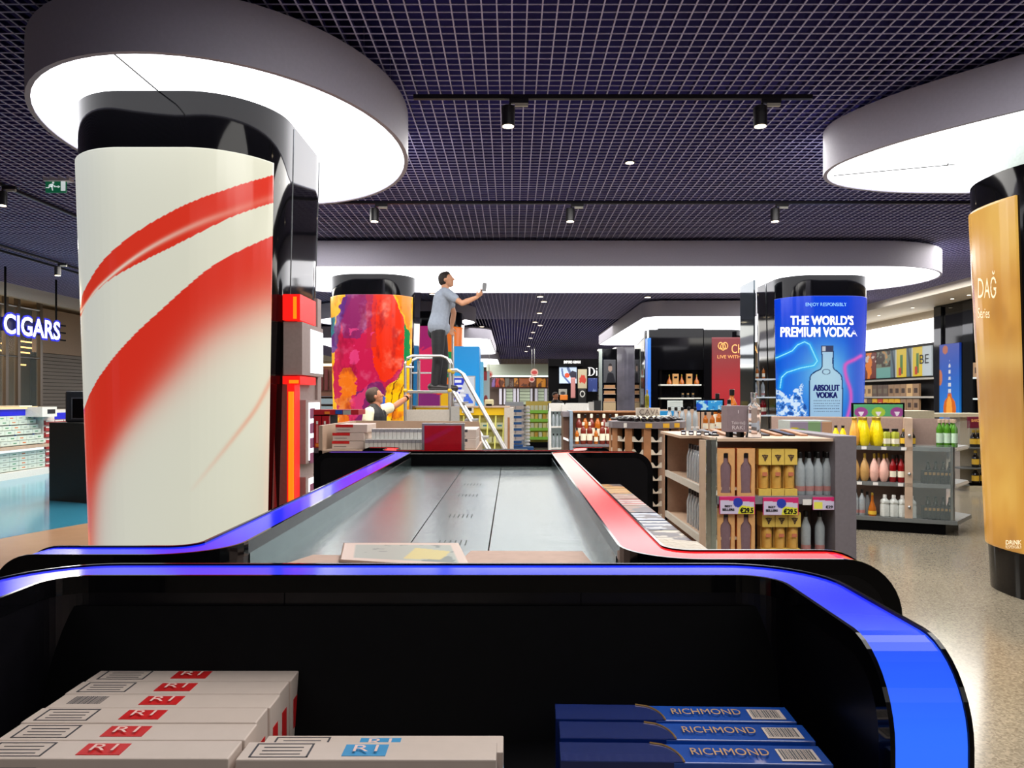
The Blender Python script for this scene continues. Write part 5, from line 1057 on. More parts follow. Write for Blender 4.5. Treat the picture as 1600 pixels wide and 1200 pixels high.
# ---------------------------------------------------------------- black whisky column and grey column
wk = thing('whisky_column', 'wide black column with a lit niche of bottles and a dark red poster', 'column', (5.6, 24, 0)); YK = 23.2
zc = 3.65; xk0, xk1 = P(1014, 0, YK).x, P(1170, 0, YK).x
B().prism(rrect(xk0, xk1, YK+.35, YK+3.2, .5), 0, zc).build('column_core', BLACK, wk, smooth=True)
for a, b2 in ((1014, 1028), (1100, 1112), (1165, 1175)): bq(a, 515, b2, 700, YK, BLACK, wk, .36, 'black_fin')
bq(1028, 513, 1100, 578, YK+.05, BLACK, wk, .3, 'black_hood')
for py in (601, 622, 645): bq(1032, py-.6, 1096, py+1.6, YK+.0, M('lit_shelf', (205, 205, 195), .4, emit=.3), wk, .34, 'shelf_board')
bq(1012, 528, 1017, 645, YK-.05, M('blue_edge', (40, 110, 215), .4, emit=.5), wk, .4, 'blue_edge')
def pch(px, py, u, v): return mixc(np.tile(np.array([120., 22., 30.]), (len(px), 1)), np.clip((py-545)/60, 0, 1), (176, 34, 44))
surf('poster_panel', quad(*rect(1112, 527, 1163, 655, YK)), 40, 60, pch, PRINTL, wk, .05)
gi = M('gold_glow', (226, 160, 90), .5, emit=.5)
lettering('CHIVAS', rect(1143, 538, 1190, 552, YK-.01), gi, wk, 0); lettering('LIVE WITH', rect(1121, 555, 1157, 560, YK-.01), gi, wk, 0)
b = B()
for k in range(3):
    cx, cy = P(1126+k*3.5, 542+abs(k-1)*-1.5, YK-.01).x, P(0, 542+abs(k-1)*-1.5, YK).z
    b.tube([(cx+.075*math.cos(t), YK-.02, cy+.1*math.sin(t)) for t in np.linspace(0, 6.28, 14)], .016, 5)
b.build('crest', gi, wk)
gbx = B().box(-.09, .09, -.05, .05, 0, .32).build('gift_box', M('amber_box', (190, 140, 80), .4)); gbx['category'] = 'box'; B().box(-.05, .05, -.052, -.05, .18, .24).build('dark_print', BLACKM, gbx)
kb = bottle('decanter', [(.06, 0), (.08, .02), (.07, .1), (.03, .16), (.018, .24)], AMB, (.02, .24, .3), CAPG)
zz = EYE+(HY-601)/F*YK+.011
for i, px in enumerate((1047, 1066.5, 1090)): put(kb, (P(px, 0, YK).x, YK+.12, zz), 'small amber decanter in the black niche, '+nth(i, 3), 'decanters in the black niche')
for i, px in enumerate((1056.5, 1078)): put(gbx, (P(px, 0, YK).x, YK+.12, zz), 'amber box between the decanters, '+('left', 'right')[i], 'amber boxes in the black niche')
zz = EYE+(HY-622)/F*YK+.011
for i, px in enumerate((1068, 1076, 1084)): put(dbx, (P(px, 0, YK).x, YK+.12, zz), 'dark box on the lower niche shelf, '+nth(i, 3), 'dark boxes in the black niche')
gc = thing('grey_column', 'dull grey reflective column left of the black whisky column', 'column', (5.5, 31.5, 0)); YC = 31.2
B().prism(rrect(P(964, 0, YC).x, P(1008, 0, YC).x, YC, YC+2, .5), 0, 3.65).build('column_body', M('grey_gloss', (86, 84, 94), .15, coat=.4, scale=1.5, var=.3), gc, smooth=True)
sh_ = thing('shelf_tower', 'tall tower with a portrait poster above wooden gift shelves', 'shelf unit', (P(952, 0, 29).x, 29, 0)); YT = 29.0
bq(936, 545, 964, 700, YT+.05, BLACK, sh_, .6, 'tower_body'); bq(936, 545, 941, 660, YT-.05, M('pale_steel', (190, 200, 190), .2, .6), sh_, .1, 'chrome_post')
def pport(px, py, u, v):
    c = np.tile(np.array([84., 84., 88.]), (len(px), 1)); c = mixc(c, np.hypot((u-.55)*.8, v-.62) < .14, (176, 150, 135)); c = mixc(c, inpoly(u, v, [(.2, 0), (.35, .4), (.55, .45), (.8, .4), (1, 0)]), (30, 30, 36)); c = mixc(c, (np.hypot((u-.55)*.8, v-.72) < .12)*(v > .72), (40, 32, 30)); return c
surf('poster_face', quad(*rect(943, 562, 962, 598, YT)), 40, 60, pport, PRINTL, sh_, .04)
for py in (606, 615, 627): bq(943, py, 962, py+1.5, YT-.02, WOODL, sh_, .3, 'shelf_board'); bq(944, py-4.5, 961, py, YT+.0, M('tan_packs', (186, 140, 96), .5), sh_, .04, 'pack_row')
bq(943, 629, 962, 643, YT-.1, M('sand', (205, 180, 140), .5), sh_, .1, 'lower_box')
g7 = thing('display_box', 'dark square speaker-like box on a white ledge beyond the whisky gondola', 'box', (P(933, 0, 20).x, 20, 1.2)); q = rect(928, 626, 939, 644, 20); B().box(q[0].x, q[1].x, 20, 20.3, q[0].z, q[2].z).build('box_body', M('charcoal', (40, 42, 44), .5), g7); bq(920, 628, 928, 645, 20, WHITE, g7, .2, 'white_side')
g8 = thing('display_table', 'white topped table carrying the dark square box', 'table', (P(930, 0, 20).x, 20.2, 0)); q = rect(908, 644, 962, 647, 19.8); B().box(q[0].x, q[1].x, 19.8, 20.8, q[0].z, q[2].z).build('table_top', WHITE, g8); B().box(q[0].x+.1, q[1].x-.1, 19.9, 20.7, 0, q[0].z).build('table_body', WOODL, g8)
# side shelves of the vodka column
xs0 = P(1171, 0, 13.9).x
for k, py in enumerate((592, 620, 648)):
    z = EYE+(HY-py)/F*13.9; o = B().box(xs0, 4.74, 13.7, 14.35, z-.025, z).build('side_shelf', M('lit_shelf2', (190, 200, 205), .3, emit=.25), tV)
for k, (px, py) in enumerate(((1183, 592), (1193, 592), (1192, 620), (1181, 620))): put(amb if k < 2 else vod, (P(px, 0, 13.85).x, 13.85, EYE+(HY-py)/F*13.9), 'bottle on the side shelves of the vodka column, '+('upper amber left', 'upper amber right', 'middle clear right', 'middle clear left')[k], 'bottles on the side of the vodka column')
put(redb, (P(1191, 0, 13.85).x, 13.85, EYE+(HY-648)/F*13.9), 'red bottle on the lowest side shelf of the vodka column')
put(redb, (P(1197, 0, 13.85).x, 13.95, EYE+(HY-648)/F*13.9), 'second red bottle on the lowest side shelf of the vodka column')
B().box(xs0-.02, xs0+.01, 13.6, 14.4, .2, 3.64).build('glass_fin', M('dark_mirror', (70, 80, 84), .05, .8), tV)
# ---------------------------------------------------------------- right wall displays (plane x = 11.5)
rw = thing('wall_display', 'long wall display with a white light box, pictures and stocked shelves', 'shelf unit', (11.4, 24, 0)); XR = 11.4
def qX(pa, pb, sa, sb, X=XR):  # columns pa>pb given; sa,sb = heights z bottom/top
    return (PX(pa, HY, X).y, PX(pb, HY, X).y, sa, sb)
def bX(pa, pb, z0, z1, X, mat, par, d=.1, name='panel'):
    y0, y1 = X*F/(pb-HX), X*F/(pa-HX); return B().box(X, X+d, min(y0, y1), max(y0, y1), z0, z1).build(name, mat, par)
bX(1325, 1459, 3.07, 3.72, XR, M('lightbox_white', (250, 252, 252), .5, emit=2.2), rw, .08, 'light_box'); bX(1325, 1459, 0, 3.06, XR+.02, M('shelf_dark', (40, 38, 40), .5), rw, .07, 'back_panel')
pcs = [(1459, 1444.5, 'br'), (1444.5, 1429.5, 'yel'), (1429.5, 1419.5, 'teal'), (1419.5, 1404, 'yel'), (1404, 1394.5, 'teal'), (1394.5, 1372, 'mix'), (1372, 1351, 'red'), (1351, 1337, 'blue')]
for pa, pb, kd in pcs:
    y0, y1 = XR*F/(pa-HX), XR*F/(pb-HX); X = XR-.06
    def pf(px, py, u, v, kd=kd):
        n = wob(px, py, 4, 3); col = {'br': (196, 208, 214), 'yel': (226, 196, 40), 'teal': (90, 116, 128), 'mix': (120, 130, 110), 'red': (110, 30, 24), 'blue': (20, 140, 215)}[kd]
        c = np.tile(np.array(col, float), (len(px), 1))
        if kd == 'yel': c = mixc(c, (np.abs(u-.5) < .14)*(v < .8)*(v > .1), (70, 120, 50)); c = mixc(c, (np.abs(u-.35) < .14)*(v < .35)*(v > .05), (196, 60, 30))
        if kd == 'teal': c = mixc(c, pdist(u, v, [(.2, 1), (.5, .5), (.7, 0)]) < .14, (40, 60, 74)); c = mixc(c, u > .8, (200, 200, 190))
        if kd == 'mix': c = mixc(c, v < .4, (110, 170, 160)); c = mixc(c, (v > .4)*(n > 0), (60, 40, 30)); c = mixc(c, (v > .5)*(n < -.5), (190, 140, 80))
        if kd == 'red': c = mixc(c, np.abs(u-.45)+.1*n < .16, (240, 130, 20)); c = mixc(c, (n > .4)*(v > .5), (220, 200, 190))
        if kd == 'blue': c = mixc(c, (np.abs(v-.45) < .08)*(u > .1)*(u < .9), (150, 210, 240))
        return c
    surf('picture', quad((X, y1, 2.16), (X, y0, 2.16), (X-.0, y0, 2.98), (X, y1, 2.98)), 40, 40, pf, PRINTL, rw, .04)
lettering('BE', ((XR-.07, 21.35, 2.5), (XR-.07, 20.88, 2.5), (XR-.07, 20.88, 2.75), (XR-.07, 21.35, 2.75)), TBLACK, rw)
shz = (2.1, 1.60, 1.20, .75)
for z in shz: bX(1325, 1459, z-.05, z, XR-.35, M('shelf_silver', (170, 166, 158), .4), rw, .37, 'shelf_board')
wb = {}
for k, (c_, nm) in enumerate((((206, 170, 120), 'tan'), ((60, 56, 54), 'dark'), ((222, 170, 30), 'yellow'), ((150, 120, 90), 'brown'), ((190, 60, 40), 'red'))):
    o = B().box(-.05, .0, -.14, .14, 0, .30).build('spirit_carton', M('wall_'+nm, c_, .5)); B().box(-.0505, -.05, -.08, .08, .08, .2).build('front_print', M('wallp_%d' % k, [(120, 90, 60), (110, 100, 80), (176, 60, 20), (60, 40, 30), (230, 200, 120)][k], .5), o); o['category'] = 'carton'; wb[nm] = o
ys = np.linspace(21.1, 25.9, 15)
seq1 = ['brown', 'tan', 'brown', 'brown', 'brown', 'dark', 'dark', 'dark', 'tan', 'tan', 'dark', 'brown', 'dark', 'dark', 'tan', 'dark', 'dark']; seq2 = ['brown', 'brown', 'brown', 'yellow', 'yellow', 'yellow', 'red', 'yellow', 'dark', 'tan', 'dark', 'dark', 'dark', 'tan', 'dark', 'dark', 'tan']
for k, y in enumerate(ys):
    put(wb[seq1[k]], (XR-.25, y, 1.60), seq1[k]+' spirit carton on the upper wall shelf under the pictures, '+['first', 'second', 'third', 'fourth', 'fifth', 'sixth', 'seventh', 'eighth', 'ninth', 'tenth', 'eleventh', 'twelfth', 'thirteenth', 'fourteenth', 'fifteenth', 'sixteenth', 'seventeenth'][k]+' from the black wall', 'cartons on the upper wall shelf', 0, 1.15)
    put(wb[seq2[k]], (XR-.25, y, 1.20), seq2[k]+' spirit carton on the lower wall shelf, '+['first', 'second', 'third', 'fourth', 'fifth', 'sixth', 'seventh', 'eighth', 'ninth', 'tenth', 'eleventh', 'twelfth', 'thirteenth', 'fourteenth', 'fifteenth', 'sixteenth', 'seventeenth'][k]+' from the black wall', 'cartons on the lower wall shelf', 0, 1.1)
bw = thing('wall_unit', 'gloss black wall unit with a backlit poster of an amber bottle on blue', 'wall unit', (11.0, 19, 0)); XB = 11.1
bX(1459, 1524, 0, 3.94, XB, BLACK, bw, .35, 'black_body')
for pa, pb in ((1459, 1470), (1504, 1520)): bX(pa, pb, 0, 3.9, XB-.06, M('black_mirror', (30, 32, 36), .05, .3), bw, .05, 'gloss_fin')
bX(1520, 1560, 2.9, 3.94, XB, BLACK, bw, .3, 'black_body'); bX(1520, 1575, 0, 2.9, XB+.25, BLACKM, bw, .1, 'niche_back')
for z in (2.05, 1.55): bX(1520, 1560, z-.04, z, XB-.1, M('lit_shelf2', (190, 200, 205), .3, emit=.25), bw, .35, 'shelf_board')
ya, yb2 = XB*F/(1503.5-HX), XB*F/(1472-HX)
def pam(px, py, u, v):
    c = np.tile(np.array([30., 60., 160.]), (len(px), 1)); c = mixc(c, 1-v, (40, 140, 225)); U = (u-.5)*.3*2; w = np.interp(v, [0, .04, .2, .28, .33, .38, .40, .72, .8], [.26, .3, .32, .26, .12, .08, .07, .05, 0])
    m = np.abs(u-.52) < w; c = mixc(c, m*(v < .38), (206, 100, 24)); c = mixc(c, m*(v < .34)*(np.abs(u-.5) < w*.45), (240, 160, 60)); c = mixc(c, m*(v >= .38)*(np.sin(v*80) > -.2), (200, 205, 215)); c = mixc(c, m*(v < .1), (120, 120, 150)); c = mixc(c, np.hypot((u-.3)*.4, v-.93) < .055, (170, 90, 60)); c = mixc(c, np.hypot((u-.03)*.4, (v-.58)*.5) < .05, (190, 110, 70)); return c
surf('poster_panel', quad((XB-.07, yb2, .9), (XB-.07, ya, .9), (XB-.07, ya, 2.92), (XB-.07, yb2, 2.92)), 50, 130, pam, PRINTL, bw, .05)
put(wb['brown'], (XB-.02, 18.2, 2.05), 'brown carton in the dark niche right of the amber bottle poster'); put(wb['tan'], (XB-.02, 17.8, 2.05), 'tan carton in the dark niche near the golden column')
put(vod, (XB+.0, 18.2, 1.55), 'clear bottle in the lower dark niche, left', None, 0, 1.2); put(vod, (XB+.0, 17.95, 1.55), 'clear bottle in the lower dark niche, right', None, 0, 1.2)
for k, (px, py) in enumerate(((1426, 496), (1373, 506), (1514, 493), (1488, 482))):
    p = P(px, py, 3); X = 10.6; p = PX(px, py, X); t = thing('downlight', 'small round downlight in the beige side ceiling, '+('above the light box', 'farthest', 'above the black wall unit', 'nearest')[k], 'ceiling light', (X, p.y, 3.95), group='downlights in the side ceiling'); B().lathe([(.06, -.012), (.06, 0)], 14, (X, p.y, 3.95)).build('ring', ALU, t); B().lathe([(.04, -.016), (.04, -.013)], 12, (X, p.y, 3.95)).build('lens', M('lamp_warm', (255, 236, 205), .5, emit=4), t)
# gondola with burgundy sign
g9 = thing('display_gondola', 'cream gondola with dark bottles and a burgundy header, left of the golden column', 'shelf unit', (7.9, 13, 0)); Y9 = 12.8
bq(1460, 646, 1550, 652, Y9+.2, M('cream_top', (196, 186, 160), .5), g9, .6, 'top_board'); bq(1500, 652, 1547, 765, Y9+.3, M('cream_side', (190, 180, 160), .5), g9, .3, 'back_panel'); bq(1544, 652, 1552, 765, Y9-.0, M('cream_top', (196, 186, 160), .5), g9, .6, 'end_panel')
bq(1515, 757, 1546, 768, Y9, M('cream_top', (196, 186, 160), .5), g9, .6, 'plinth')
for py in (699, 731, 757): bq(1500, py, 1545, py+2, Y9, SHG, g9, .3, 'shelf_board')
q = rect(1512, 651, 1545, 669, Y9-.02); surf('header_card', quad(*q), 20, 12, flat((110, 24, 50)), PRINT, g9, .02); lettering('BARDINET', rect(1518, 655, 1541, 659, Y9-.03), gi, g9)
for k, py in enumerate((699, 731, 757)):
    for i in range(4 if k == 0 else 2): put(drk, (P((1521, 1534, 1528, 1541)[i] if k == 0 else (1524, 1537)[i], 0, Y9+.1).x, Y9+.1, EYE+(HY-py)/F*Y9), 'dark round bottle with pale label on the cream gondola, %s shelf, %s' % (('top', 'middle', 'bottom')[k], nth(i, 4) if k == 0 else ('left', 'right')[i]), 'dark bottles on the cream gondola', 0, 1.4)
g10 = thing('display_case', 'low cream case with a red topped box behind the liqueur gondola', 'shelf unit', (6.3, 12, 0)); bq(1412, 642, 1460, 900, 12.2, M('cream_top', (196, 186, 160), .5), g10, .5, 'case_body')
# ---------------------------------------------------------------- lit display on the side of the left column
sdp = thing('side_display', 'narrow lit cigarette display with glowing red bars on the column side', 'display', (-1.72, 6.2, .4))
FX = -1.62; TAUP = M('taupe_panel', (150, 132, 128), .45); GLOWR = M('glow_red', (235, 20, 14), .4, emit=.9); GLOWO = M('glow_orange', (255, 110, 10), .4, emit=1.5); LBOX = M('lit_white', (240, 240, 246), .5, emit=1.3); DRED = M('deep_red_acrylic', (120, 20, 24), .15, coat=.5, emit=.15)
def zx(py, Y): return EYE+(HY-py)/F*Y
B().box(FX-.16, FX-.02, 5.85, 6.52, .45, 2.33).build('back_panel', TAUP, sdp); B().box(FX-.22, FX-.16, 5.75, 6.45, .45, 2.33).build('red_acrylic', DRED, sdp)
B().box(FX-.03, FX+.0, 6.40, 6.52, .45, 2.38).build('edge_panel', TAUP, sdp)
B().box(FX-.10, FX+.03, 5.76, 6.22, zx(505, 6.0), zx(466, 6.0)).build('red_block', GLOWR, sdp); B().box(FX-.02, FX+.005, 5.755, 5.76, zx(503, 6.0), zx(470, 6.0)).build('orange_strip', GLOWO, sdp)
B().box(FX-.10, FX+.04, 5.78, 6.42, zx(587, 6.0), zx(507, 6.0)).build('light_box', TAUP, sdp); B().box(FX+.04, FX+.046, 6.02, 6.40, zx(583, 6.1), zx(516, 6.1)).build('lit_face', LBOX, sdp)
B().box(FX-.10, FX+.03, 5.76, 6.22, zx(601, 6.0), zx(589, 6.0)).build('cross_bar', GLOWR, sdp); B().box(FX-.05, FX+.02, 5.75, 5.76, zx(600, 6.0), zx(595, 6.0)).build('orange_strip', GLOWO, sdp)
B().box(FX-.055, FX+.0, 5.72, 5.86, .45, zx(601, 5.8)).build('light_bar', GLOWR, sdp); B().box(FX-.04, FX-.004, 5.70, 5.72, .5, zx(612, 5.8)).build('light_core', GLOWO, sdp)
for (pa, pb, nm) in ((625, 722, 'upper'), (742, 810, 'lower')):
    B().box(FX-.02, FX+.03, 5.92, 6.34, zx(pb, 6.1), zx(pa, 6.1)).build('light_box', TAUP, sdp)
    B().box(FX+.03, FX+.036, 6.0, 6.33, zx(pb-4, 6.1), zx(pa+4, 6.1)).build('lit_face', LBOX, sdp)
    for j in range(4 if nm == 'upper' else 2):
        z = zx(pa+12+j*23, 6.1)-.085; B().box(FX+.036, FX+.038, 6.02, 6.17, z, z+.08).build('pack_print', M('pack_violet', (128, 60, 100), .4), sdp)
# ---------------------------------------------------------------- ladder
LD = 11.0
def Lp(px, py, dy=0): 
    Y = LD; p = P(px, py, Y); return Vector((p.x, Y+dy, p.z))
ld = thing('platform_ladder', 'aluminium platform ladder with a guard frame and yellow joints', 'ladder', (-1.1, 11, 0))
YJ = M('yellow_joint', (205, 170, 50), .5)
zp = 1.655; xa, xb = -1.49, -.87
B().box(xa-.02, xb+.05, 10.72, 11.30, zp-.035, zp).build('platform', ALU, ld, bevel=.004)
for y in (10.72, 11.30):
    for x in (xa, xb): B().tube([(x, y, 0.02), (x, y, zp)], .022, 8).build('leg', ALU, ld)
    top = 2.14
    pts = [(xa, y, zp), (xa, y, top-.1), (xa+.03, y, top-.03), (xa+.10, y, top), (xb-.12, y, top), (xb-.04, y, top-.03), (xb, y, top-.1), (xb, y, zp)]
    B().tube(pts, .019, 8).build('guard_frame', ALU, ld)
    B().tube([(xa, y, 1.92), (xb, y, 1.92)] if y > 11 else [(xa, y, 1.98), (xa+.12, y, 1.98)], .014, 6).build('guard_bar', ALU, ld)
    for x, z in ((xa, zp), (xb, zp), (xb, 1.93)): B().ball((x, y, z), .032).build('joint', YJ, ld)
    e0 = Vector((xb, y, 1.945)); pts = [e0, e0+Vector((.10, 0, .0)), e0+Vector((.17, 0, -.05)), e0+Vector((.23, 0, -.16)), Vector((.32, y, .06))]
    B().tube(pts, .019, 8).build('handrail', ALU, ld); B().tube([(xb+.05, y, zp-.02), (.12, y, .04)], .025, 6).build('stair_stringer', ALU, ld)
for y in (10.72, 11.30): pass
B().tube([(xb, 10.72, 1.3), (xb, 11.30, 1.3)], .015, 6).build('cross_tube', ALU, ld); B().tube([(xa, 10.72, 2.0), (xa, 11.30, 2.0)], .015, 6).build('cross_tube', ALU, ld)
B().tube([(xb+.0, 11.30, zp), (xb+.0, 11.30, 2.5), (xb-.04, 11.30, 2.58), (xb-.10, 11.3, 2.60)], .019, 8).build('tall_rail', ALU, ld)
for k in range(6):
    f = (k+.6)/6.6; x = xb+.05+(1.0)*f; z = (zp-.02)*(1-f); B().box(x-.09, x+.09, 10.74, 11.28, z-.012, z+.012).build('step', ALU, ld)
B().box(xa+.02, xb-.0, 10.695, 10.715, 1.12, zp-.265).build('kick_plate', M('plate_grey', (170, 164, 156), .5), ld)
B().box(xb+.02, xb+.14, 10.66, 10.71, 1.1, zp-.22).build('side_box', M('plate_grey2', (150, 148, 145), .5), ld)
for x in (xa, xb): B().box(x-.03, x+.03, 10.69, 11.33, 0, .03).build('foot_bar', BLACKM, ld)
B().tube([(xa+.12, 11.28, zp), (xa+.12, 11.28, 2.10)], .022, 8).build('inner_post', ALU, ld)
# ---------------------------------------------------------------- people
SKIN = M('skin', (206, 152, 120), .55, var=.04); SKIN2 = M('skin_tan', (178, 118, 88), .55, var=.04); HAIR = M('hair_dark', (38, 28, 24), .7, var=.3, scale=120, bump=.5); HAIR2 = M('hair_grey_brown', (72, 56, 46), .8, var=.3, scale=150, bump=.5)
TEE = M('tee_grey', (150, 160, 176), .85, var=.06, scale=30); TROU = M('trouser_black', (24, 25, 30), .7, var=.2); SHOE = M('shoe_dark', (34, 28, 28), .4)
def fuse(b, name, mat, parent, vox=.009, sm=3):
    o = b.build(name, mat, parent, smooth=True)
    r = o.modifiers.new('r', 'REMESH'); r.mode = 'VOXEL'; r.voxel_size = vox; r.use_smooth_shade = True
    s = o.modifiers.new('s', 'SMOOTH'); s.iterations = sm; s.factor = .5
    dg = bpy.context.evaluated_depsgraph_get(); me = bpy.data.meshes.new_from_object(o.evaluated_get(dg)); o.modifiers.clear(); o.data = me
    me.polygons.foreach_set('use_smooth', [True]*len(me.polygons)); return o
def chain(b, pts, rs):
    for (a, c), (ra, rc_) in zip(zip(pts[:-1], pts[1:]), zip(rs[:-1], rs[1:])): b.capsule(a, c, ra, rc_, 12)
def head(b, hb, c, f, up, r, hair_short=True, grow=.006):
    """head centred at c facing f"""
    c = Vector(c); f = Vector(f).normalized(); up = (Vector(up)-f*Vector(up).dot(f)).normalized(); s = f.cross(up)
    def q(a, u, w=0): return c+f*a*r+up*u*r+s*w*r
    for k, (a, u, rr) in enumerate(((-.12, .18, .86), (.12, .1, .80), (.22, -.35, .62), (.42, -.72, .36), (-.05, -.2, .7))): b.ball(q(a, u), rr*r)
    b.capsule(q(.82, .12), q(1.04, -.16), .09*r, .14*r); b.ball(q(.80, -.46), .15*r); b.ball(q(.74, -.60), .15*r); b.ball(q(.66, -.86), .18*r)
    b.capsule(q(.80, .24, -.3), q(.80, .24, .3), .10*r, .10*r)
    for w in (-1, 1):
        b.ball(q(-.02, -.08, .80*w), .17*r, sc=(1, 1, 1.4)); b.ball(q(.72, -.1, .38*w), .17*r)
    # hair cap
    hb.ball(q(-.20, .26), .92*r); hb.ball(q(-.30, .0), .84*r); hb.ball(q(.16, .62), .56*r); hb.ball(q(.34, .72), .36*r)
def hand(b, w, d, n, r=.0085, L=.08, curl=.9, thumb=1):
    """palm from wrist w along d, n = palm normal"""
    w = Vector(w); d = Vector(d).normalized(); n = (Vector(n)-d*Vector(n).dot(d)).normalized(); s = d.cross(n)
    for k in range(4): b.capsule(w+d*.012+s*(k-1.5)*.012, w+d*L+s*(k-1.5)*.019, .014, .011, 8)
    for k, ln in enumerate((.062, .074, .070, .054)):
        p = w+d*L+s*(k-1.5)*.019; dd = d.copy(); pr = p
        for j, fr in enumerate((.45, .32, .25)):
            dd = (dd*math.cos(curl*.75)+n*math.sin(curl*.75)); nn = pr+dd*ln*fr; b.capsule(pr, nn, r*(1-.1*j), r*(.92-.1*j), 8); pr = nn
            n_ = n; n = (n_*math.cos(curl*.75)-(dd*0)); n = n_
    base = w+d*.025+s*thumb*(-.030); t1 = base+(d*.6-s*thumb*.55+n*.5).normalized()*.035; t2 = t1+(d*.8-s*thumb*.05+n*.55).normalized()*.03
    b.capsule(base, t1, .013, .0105, 8); b.capsule(t1, t2, .0105, .0085, 8)
def J(px, py, dy=0, Y=LD): p = P(px, py, Y); return Vector((p.x, Y+dy, p.z))
p1 = thing('person', 'man in pale grey t-shirt and black trousers standing on the ladder platform', 'person', (J(687, 610).x, LD, zp))
b = B(); hb = B(); yn, yf = -.19, .19
hd = J(697.5, 437.5); head(b, hb, hd, (1, -.12, .22), (-.2, 0, 1), .105)
neck = J(695.5, 452); chest = J(693, 470); belly = J(688, 492); pel = J(684.5, 513)
chain(b, [hd+Vector((-.02, 0, -.05)), neck, J(693.5, 459)], [.058, .056, .07])
shN, shF = J(700, 461, yn+.02), J(698, 460, yf)
for s_ in (shN, shF): b.capsule(J(694, 459), s_, .06, .055)
for dy in (-.07, .07): chain(b, [chest+Vector((0, dy, .02)), belly+Vector((0, dy*.8, 0)), pel+Vector((0, dy, 0))], [.115, .10, .115])
elN, wrN = J(724, 477.5, -.26), J(746, 468, -.24)
chain(b, [shN, (shN+elN)/2, elN, (elN*.65+wrN*.35), wrN], [.052, .047, .038, .042, .027]); hand(b, wrN, J(754, 461)-J(746, 468), (-.2, .6, .8), curl=.9, thumb=-1)
elF, wrF = J(707, 486, .26), J(703, 509, .28)
chain(b, [shF, (shF+elF)/2, elF, (elF+wrF)/2, wrF], [.052, .046, .038, .04, .027]); hand(b, wrF, (.05, 0, -1), (.3, -.9, 0), curl=1.0)
legs = []
for (dy, kx, fx) in ((-.10, 684, 681.5), (.10, 690, 690)):
    h_ = J(686, 520, dy); k_ = J(kx+1.5, 559, dy*1.15); a_ = J(fx, 600, dy*1.15); legs.append((h_, k_, a_)); chain(b, [h_, (h_+k_)/2, k_, (k_*.7+a_*.3), a_], [.088, .078, .058, .056, .036])
    b.capsule(a_+Vector((-.02, 0, -.035)), a_+Vector((.15, 0, -.055)), .032, .026)
fuse(b, 'body', SKIN, p1, .0075)
fuse(hb, 'hair', HAIR, p1, .009, 2)
tb_ = B(); g_ = .016
for dy in (-.075, .075): chain(tb_, [J(694.5, 460, dy), chest+Vector((-.005, dy, .02)), belly+Vector((0, dy*.85, 0)), pel+Vector((.0, dy, .03))], [.075+g_, .118+g_, .112+g_, .128+g_])
for s_, e_ in ((shN, elN), (shF, elF)): chain(tb_, [J(694, 460), s_, s_+(e_-s_)*.52], [.075, .068+g_*.4, .066])
tb_.ball(J(691.5, 512.5), .115)
fuse(tb_, 'tee_shirt', TEE, p1, .010, 3)
tr_ = B(); tr_.capsule(J(683.5, 510, -.05), J(683.5, 512, .05), .125, .125); tr_.ball(J(681, 519), .12)
for h_, k_, a_ in legs: chain(tr_, [J(684, 512), h_, (h_+k_)/2, k_, (k_+a_)/2, a_+Vector((0, 0, -.0))], [.115, .105, .095, .079, .074, .066])
fuse(tr_, 'trousers', TROU, p1, .010, 2)
for h_, k_, a_ in legs:
    sb = B(); sb.capsule(a_+Vector((-.055, 0, -.045)), a_+Vector((.05, 0, -.05)), .058, .056); sb.capsule(a_+Vector((.02, 0, -.05)), a_+Vector((.19, 0, -.062)), .056, .044); o = fuse(sb, 'shoe', SHOE, p1, .008, 2)
q = J(688.5, 519, -.245); B().box(q.x-.03, q.x+.03, 10.715+.0, 10.735+.0, q.z-.02, q.z+.025).build('belt_tag', TWHITE, p1) if False else None
ph = B().box(-.03, .03, -.006, .006, 0, .12, Matrix.Translation(J(757, 459, -.25)) @ Matrix.Rotation(.12, 4, 'Y')).build('scraper', M('tool_grey', (110, 112, 116), .4)); setp(ph, 'small grey tool held up in the raised hand of the man on the ladder', 'tool')
# second man
Y2 = 9.9
def K(px, py, dy=0): return J(px, py, dy, Y2)
p2 = thing('person', 'short-haired man in black vest reaching for the ladder, behind the tray', 'person', (K(588, 650).x, Y2, 0))
b = B(); hb = B(); hd = K(585.5, 619.5); head(b, hb, hd, (.93, .25, .25), (-.1, 0, 1), .104)
chain(b, [hd+Vector((-.02, 0, -.05)), K(587, 632), K(586.5, 640)], [.06, .06, .08]); sN, sF = K(581, 645, -.19), K(594, 641, .17)
for s_ in (sN, sF): b.capsule(K(586.5, 641), s_, .07, .06)
for dy in (-.08, .08): chain(b, [K(586, 652, dy), Vector((K(585, 0).x, Y2+dy*.85, 1.12)), Vector((K(585, 0).x, Y2+dy, .95))], [.125, .12, .125])
e2, w2 = K(611, 635, .30), K(630, 619.5, .52); chain(b, [sF, (sF+e2)/2, e2, e2*.65+w2*.35, w2], [.055, .05, .04, .043, .028]); hand(b, w2, (xa-.01-w2.x, .2, .05), (.3, -.4, -.8), curl=.9)
e3, w3 = K(578, 667, -.26), K(584, 690, -.24); chain(b, [sN, (sN+e3)/2, e3, w3], [.056, .052, .041, .028]); hand(b, w3, (.2, 0, -1), (.3, .9, 0), curl=.7)
lg = []
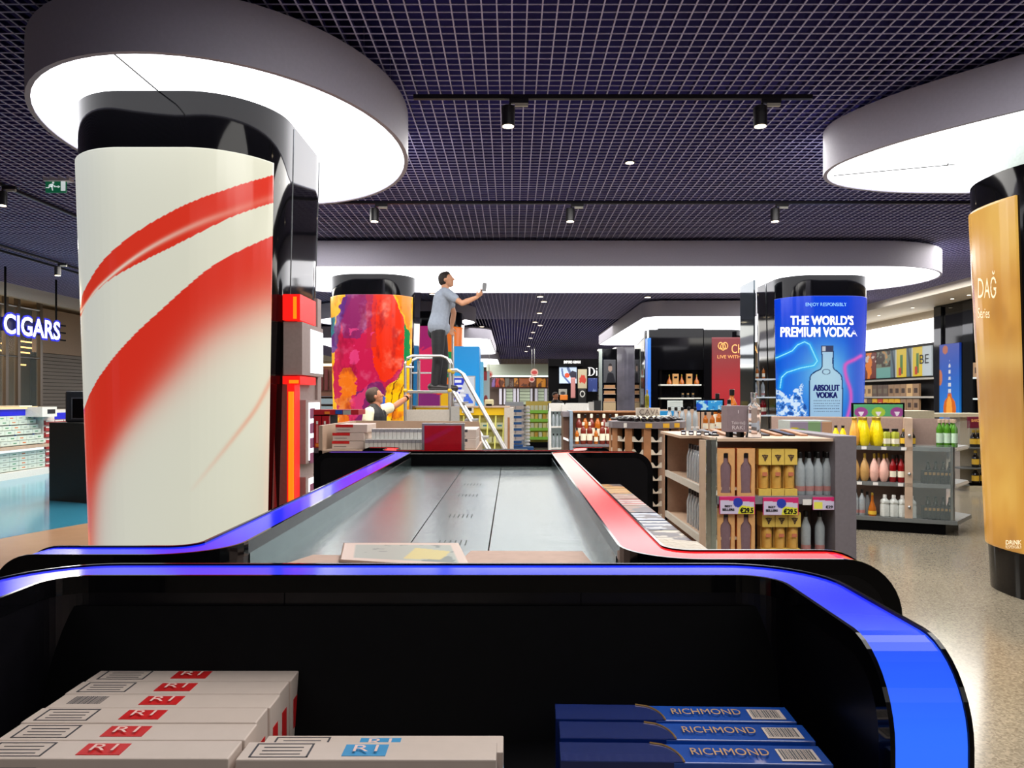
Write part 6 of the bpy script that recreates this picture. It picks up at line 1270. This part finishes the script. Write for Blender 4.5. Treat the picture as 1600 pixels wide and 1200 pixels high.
for dy in (-.11, .11):
    x = K(585, 0).x; h_, k_, a_ = Vector((x, Y2+dy, .92)), Vector((x+.02, Y2+dy, .50)), Vector((x-.02, Y2+dy, .09)); lg.append((h_, k_, a_)); chain(b, [h_, (h_+k_)/2, k_, a_], [.09, .08, .058, .038]); b.capsule(a_+Vector((-.02, 0, -.04)), a_+Vector((.15, 0, -.055)), .035, .028)
fuse(b, 'body', SKIN2, p2, .0075); fuse(hb, 'hair', HAIR2, p2, .009, 2)
sb = B()
for s_, e_ in ((sN, e3), (sF, e2)): chain(sb, [K(586.5, 643), s_, s_+(e_-s_)*.55], [.085, .076, .072])
for dy in (-.08, .08): chain(sb, [K(586.5, 646, dy), Vector((K(585, 0).x, Y2+dy, 1.0))], [.10, .13])
fuse(sb, 'shirt', M('shirt_cream', (226, 218, 188), .8), p2, .010, 2)
vb = B()
for dy in (-.085, .085): chain(vb, [K(585.5, 640.5, dy), K(585.5, 650, dy), Vector((K(585, 0).x, Y2+dy*.9, 1.12)), Vector((K(585, 0).x, Y2+dy, .98))], [.085, .142, .146, .15])
fuse(vb, 'vest', M('vest_black', (20, 20, 24), .7), p2, .010, 2)
tb_ = B()
for h_, k_, a_ in lg: chain(tb_, [Vector((h_.x, Y2, .95)), h_, k_, a_], [.125, .108, .082, .068])
fuse(tb_, 'trousers', TROU, p2, .011, 2)
for h_, k_, a_ in lg:
    s3 = B(); s3.capsule(a_+Vector((-.05, 0, -.05)), a_+Vector((.16, 0, -.055)), .045, .034); fuse(s3, 'shoe', SHOE, p2, .009, 1)
wq = e2*.18+w2*.82; dd = (w2-e2).normalized(); B().tube([wq-dd*.012, wq+dd*.012], .038, 12).build('wrist_watch', BLACKM, p2)
# distant cashier
Y3 = 26.0
def K3(px, py, dy=0): return J(px, py, dy, Y3)
p3 = thing('person', 'distant dark-haired person in dark top behind the white stands', 'person', (K3(868, 650).x, Y3, 0)); b = B(); hb = B(); hd = K3(868, 618.5); head(b, hb, hd, (.6, -.8, -.1), (0, 0, 1), .115)
x = hd.x; chain(b, [hd, Vector((x, Y3, 1.46)), Vector((x, Y3, 1.2)), Vector((x, Y3, .95))], [.06, .1, .15, .14])
for s_ in (-1, 1):
    b.capsule((x, Y3, 1.40), (x+.19*s_, Y3, 1.37), .07, .06); chain(b, [(x+.19*s_, Y3, 1.37), (x+.25*s_, Y3+.02, 1.12), (x+.20*s_, Y3-.2, 1.0)], [.055, .042, .03]); hand(b, (x+.20*s_, Y3-.2, 1.0), (-.2*s_, -1, -.1), (0, 0, -1)); chain(b, [(x+.09*s_, Y3, .92), (x+.10*s_, Y3, .5), (x+.10*s_, Y3, .08)], [.09, .06, .04]); b.capsule((x+.1*s_, Y3, .045), (x+.1*s_, Y3-.16, .035), .04, .032)
fuse(b, 'body', SKIN2, p3, .011, 2); fuse(hb, 'hair', HAIR, p3, .012, 1); sb = B(); chain(sb, [Vector((x, Y3, 1.44)), Vector((x, Y3, 1.2)), Vector((x, Y3, .92))], [.11, .17, .165])
for s_ in (-1, 1): chain(sb, [(x, Y3, 1.40), (x+.19*s_, Y3, 1.37), (x+.245*s_, Y3+.015, 1.16)], [.08, .075, .06]); chain(sb, [(x+.09*s_, Y3, .92), (x+.10*s_, Y3, .5), (x+.10*s_, Y3, .1)], [.11, .08, .065])
fuse(sb, 'dark_clothes', TROU, p3, .012, 2)
# ---------------------------------------------------------------- cigar hall on the left
lw = thing('roller_shutter', 'grey roller shutter beside the glazed shop front at the left', 'shutter', (-12.4, 19, 0)); XL = -12.3
def yl(px, X): return X*F/(px-HX)
SHT = M('shutter_grey', (118, 110, 100), .5, .2)
ya, yb3 = yl(62, XL), yl(150, XL)
for k in range(28):
    z = .05+k*.096; B().box(XL-.02-.0, XL, ya, yb3, z, z+.085).build('shutter_slat', SHT, lw)
B().box(XL-.25, XL-.04, ya, yb3, 0, 2.75).build('dark_back', BLACKM, lw); B().box(XL-.2, XL+.02, ya, yb3+1, 2.74, 3.9).build('wall_band', M('band_brown', (168, 146, 124), .6), lw)
gs_ = thing('glazed_shop', 'tall glazed shop front with steel posts and warm strip lights behind', 'shop front', (-11.9, 15.5, 0)); XG = -11.9
for px in (-30, 8, 27, 62): 
    y = yl(px, XG); B().box(XG-.05, XG+.05, y-.05, y+.05, 0, 3.95).build('steel_post', M('post_steel', (128, 118, 108), .35, .5), gs_)
for z in (1.0, 2.55, 3.75): B().tube([(XG+.02, yl(-40, XG), z), (XG+.02, yl(64, XG), z)], .022, 6).build('steel_rail', STEEL, gs_)
for a, c in ((-30, 7), (9, 26), (28, 61)): B().box(XG-.012, XG, yl(a, XG)+.06, yl(c, XG)-.06, .1, 3.74).build('glass_pane', PANE, gs_)
WL = M('warm_tube', (255, 200, 120), .5, emit=2.5)
inn = thing('shop_interior', 'dim shop interior behind the glass with red goods and warm tube lights', 'shop interior', (-12.8, 15.5, 0))
B().box(-12.98, -12.95, 12, yl(62, -12.9), 0, 3.9).build('inner_wall', M('inner_wall', (120, 106, 80), .7), inn)
for k, (pa, pb, py) in enumerate(((2, 12, 537), (28, 50, 534), (30, 50, 543), (28, 48, 551), (0, 10, 548), (30, 40, 570))):
    z0 = EYE+(HY-py)/F*yl((pa+pb)/2, -12.6); B().tube([(-12.6, yl(pa, -12.6), z0), (-12.6, yl(pb, -12.6), z0)], .02, 6).build('tube_light', WL, inn)
rg = [B().box(-.08, .08, -.14, .14, 0, h).build('red_pack', M('redpack%d' % k, c, .5)) for k, (h, c) in enumerate(((.5, (170, 40, 30)), (.35, (196, 60, 40)), (.7, (120, 60, 50))))]
for o in rg: o['category'] = 'packet'
for i in range(9): put(rg[i % 3], (-12.5, 14.1+i*.42, 1.0), ('tall red' if i % 3 == 0 else 'low orange-red' if i % 3 == 1 else 'tallest brown-red')+' goods bag behind the glass shop front, position %s from the shutter' % ['ninth', 'eighth', 'seventh', 'sixth', 'fifth', 'fourth', 'third', 'second', 'first'][i], 'red goods behind the glass front')
B().box(-12.7, -12.3, 13.8, 18.0, 0, 1.0).build('inner_counter', M('inner_counter', (110, 84, 60), .6), inn)
# CIGARS sign
cs = thing('hanging_sign', 'glowing white CIGARS letters on a blue backing hung over the cigar cabinets', 'sign', (-9.8, 15.5, 2.8)); XS = -9.8
q = [PX(4, 519, XS), PX(92, 533, XS), PX(92, 502, XS), PX(4, 489, XS)]
q[0].z = q[1].z = 2.80; q[2].z = q[3].z = 3.19
lettering('CIGARS', q, M('letter_lit', (255, 255, 255), .5, emit=1.5), cs, .02, name='letters', off=.018, th=.008)
lettering('CIGARS', [q[0]+Vector((0, -.03, -.04)), q[1]+Vector((0, .03, -.04)), q[2]+Vector((0, .03, .04)), q[3]+Vector((0, -.03, .04))], M('letter_blue', (20, 30, 190), .5, emit=.5), cs, .045, name='blue_backing', off=.01, th=.015)
B().box(XS-.10, XS-.04, q[0].y-1.6, q[1].y+.12, 2.86, 3.12).build('backing_board', M('sign_navy', (22, 24, 70), .5), cs)
for z in (2.82, 2.98, 3.14): B().box(XS-.09, XS-.05, q[1].y, q[1].y+.35, z-.015, z+.015).build('backing_rail', BLACKM, cs)
for px in (13, 92): B().tube([(XS-.06, yl(px, XS), 3.1), (XS-.06, yl(px, XS), 4.11)], .02, 6).build('hanger_rod', BLACKM, cs)
# cigar cabinets along x = -9.5
cg = thing('cigar_cabinet', 'long white stepped cabinet full of cigar cartons with a blue top band', 'cabinet', (-9.8, 14.6, 0)); XC = -9.5; y0, y1 = 12.6, 15.75
B().box(XC-.9, XC, y0, y1, 0, .14).build('base', WHITE, cg); B().box(XC-.9, XC-.12, y0, y1, .14, .56).build('lower_body', M('cab_grey', (176, 186, 186), .4), cg)
B().box(XC-.9, XC+.02, y0, y1+.05, .56, .62).build('ledge', WOODL, cg); B().box(XC-.13, XC-.1, y0, y1, .5, .56).build('ledge_light', M('ledge_lit', (235, 245, 250), .5, emit=1.0), cg)
B().hexa([(XC-.9, y0, .62), (XC-.1, y0, .62), (XC-.1, y1, .62), (XC-.9, y1, .62), (XC-.9, y0, 1.2), (XC-.42, y0, 1.2), (XC-.42, y1, 1.2), (XC-.9, y1, 1.2)]).build('slanted_back', M('cab_grey', (176, 186, 186), .4), cg)
B().box(XC-.9, XC-.30, y0, y1, 1.2, 1.33).build('blue_band', M('band_blue', (16, 22, 190), .35, emit=.25), cg); B().box(XC-.95, XC-.26, y0, y1+.05, 1.33, 1.38).build('top_board', M('lit_wood', (226, 196, 150), .5, emit=.15), cg)
for y in np.arange(y0+.15, y1, .56): B().hexa([(XC-.10, y-.008, .63), (XC-.07, y-.008, .63), (XC-.07, y+.008, .63), (XC-.10, y+.008, .63), (XC-.41, y-.008, 1.19), (XC-.38, y-.008, 1.19), (XC-.38, y+.008, 1.19), (XC-.41, y+.008, 1.19)]).build('blue_divider', M('band_blue2', (50, 90, 210), .35), cg)
mk = lambda nm, c: (lambda o: (B().box(.0205, .021, -.05, .05, .03, .05).build('colour_mark', M('mark_'+nm, c, .5), o), o)[1])(B().box(-.02, .0205, -.135, .135, 0, .082).build('cigar_carton', M('carton_cool', (196, 208, 198), .4)))
cgs = [mk('orange', (205, 110, 50)), mk('green', (60, 130, 90)), mk('grey', (150, 160, 155))]
for o in cgs: o['category'] = 'carton'
nmz = ['orange', 'green', 'grey']
cols = np.arange(y1-.16, y0+.1, -.28)
rows = [(.155, -.10, 'lowest'), (.245, -.10, 'second'), (.335, -.10, 'third'), (.425, -.10, 'fourth'), (.64, -.085, 'fifth'), (.73, -.135, 'sixth'), (.84, -.19, 'seventh'), (.93, -.24, 'eighth'), (1.03, -.29, 'ninth'), (1.115, -.335, 'top')]
for z, dx, rn in rows:
    for i, y in enumerate(cols): 
        k = (1, 2, 0, 1, 2, 0, 0, 1, 2, 0, 1)[i % 11]; put(cgs[k], (XC+dx+.02, y, z), 'white cigar carton with %s mark, %s row of cigar cabinet, %s' % (nmz[k], rn, nth(i, len(cols), 'right')), 'cigar cartons in the cigar cabinet')
B().box(XC-.7, XC-.28, y1-.5, y1-.1, 1.38, 1.40).build('till_plate', WHITE, cg)
tl = thing('price_unit', 'cream box with a dark window at the end of the cigar cabinet', 'till', (XC-.3, 15.6, 1.2)); q = (PX(64, 640, XC+.05)); B().box(XC-.3, XC+.04, yl(63, XC), yl(86, XC), 1.17, 1.37).build('box_body', WHITE, tl); B().box(XC+.04, XC+.045, yl(71, XC), yl(83, XC), 1.23, 1.32).build('dark_window', TBLACK, tl)
rc_ = thing('cigar_cabinet', 'end cabinet with rows of red cartons beside the black kiosk', 'cabinet', (-9.9, 16.6, 0)); B().box(XC-.9, XC-.15, 15.8, 17.6, 0, 1.3).build('body', WHITE, rc_); B().box(XC-.16, XC-.14, 16.2, 17.4, 1.1, 1.24).build('blue_face', M('band_blue', (16, 22, 190), .35), rc_)
rcb = B().box(-.02, .02, -.15, .15, 0, .09).build('red_carton', M('carton_dullred', (165, 50, 50), .4)); rcb['category'] = 'carton'; B().box(.02, .0205, -.15, .15, .065, .09).build('pale_top', WHITE, rcb)
for k in range(8):
    for i in range(3): put(rcb, (XC-.12, 15.97+i*.32, .12+k*.125), 'red carton in the end cabinet, %s row from the floor, %s' % (['lowest', 'second', 'third', 'fourth', 'fifth', 'sixth', 'seventh', 'top'][k], nth(i, 3)), 'red cartons in the end cabinet')
# black kiosk with device
kk = thing('kiosk', 'plain black kiosk box left of the cream and red column', 'kiosk', (-6.6, 11.7, 0)); a = P(77, 782, 11.6); b2 = P(150, 784, 11.2)
B().hexa([(a.x, a.y, 0), (b2.x, b2.y, 0), (b2.x, b2.y+.7, 0), (a.x, a.y+.7, 0), (a.x, a.y, 1.18), (b2.x, b2.y, 1.18), (b2.x, b2.y+.7, 1.18), (a.x, a.y+.7, 1.18)]).build('kiosk_body', M('kiosk_black', (30, 26, 26), .5), kk)
dv = thing('screen_device', 'dark rounded tablet-like screen standing on the black kiosk', 'screen', (-6.3, 11.7, 1.18)); q = rect(104, 611, 140, 660, 11.75); B().box(q[0].x, q[1].x, 11.7, 11.78, 1.18, q[2].z).build('screen_body', M('device_grey', (46, 48, 54), .3, coat=.4), dv, bevel=.03); q = rect(111, 621, 140, 655, 11.69); B().box(q[0].x, q[1].x, 11.692, 11.70, q[0].z, q[2].z).build('screen_frame', M('device_edge', (90, 90, 96), .4), dv); q = rect(113, 623, 140, 653, 11.68); B().box(q[0].x, q[1].x, 11.688, 11.691, q[0].z, q[2].z).build('screen_glass', BLACK, dv)
ek = thing('exit_sign', 'green emergency exit sign with running figure and arrow', 'exit sign', P(86, 282, 9.0)); 
q = rect(71, 281, 103, 301, 9.0); slab('green_face', q, M('exit_green', (20, 110, 74), .4, emit=.35), ek, .02); q = rect(67, 273, 108, 282, 8.96); slab('housing', q, M('housing_grey', (215, 212, 222), .5), ek, .1)
q = rect(79, 260, 96, 273, 9.02); B().lathe([(.06, q[2].z), (.055, q[2].z-.01), (.02, q[0].z+.02), (.02, q[0].z)][::-1], 14, (q[0].x/2+q[1].x/2, 9.05, 0)).build('ceiling_cup', M('housing_grey', (215, 212, 222), .5), ek); B().tube([((q[0].x+q[1].x)/2, 9.05, q[2].z), ((q[0].x+q[1].x)/2, 9.05, 4.13)], .01, 6).build('rod', STEEL, ek)
def exq(pts, nm):
    o = P(0, 0, 8.99); b = B(); n = len(pts); pp_ = [P(x, y, 8.996) for x, y in pts]; b.v = [tuple(p) for p in pp_]+[tuple(p+Vector((0, .003, 0))) for p in pp_]; b.f = [tuple(range(n)), tuple(range(2*n-1, n-1, -1))]+[(i, (i+1) % n, n+(i+1) % n, n+i) for i in range(n)]; b.build(nm, M('exit_white', (225, 235, 235), .5, emit=.6), ek)
exq([(95, 283), (102, 283), (102, 298), (95, 298)], 'door_mark'); exq([(83+1.6*math.cos(t), 285.4+1.6*math.sin(t)) for t in np.linspace(0, 5.6, 9)], 'figure_head')
exq([(80, 287), (83, 287.5), (82, 292), (78.5, 291)], 'figure_body'); exq([(79, 290.5), (82, 291.5), (82.8, 297.5), (81.4, 297.5), (80.2, 293)], 'figure_leg'); exq([(79, 291), (76, 294), (71.5, 293.5), (71.5, 292.4), (75, 292.4), (78, 289)], 'figure_leg'); exq([(82.5, 288), (85, 290), (86, 289.5), (86, 290.7), (84.6, 291), (82, 289.5)], 'figure_arm'); exq([(80, 287.5), (77, 288), (75.5, 290.5), (76.5, 290.8), (77.8, 289), (80, 289)], 'figure_arm')
exq([(84, 291), (90.5, 291), (90.5, 289.5), (94, 291.6), (90.5, 293.8), (90.5, 292.2), (84, 292.2)], 'arrow')
# ---------------------------------------------------------------- tracks and spotlights
TRK = M('track_black', (16, 15, 22), .5); LAMP = M('lamp_black', (18, 17, 22), .4); LENS = M('lamp_lens', (255, 232, 196), .5, emit=7)
def track(p, q, label):
    t = thing('light_track', label, 'light track', ((p[0]+q[0])/2, (p[1]+q[1])/2, p[2]), group='black light tracks under the grid ceiling'); p = Vector(p); q = Vector(q); d = (q-p).normalized(); s = Vector((-d.y, d.x, 0))*.02
    B().hexa([tuple(v) for v in (p-s, q-s, q+s, p+s, p-s+Vector((0, 0, .035)), q-s+Vector((0, 0, .035)), q+s+Vector((0, 0, .035)), p+s+Vector((0, 0, .035)))] if False else [tuple(p-s), tuple(q-s), tuple(q+s), tuple(p+s), tuple(p-s+Vector((0, 0, .035))), tuple(q-s+Vector((0, 0, .035))), tuple(q+s+Vector((0, 0, .035))), tuple(p+s+Vector((0, 0, .035)))]).build('rail', TRK, t)
    n = max(2, int((q-p).length/1.15))
    for k in range(n): a = p+(q-p)*((k+.5)/n); B().tube([a+Vector((0, 0, .035)), (a.x, a.y, GZ)], .006, 5).build('clip', ALU, t)
    return t
TZ = 4.04
track((-.82, 6.4, TZ), (2.5, 6.4, TZ), 'near light track running across, with two spotlights'); track((-2.6, 9.85, TZ), (6.2, 9.85, TZ), 'far light track running across in front of the long canopy')
track((-6.0, 7.4, TZ), (-6.0, 12.6, TZ), 'light track at the left, running away beside the exit sign'); track((-8.4, 11.5, TZ), (-8.4, 18.5, TZ), 'light track at the far left, nearer the CIGARS sign'); track((-8.7, 11.5, TZ), (-8.7, 18.5, TZ), 'second light track at the far left, outer one')
def spot(x, y, label, watt=26, ztop=TZ, aim=(0, 0, -1)):
    t = thing('spotlight', label, 'spotlight', (x, y, ztop-.2), group='black cylinder spotlights'); w = B().lathe([(.05, 0), (.056, .004), (.056, .16), (.05, .165)], 18, (x, y, ztop-.225)).build('lamp_body', LAMP, t, smooth=True)
    for k in range(4): B().lathe([(.058, .11+k*.012), (.058, .116+k*.012)], 18, (x, y, ztop-.225)).build('cooling_ring', LAMP, w)
    B().lathe([(.047, -.004), (.047, .0)], 18, (x, y, ztop-.225)).build('lens', LENS, t); B().tube([(x, y, ztop-.06), (x+.03, y, ztop-.02)], .009, 6).build('swivel', LAMP, t); B().box(x+.01, x+.17, y-.016, y+.016, ztop-.035, ztop).build('adapter', LAMP, t); B().box(x+.055, x+.165, y-.015, y+.015, ztop-.06, ztop-.036).build('driver_box', M('driver_white', (190, 190, 180), .5), t)
    l = bpy.data.lights.new('spot_lamp', 'SPOT'); l.energy = watt*8; l.spot_size = 1.2; l.spot_blend = .6; l.color = (1, .86, .68); l.shadow_soft_size = .04; o = bpy.data.objects.new('spot_lamp', l); o.location = (x, y, ztop-.24); SC.collection.objects.link(o); return t
spot(P(794, 0, 6.4).x, 6.4, 'left spotlight of the near track'); spot(P(1188, 0, 6.4).x, 6.4, 'right spotlight of the near track')
for px, nm in ((585, 'left'), (891, 'middle'), (1211, 'right')): spot(P(px, 0, 9.85).x, 9.85, nm+' spotlight of the far track')
spot(-6.0, 9.03, 'spotlight at the left edge beside the exit sign'); spot(-8.4, 14.2, 'small distant spotlight above the CIGARS sign')
for k, (px, py) in enumerate(((984, 253), (844, 463), (850, 471), (843, 489), (836, 503), (844, 508), (833, 519), (829, 528), (826, 541), (822, 549), (753, 510), (676, 459), (1012, 464))):
    p = PZ(px, py, GZ-.005); t = thing('downlight', 'tiny round downlight in the grid ceiling, %s in order of nearness' % ['first', 'fourth', 'fifth', 'sixth', 'seventh', 'eighth', 'ninth', 'tenth', 'eleventh', 'twelfth', 'in the left bay,', 'second, by the man,', 'third, over the whisky column,'][k], 'ceiling light', tuple(p), group='downlights in the grid ceiling'); r = .045 if k == 0 else .075
    B().lathe([(r*1.3, -.01), (r*1.3, .0)], 12, tuple(p)).build('ring', LAMP, t); B().lathe([(r, -.014), (r, -.011)], 12, tuple(p)).build('lens', LENS, t)
# ---------------------------------------------------------------- red shelf left of the tray
rs = thing('cigarette_shelf', 'shelf of tall red cartons with lettering left of the wooden tray', 'shelf unit', (-1.3, 5.5, 0)); YR = 5.3
bq(490, 640, 560, 648, YR, M('header_red', (178, 30, 40), .4), rs, .25, 'header'); bq(524, 641, 535, 647, YR-.004, M('header_blue', (30, 80, 170), .4), rs, .004, 'blue_mark'); bq(536, 641, 548, 648, YR-.004, M('header_grey', (170, 165, 160), .5), rs, .004, 'grey_patch'); bq(507, 643, 515, 647, YR-.004, M('header_orange', (235, 130, 40), .5), rs, .004, 'orange_mark')
bq(490, 648, 515, 1100, YR+.05, BLACKM, rs, .25, 'back_panel'); bq(490, 700, 515, 708, YR-.02, M('shelf_dark2', (80, 70, 74), .4), rs, .3, 'shelf_board'); bq(490, 700, 515, 1100, YR+.0, BLACKM, rs, .2, 'base_body')
for i, px in enumerate((491, 503)):
    t = thing('cigarette_carton', 'tall red carton with orange dot, '+('left', 'right')[i]+' of the pair on the red shelf', 'carton', P(px+5, 700, YR), group='tall red cartons'); bq(px, 650, px+11, 700, YR, M('carton_red', (172, 22, 34), .3), t, .04, 'carton_box'); bq(px+3, 664, px+6, 692, YR-.002, M('pink_print', (226, 130, 130), .5), t, .001, 'print_strip'); bq(px+2, 693, px+7, 698, YR-.002, M('header_orange', (235, 130, 40), .5), t, .001, 'orange_dot'); bq(px+3, 658, px+6, 663, YR-.002, WHITE, t, .001, 'white_print')
bsh = thing('background_shelf', 'brown shelf with grey-blue packs seen between the two columns', 'shelf unit', (-3.6, 17, 0)); YS = 17.0
bq(470, 570, 522, 1400, YS+.2, M('brown_wall', (120, 78, 60), .6), bsh, .2, 'back_wall'); bq(470, 568, 522, 572, YS+.1, M('strip_warm', (250, 226, 180), .5, emit=1.5), bsh, .1, 'strip_light')
for r_ in range(4): bq(490, 620+r_*12-1, 522, 620+r_*12, YS, GREY, bsh, .2, 'shelf_board')
for i in range(3): bq(499+i*8, 575+2*i, 504+i*8, 610, YS+.15, M('dark_red_goods', (110, 40, 40), .5), bsh, .05, 'red_banner')
gpk = B().box(-.08, .08, -.03, .03, 0, .13).build('small_pack', M('pack_bluegrey', (150, 168, 176), .4)); gpk['category'] = 'packet'
for r_ in range(3):
    for i in range(3): put(gpk, (P(498+i*11, 0, YS).x+.04, YS+.05, EYE+(HY-632-r_*12)/F*YS+.0), 'grey-blue pack on the brown background shelf, %s row, %s' % (('top', 'middle', 'bottom')[r_], nth(i, 3)), 'grey-blue packs on the brown shelf')
# remove prototypes never placed
for o in list(SC.objects):
    if o.parent is None and o.type == 'MESH' and 'category' in o and 'label' not in o:
        for c in list(o.children): bpy.data.objects.remove(c)
        bpy.data.objects.remove(o)
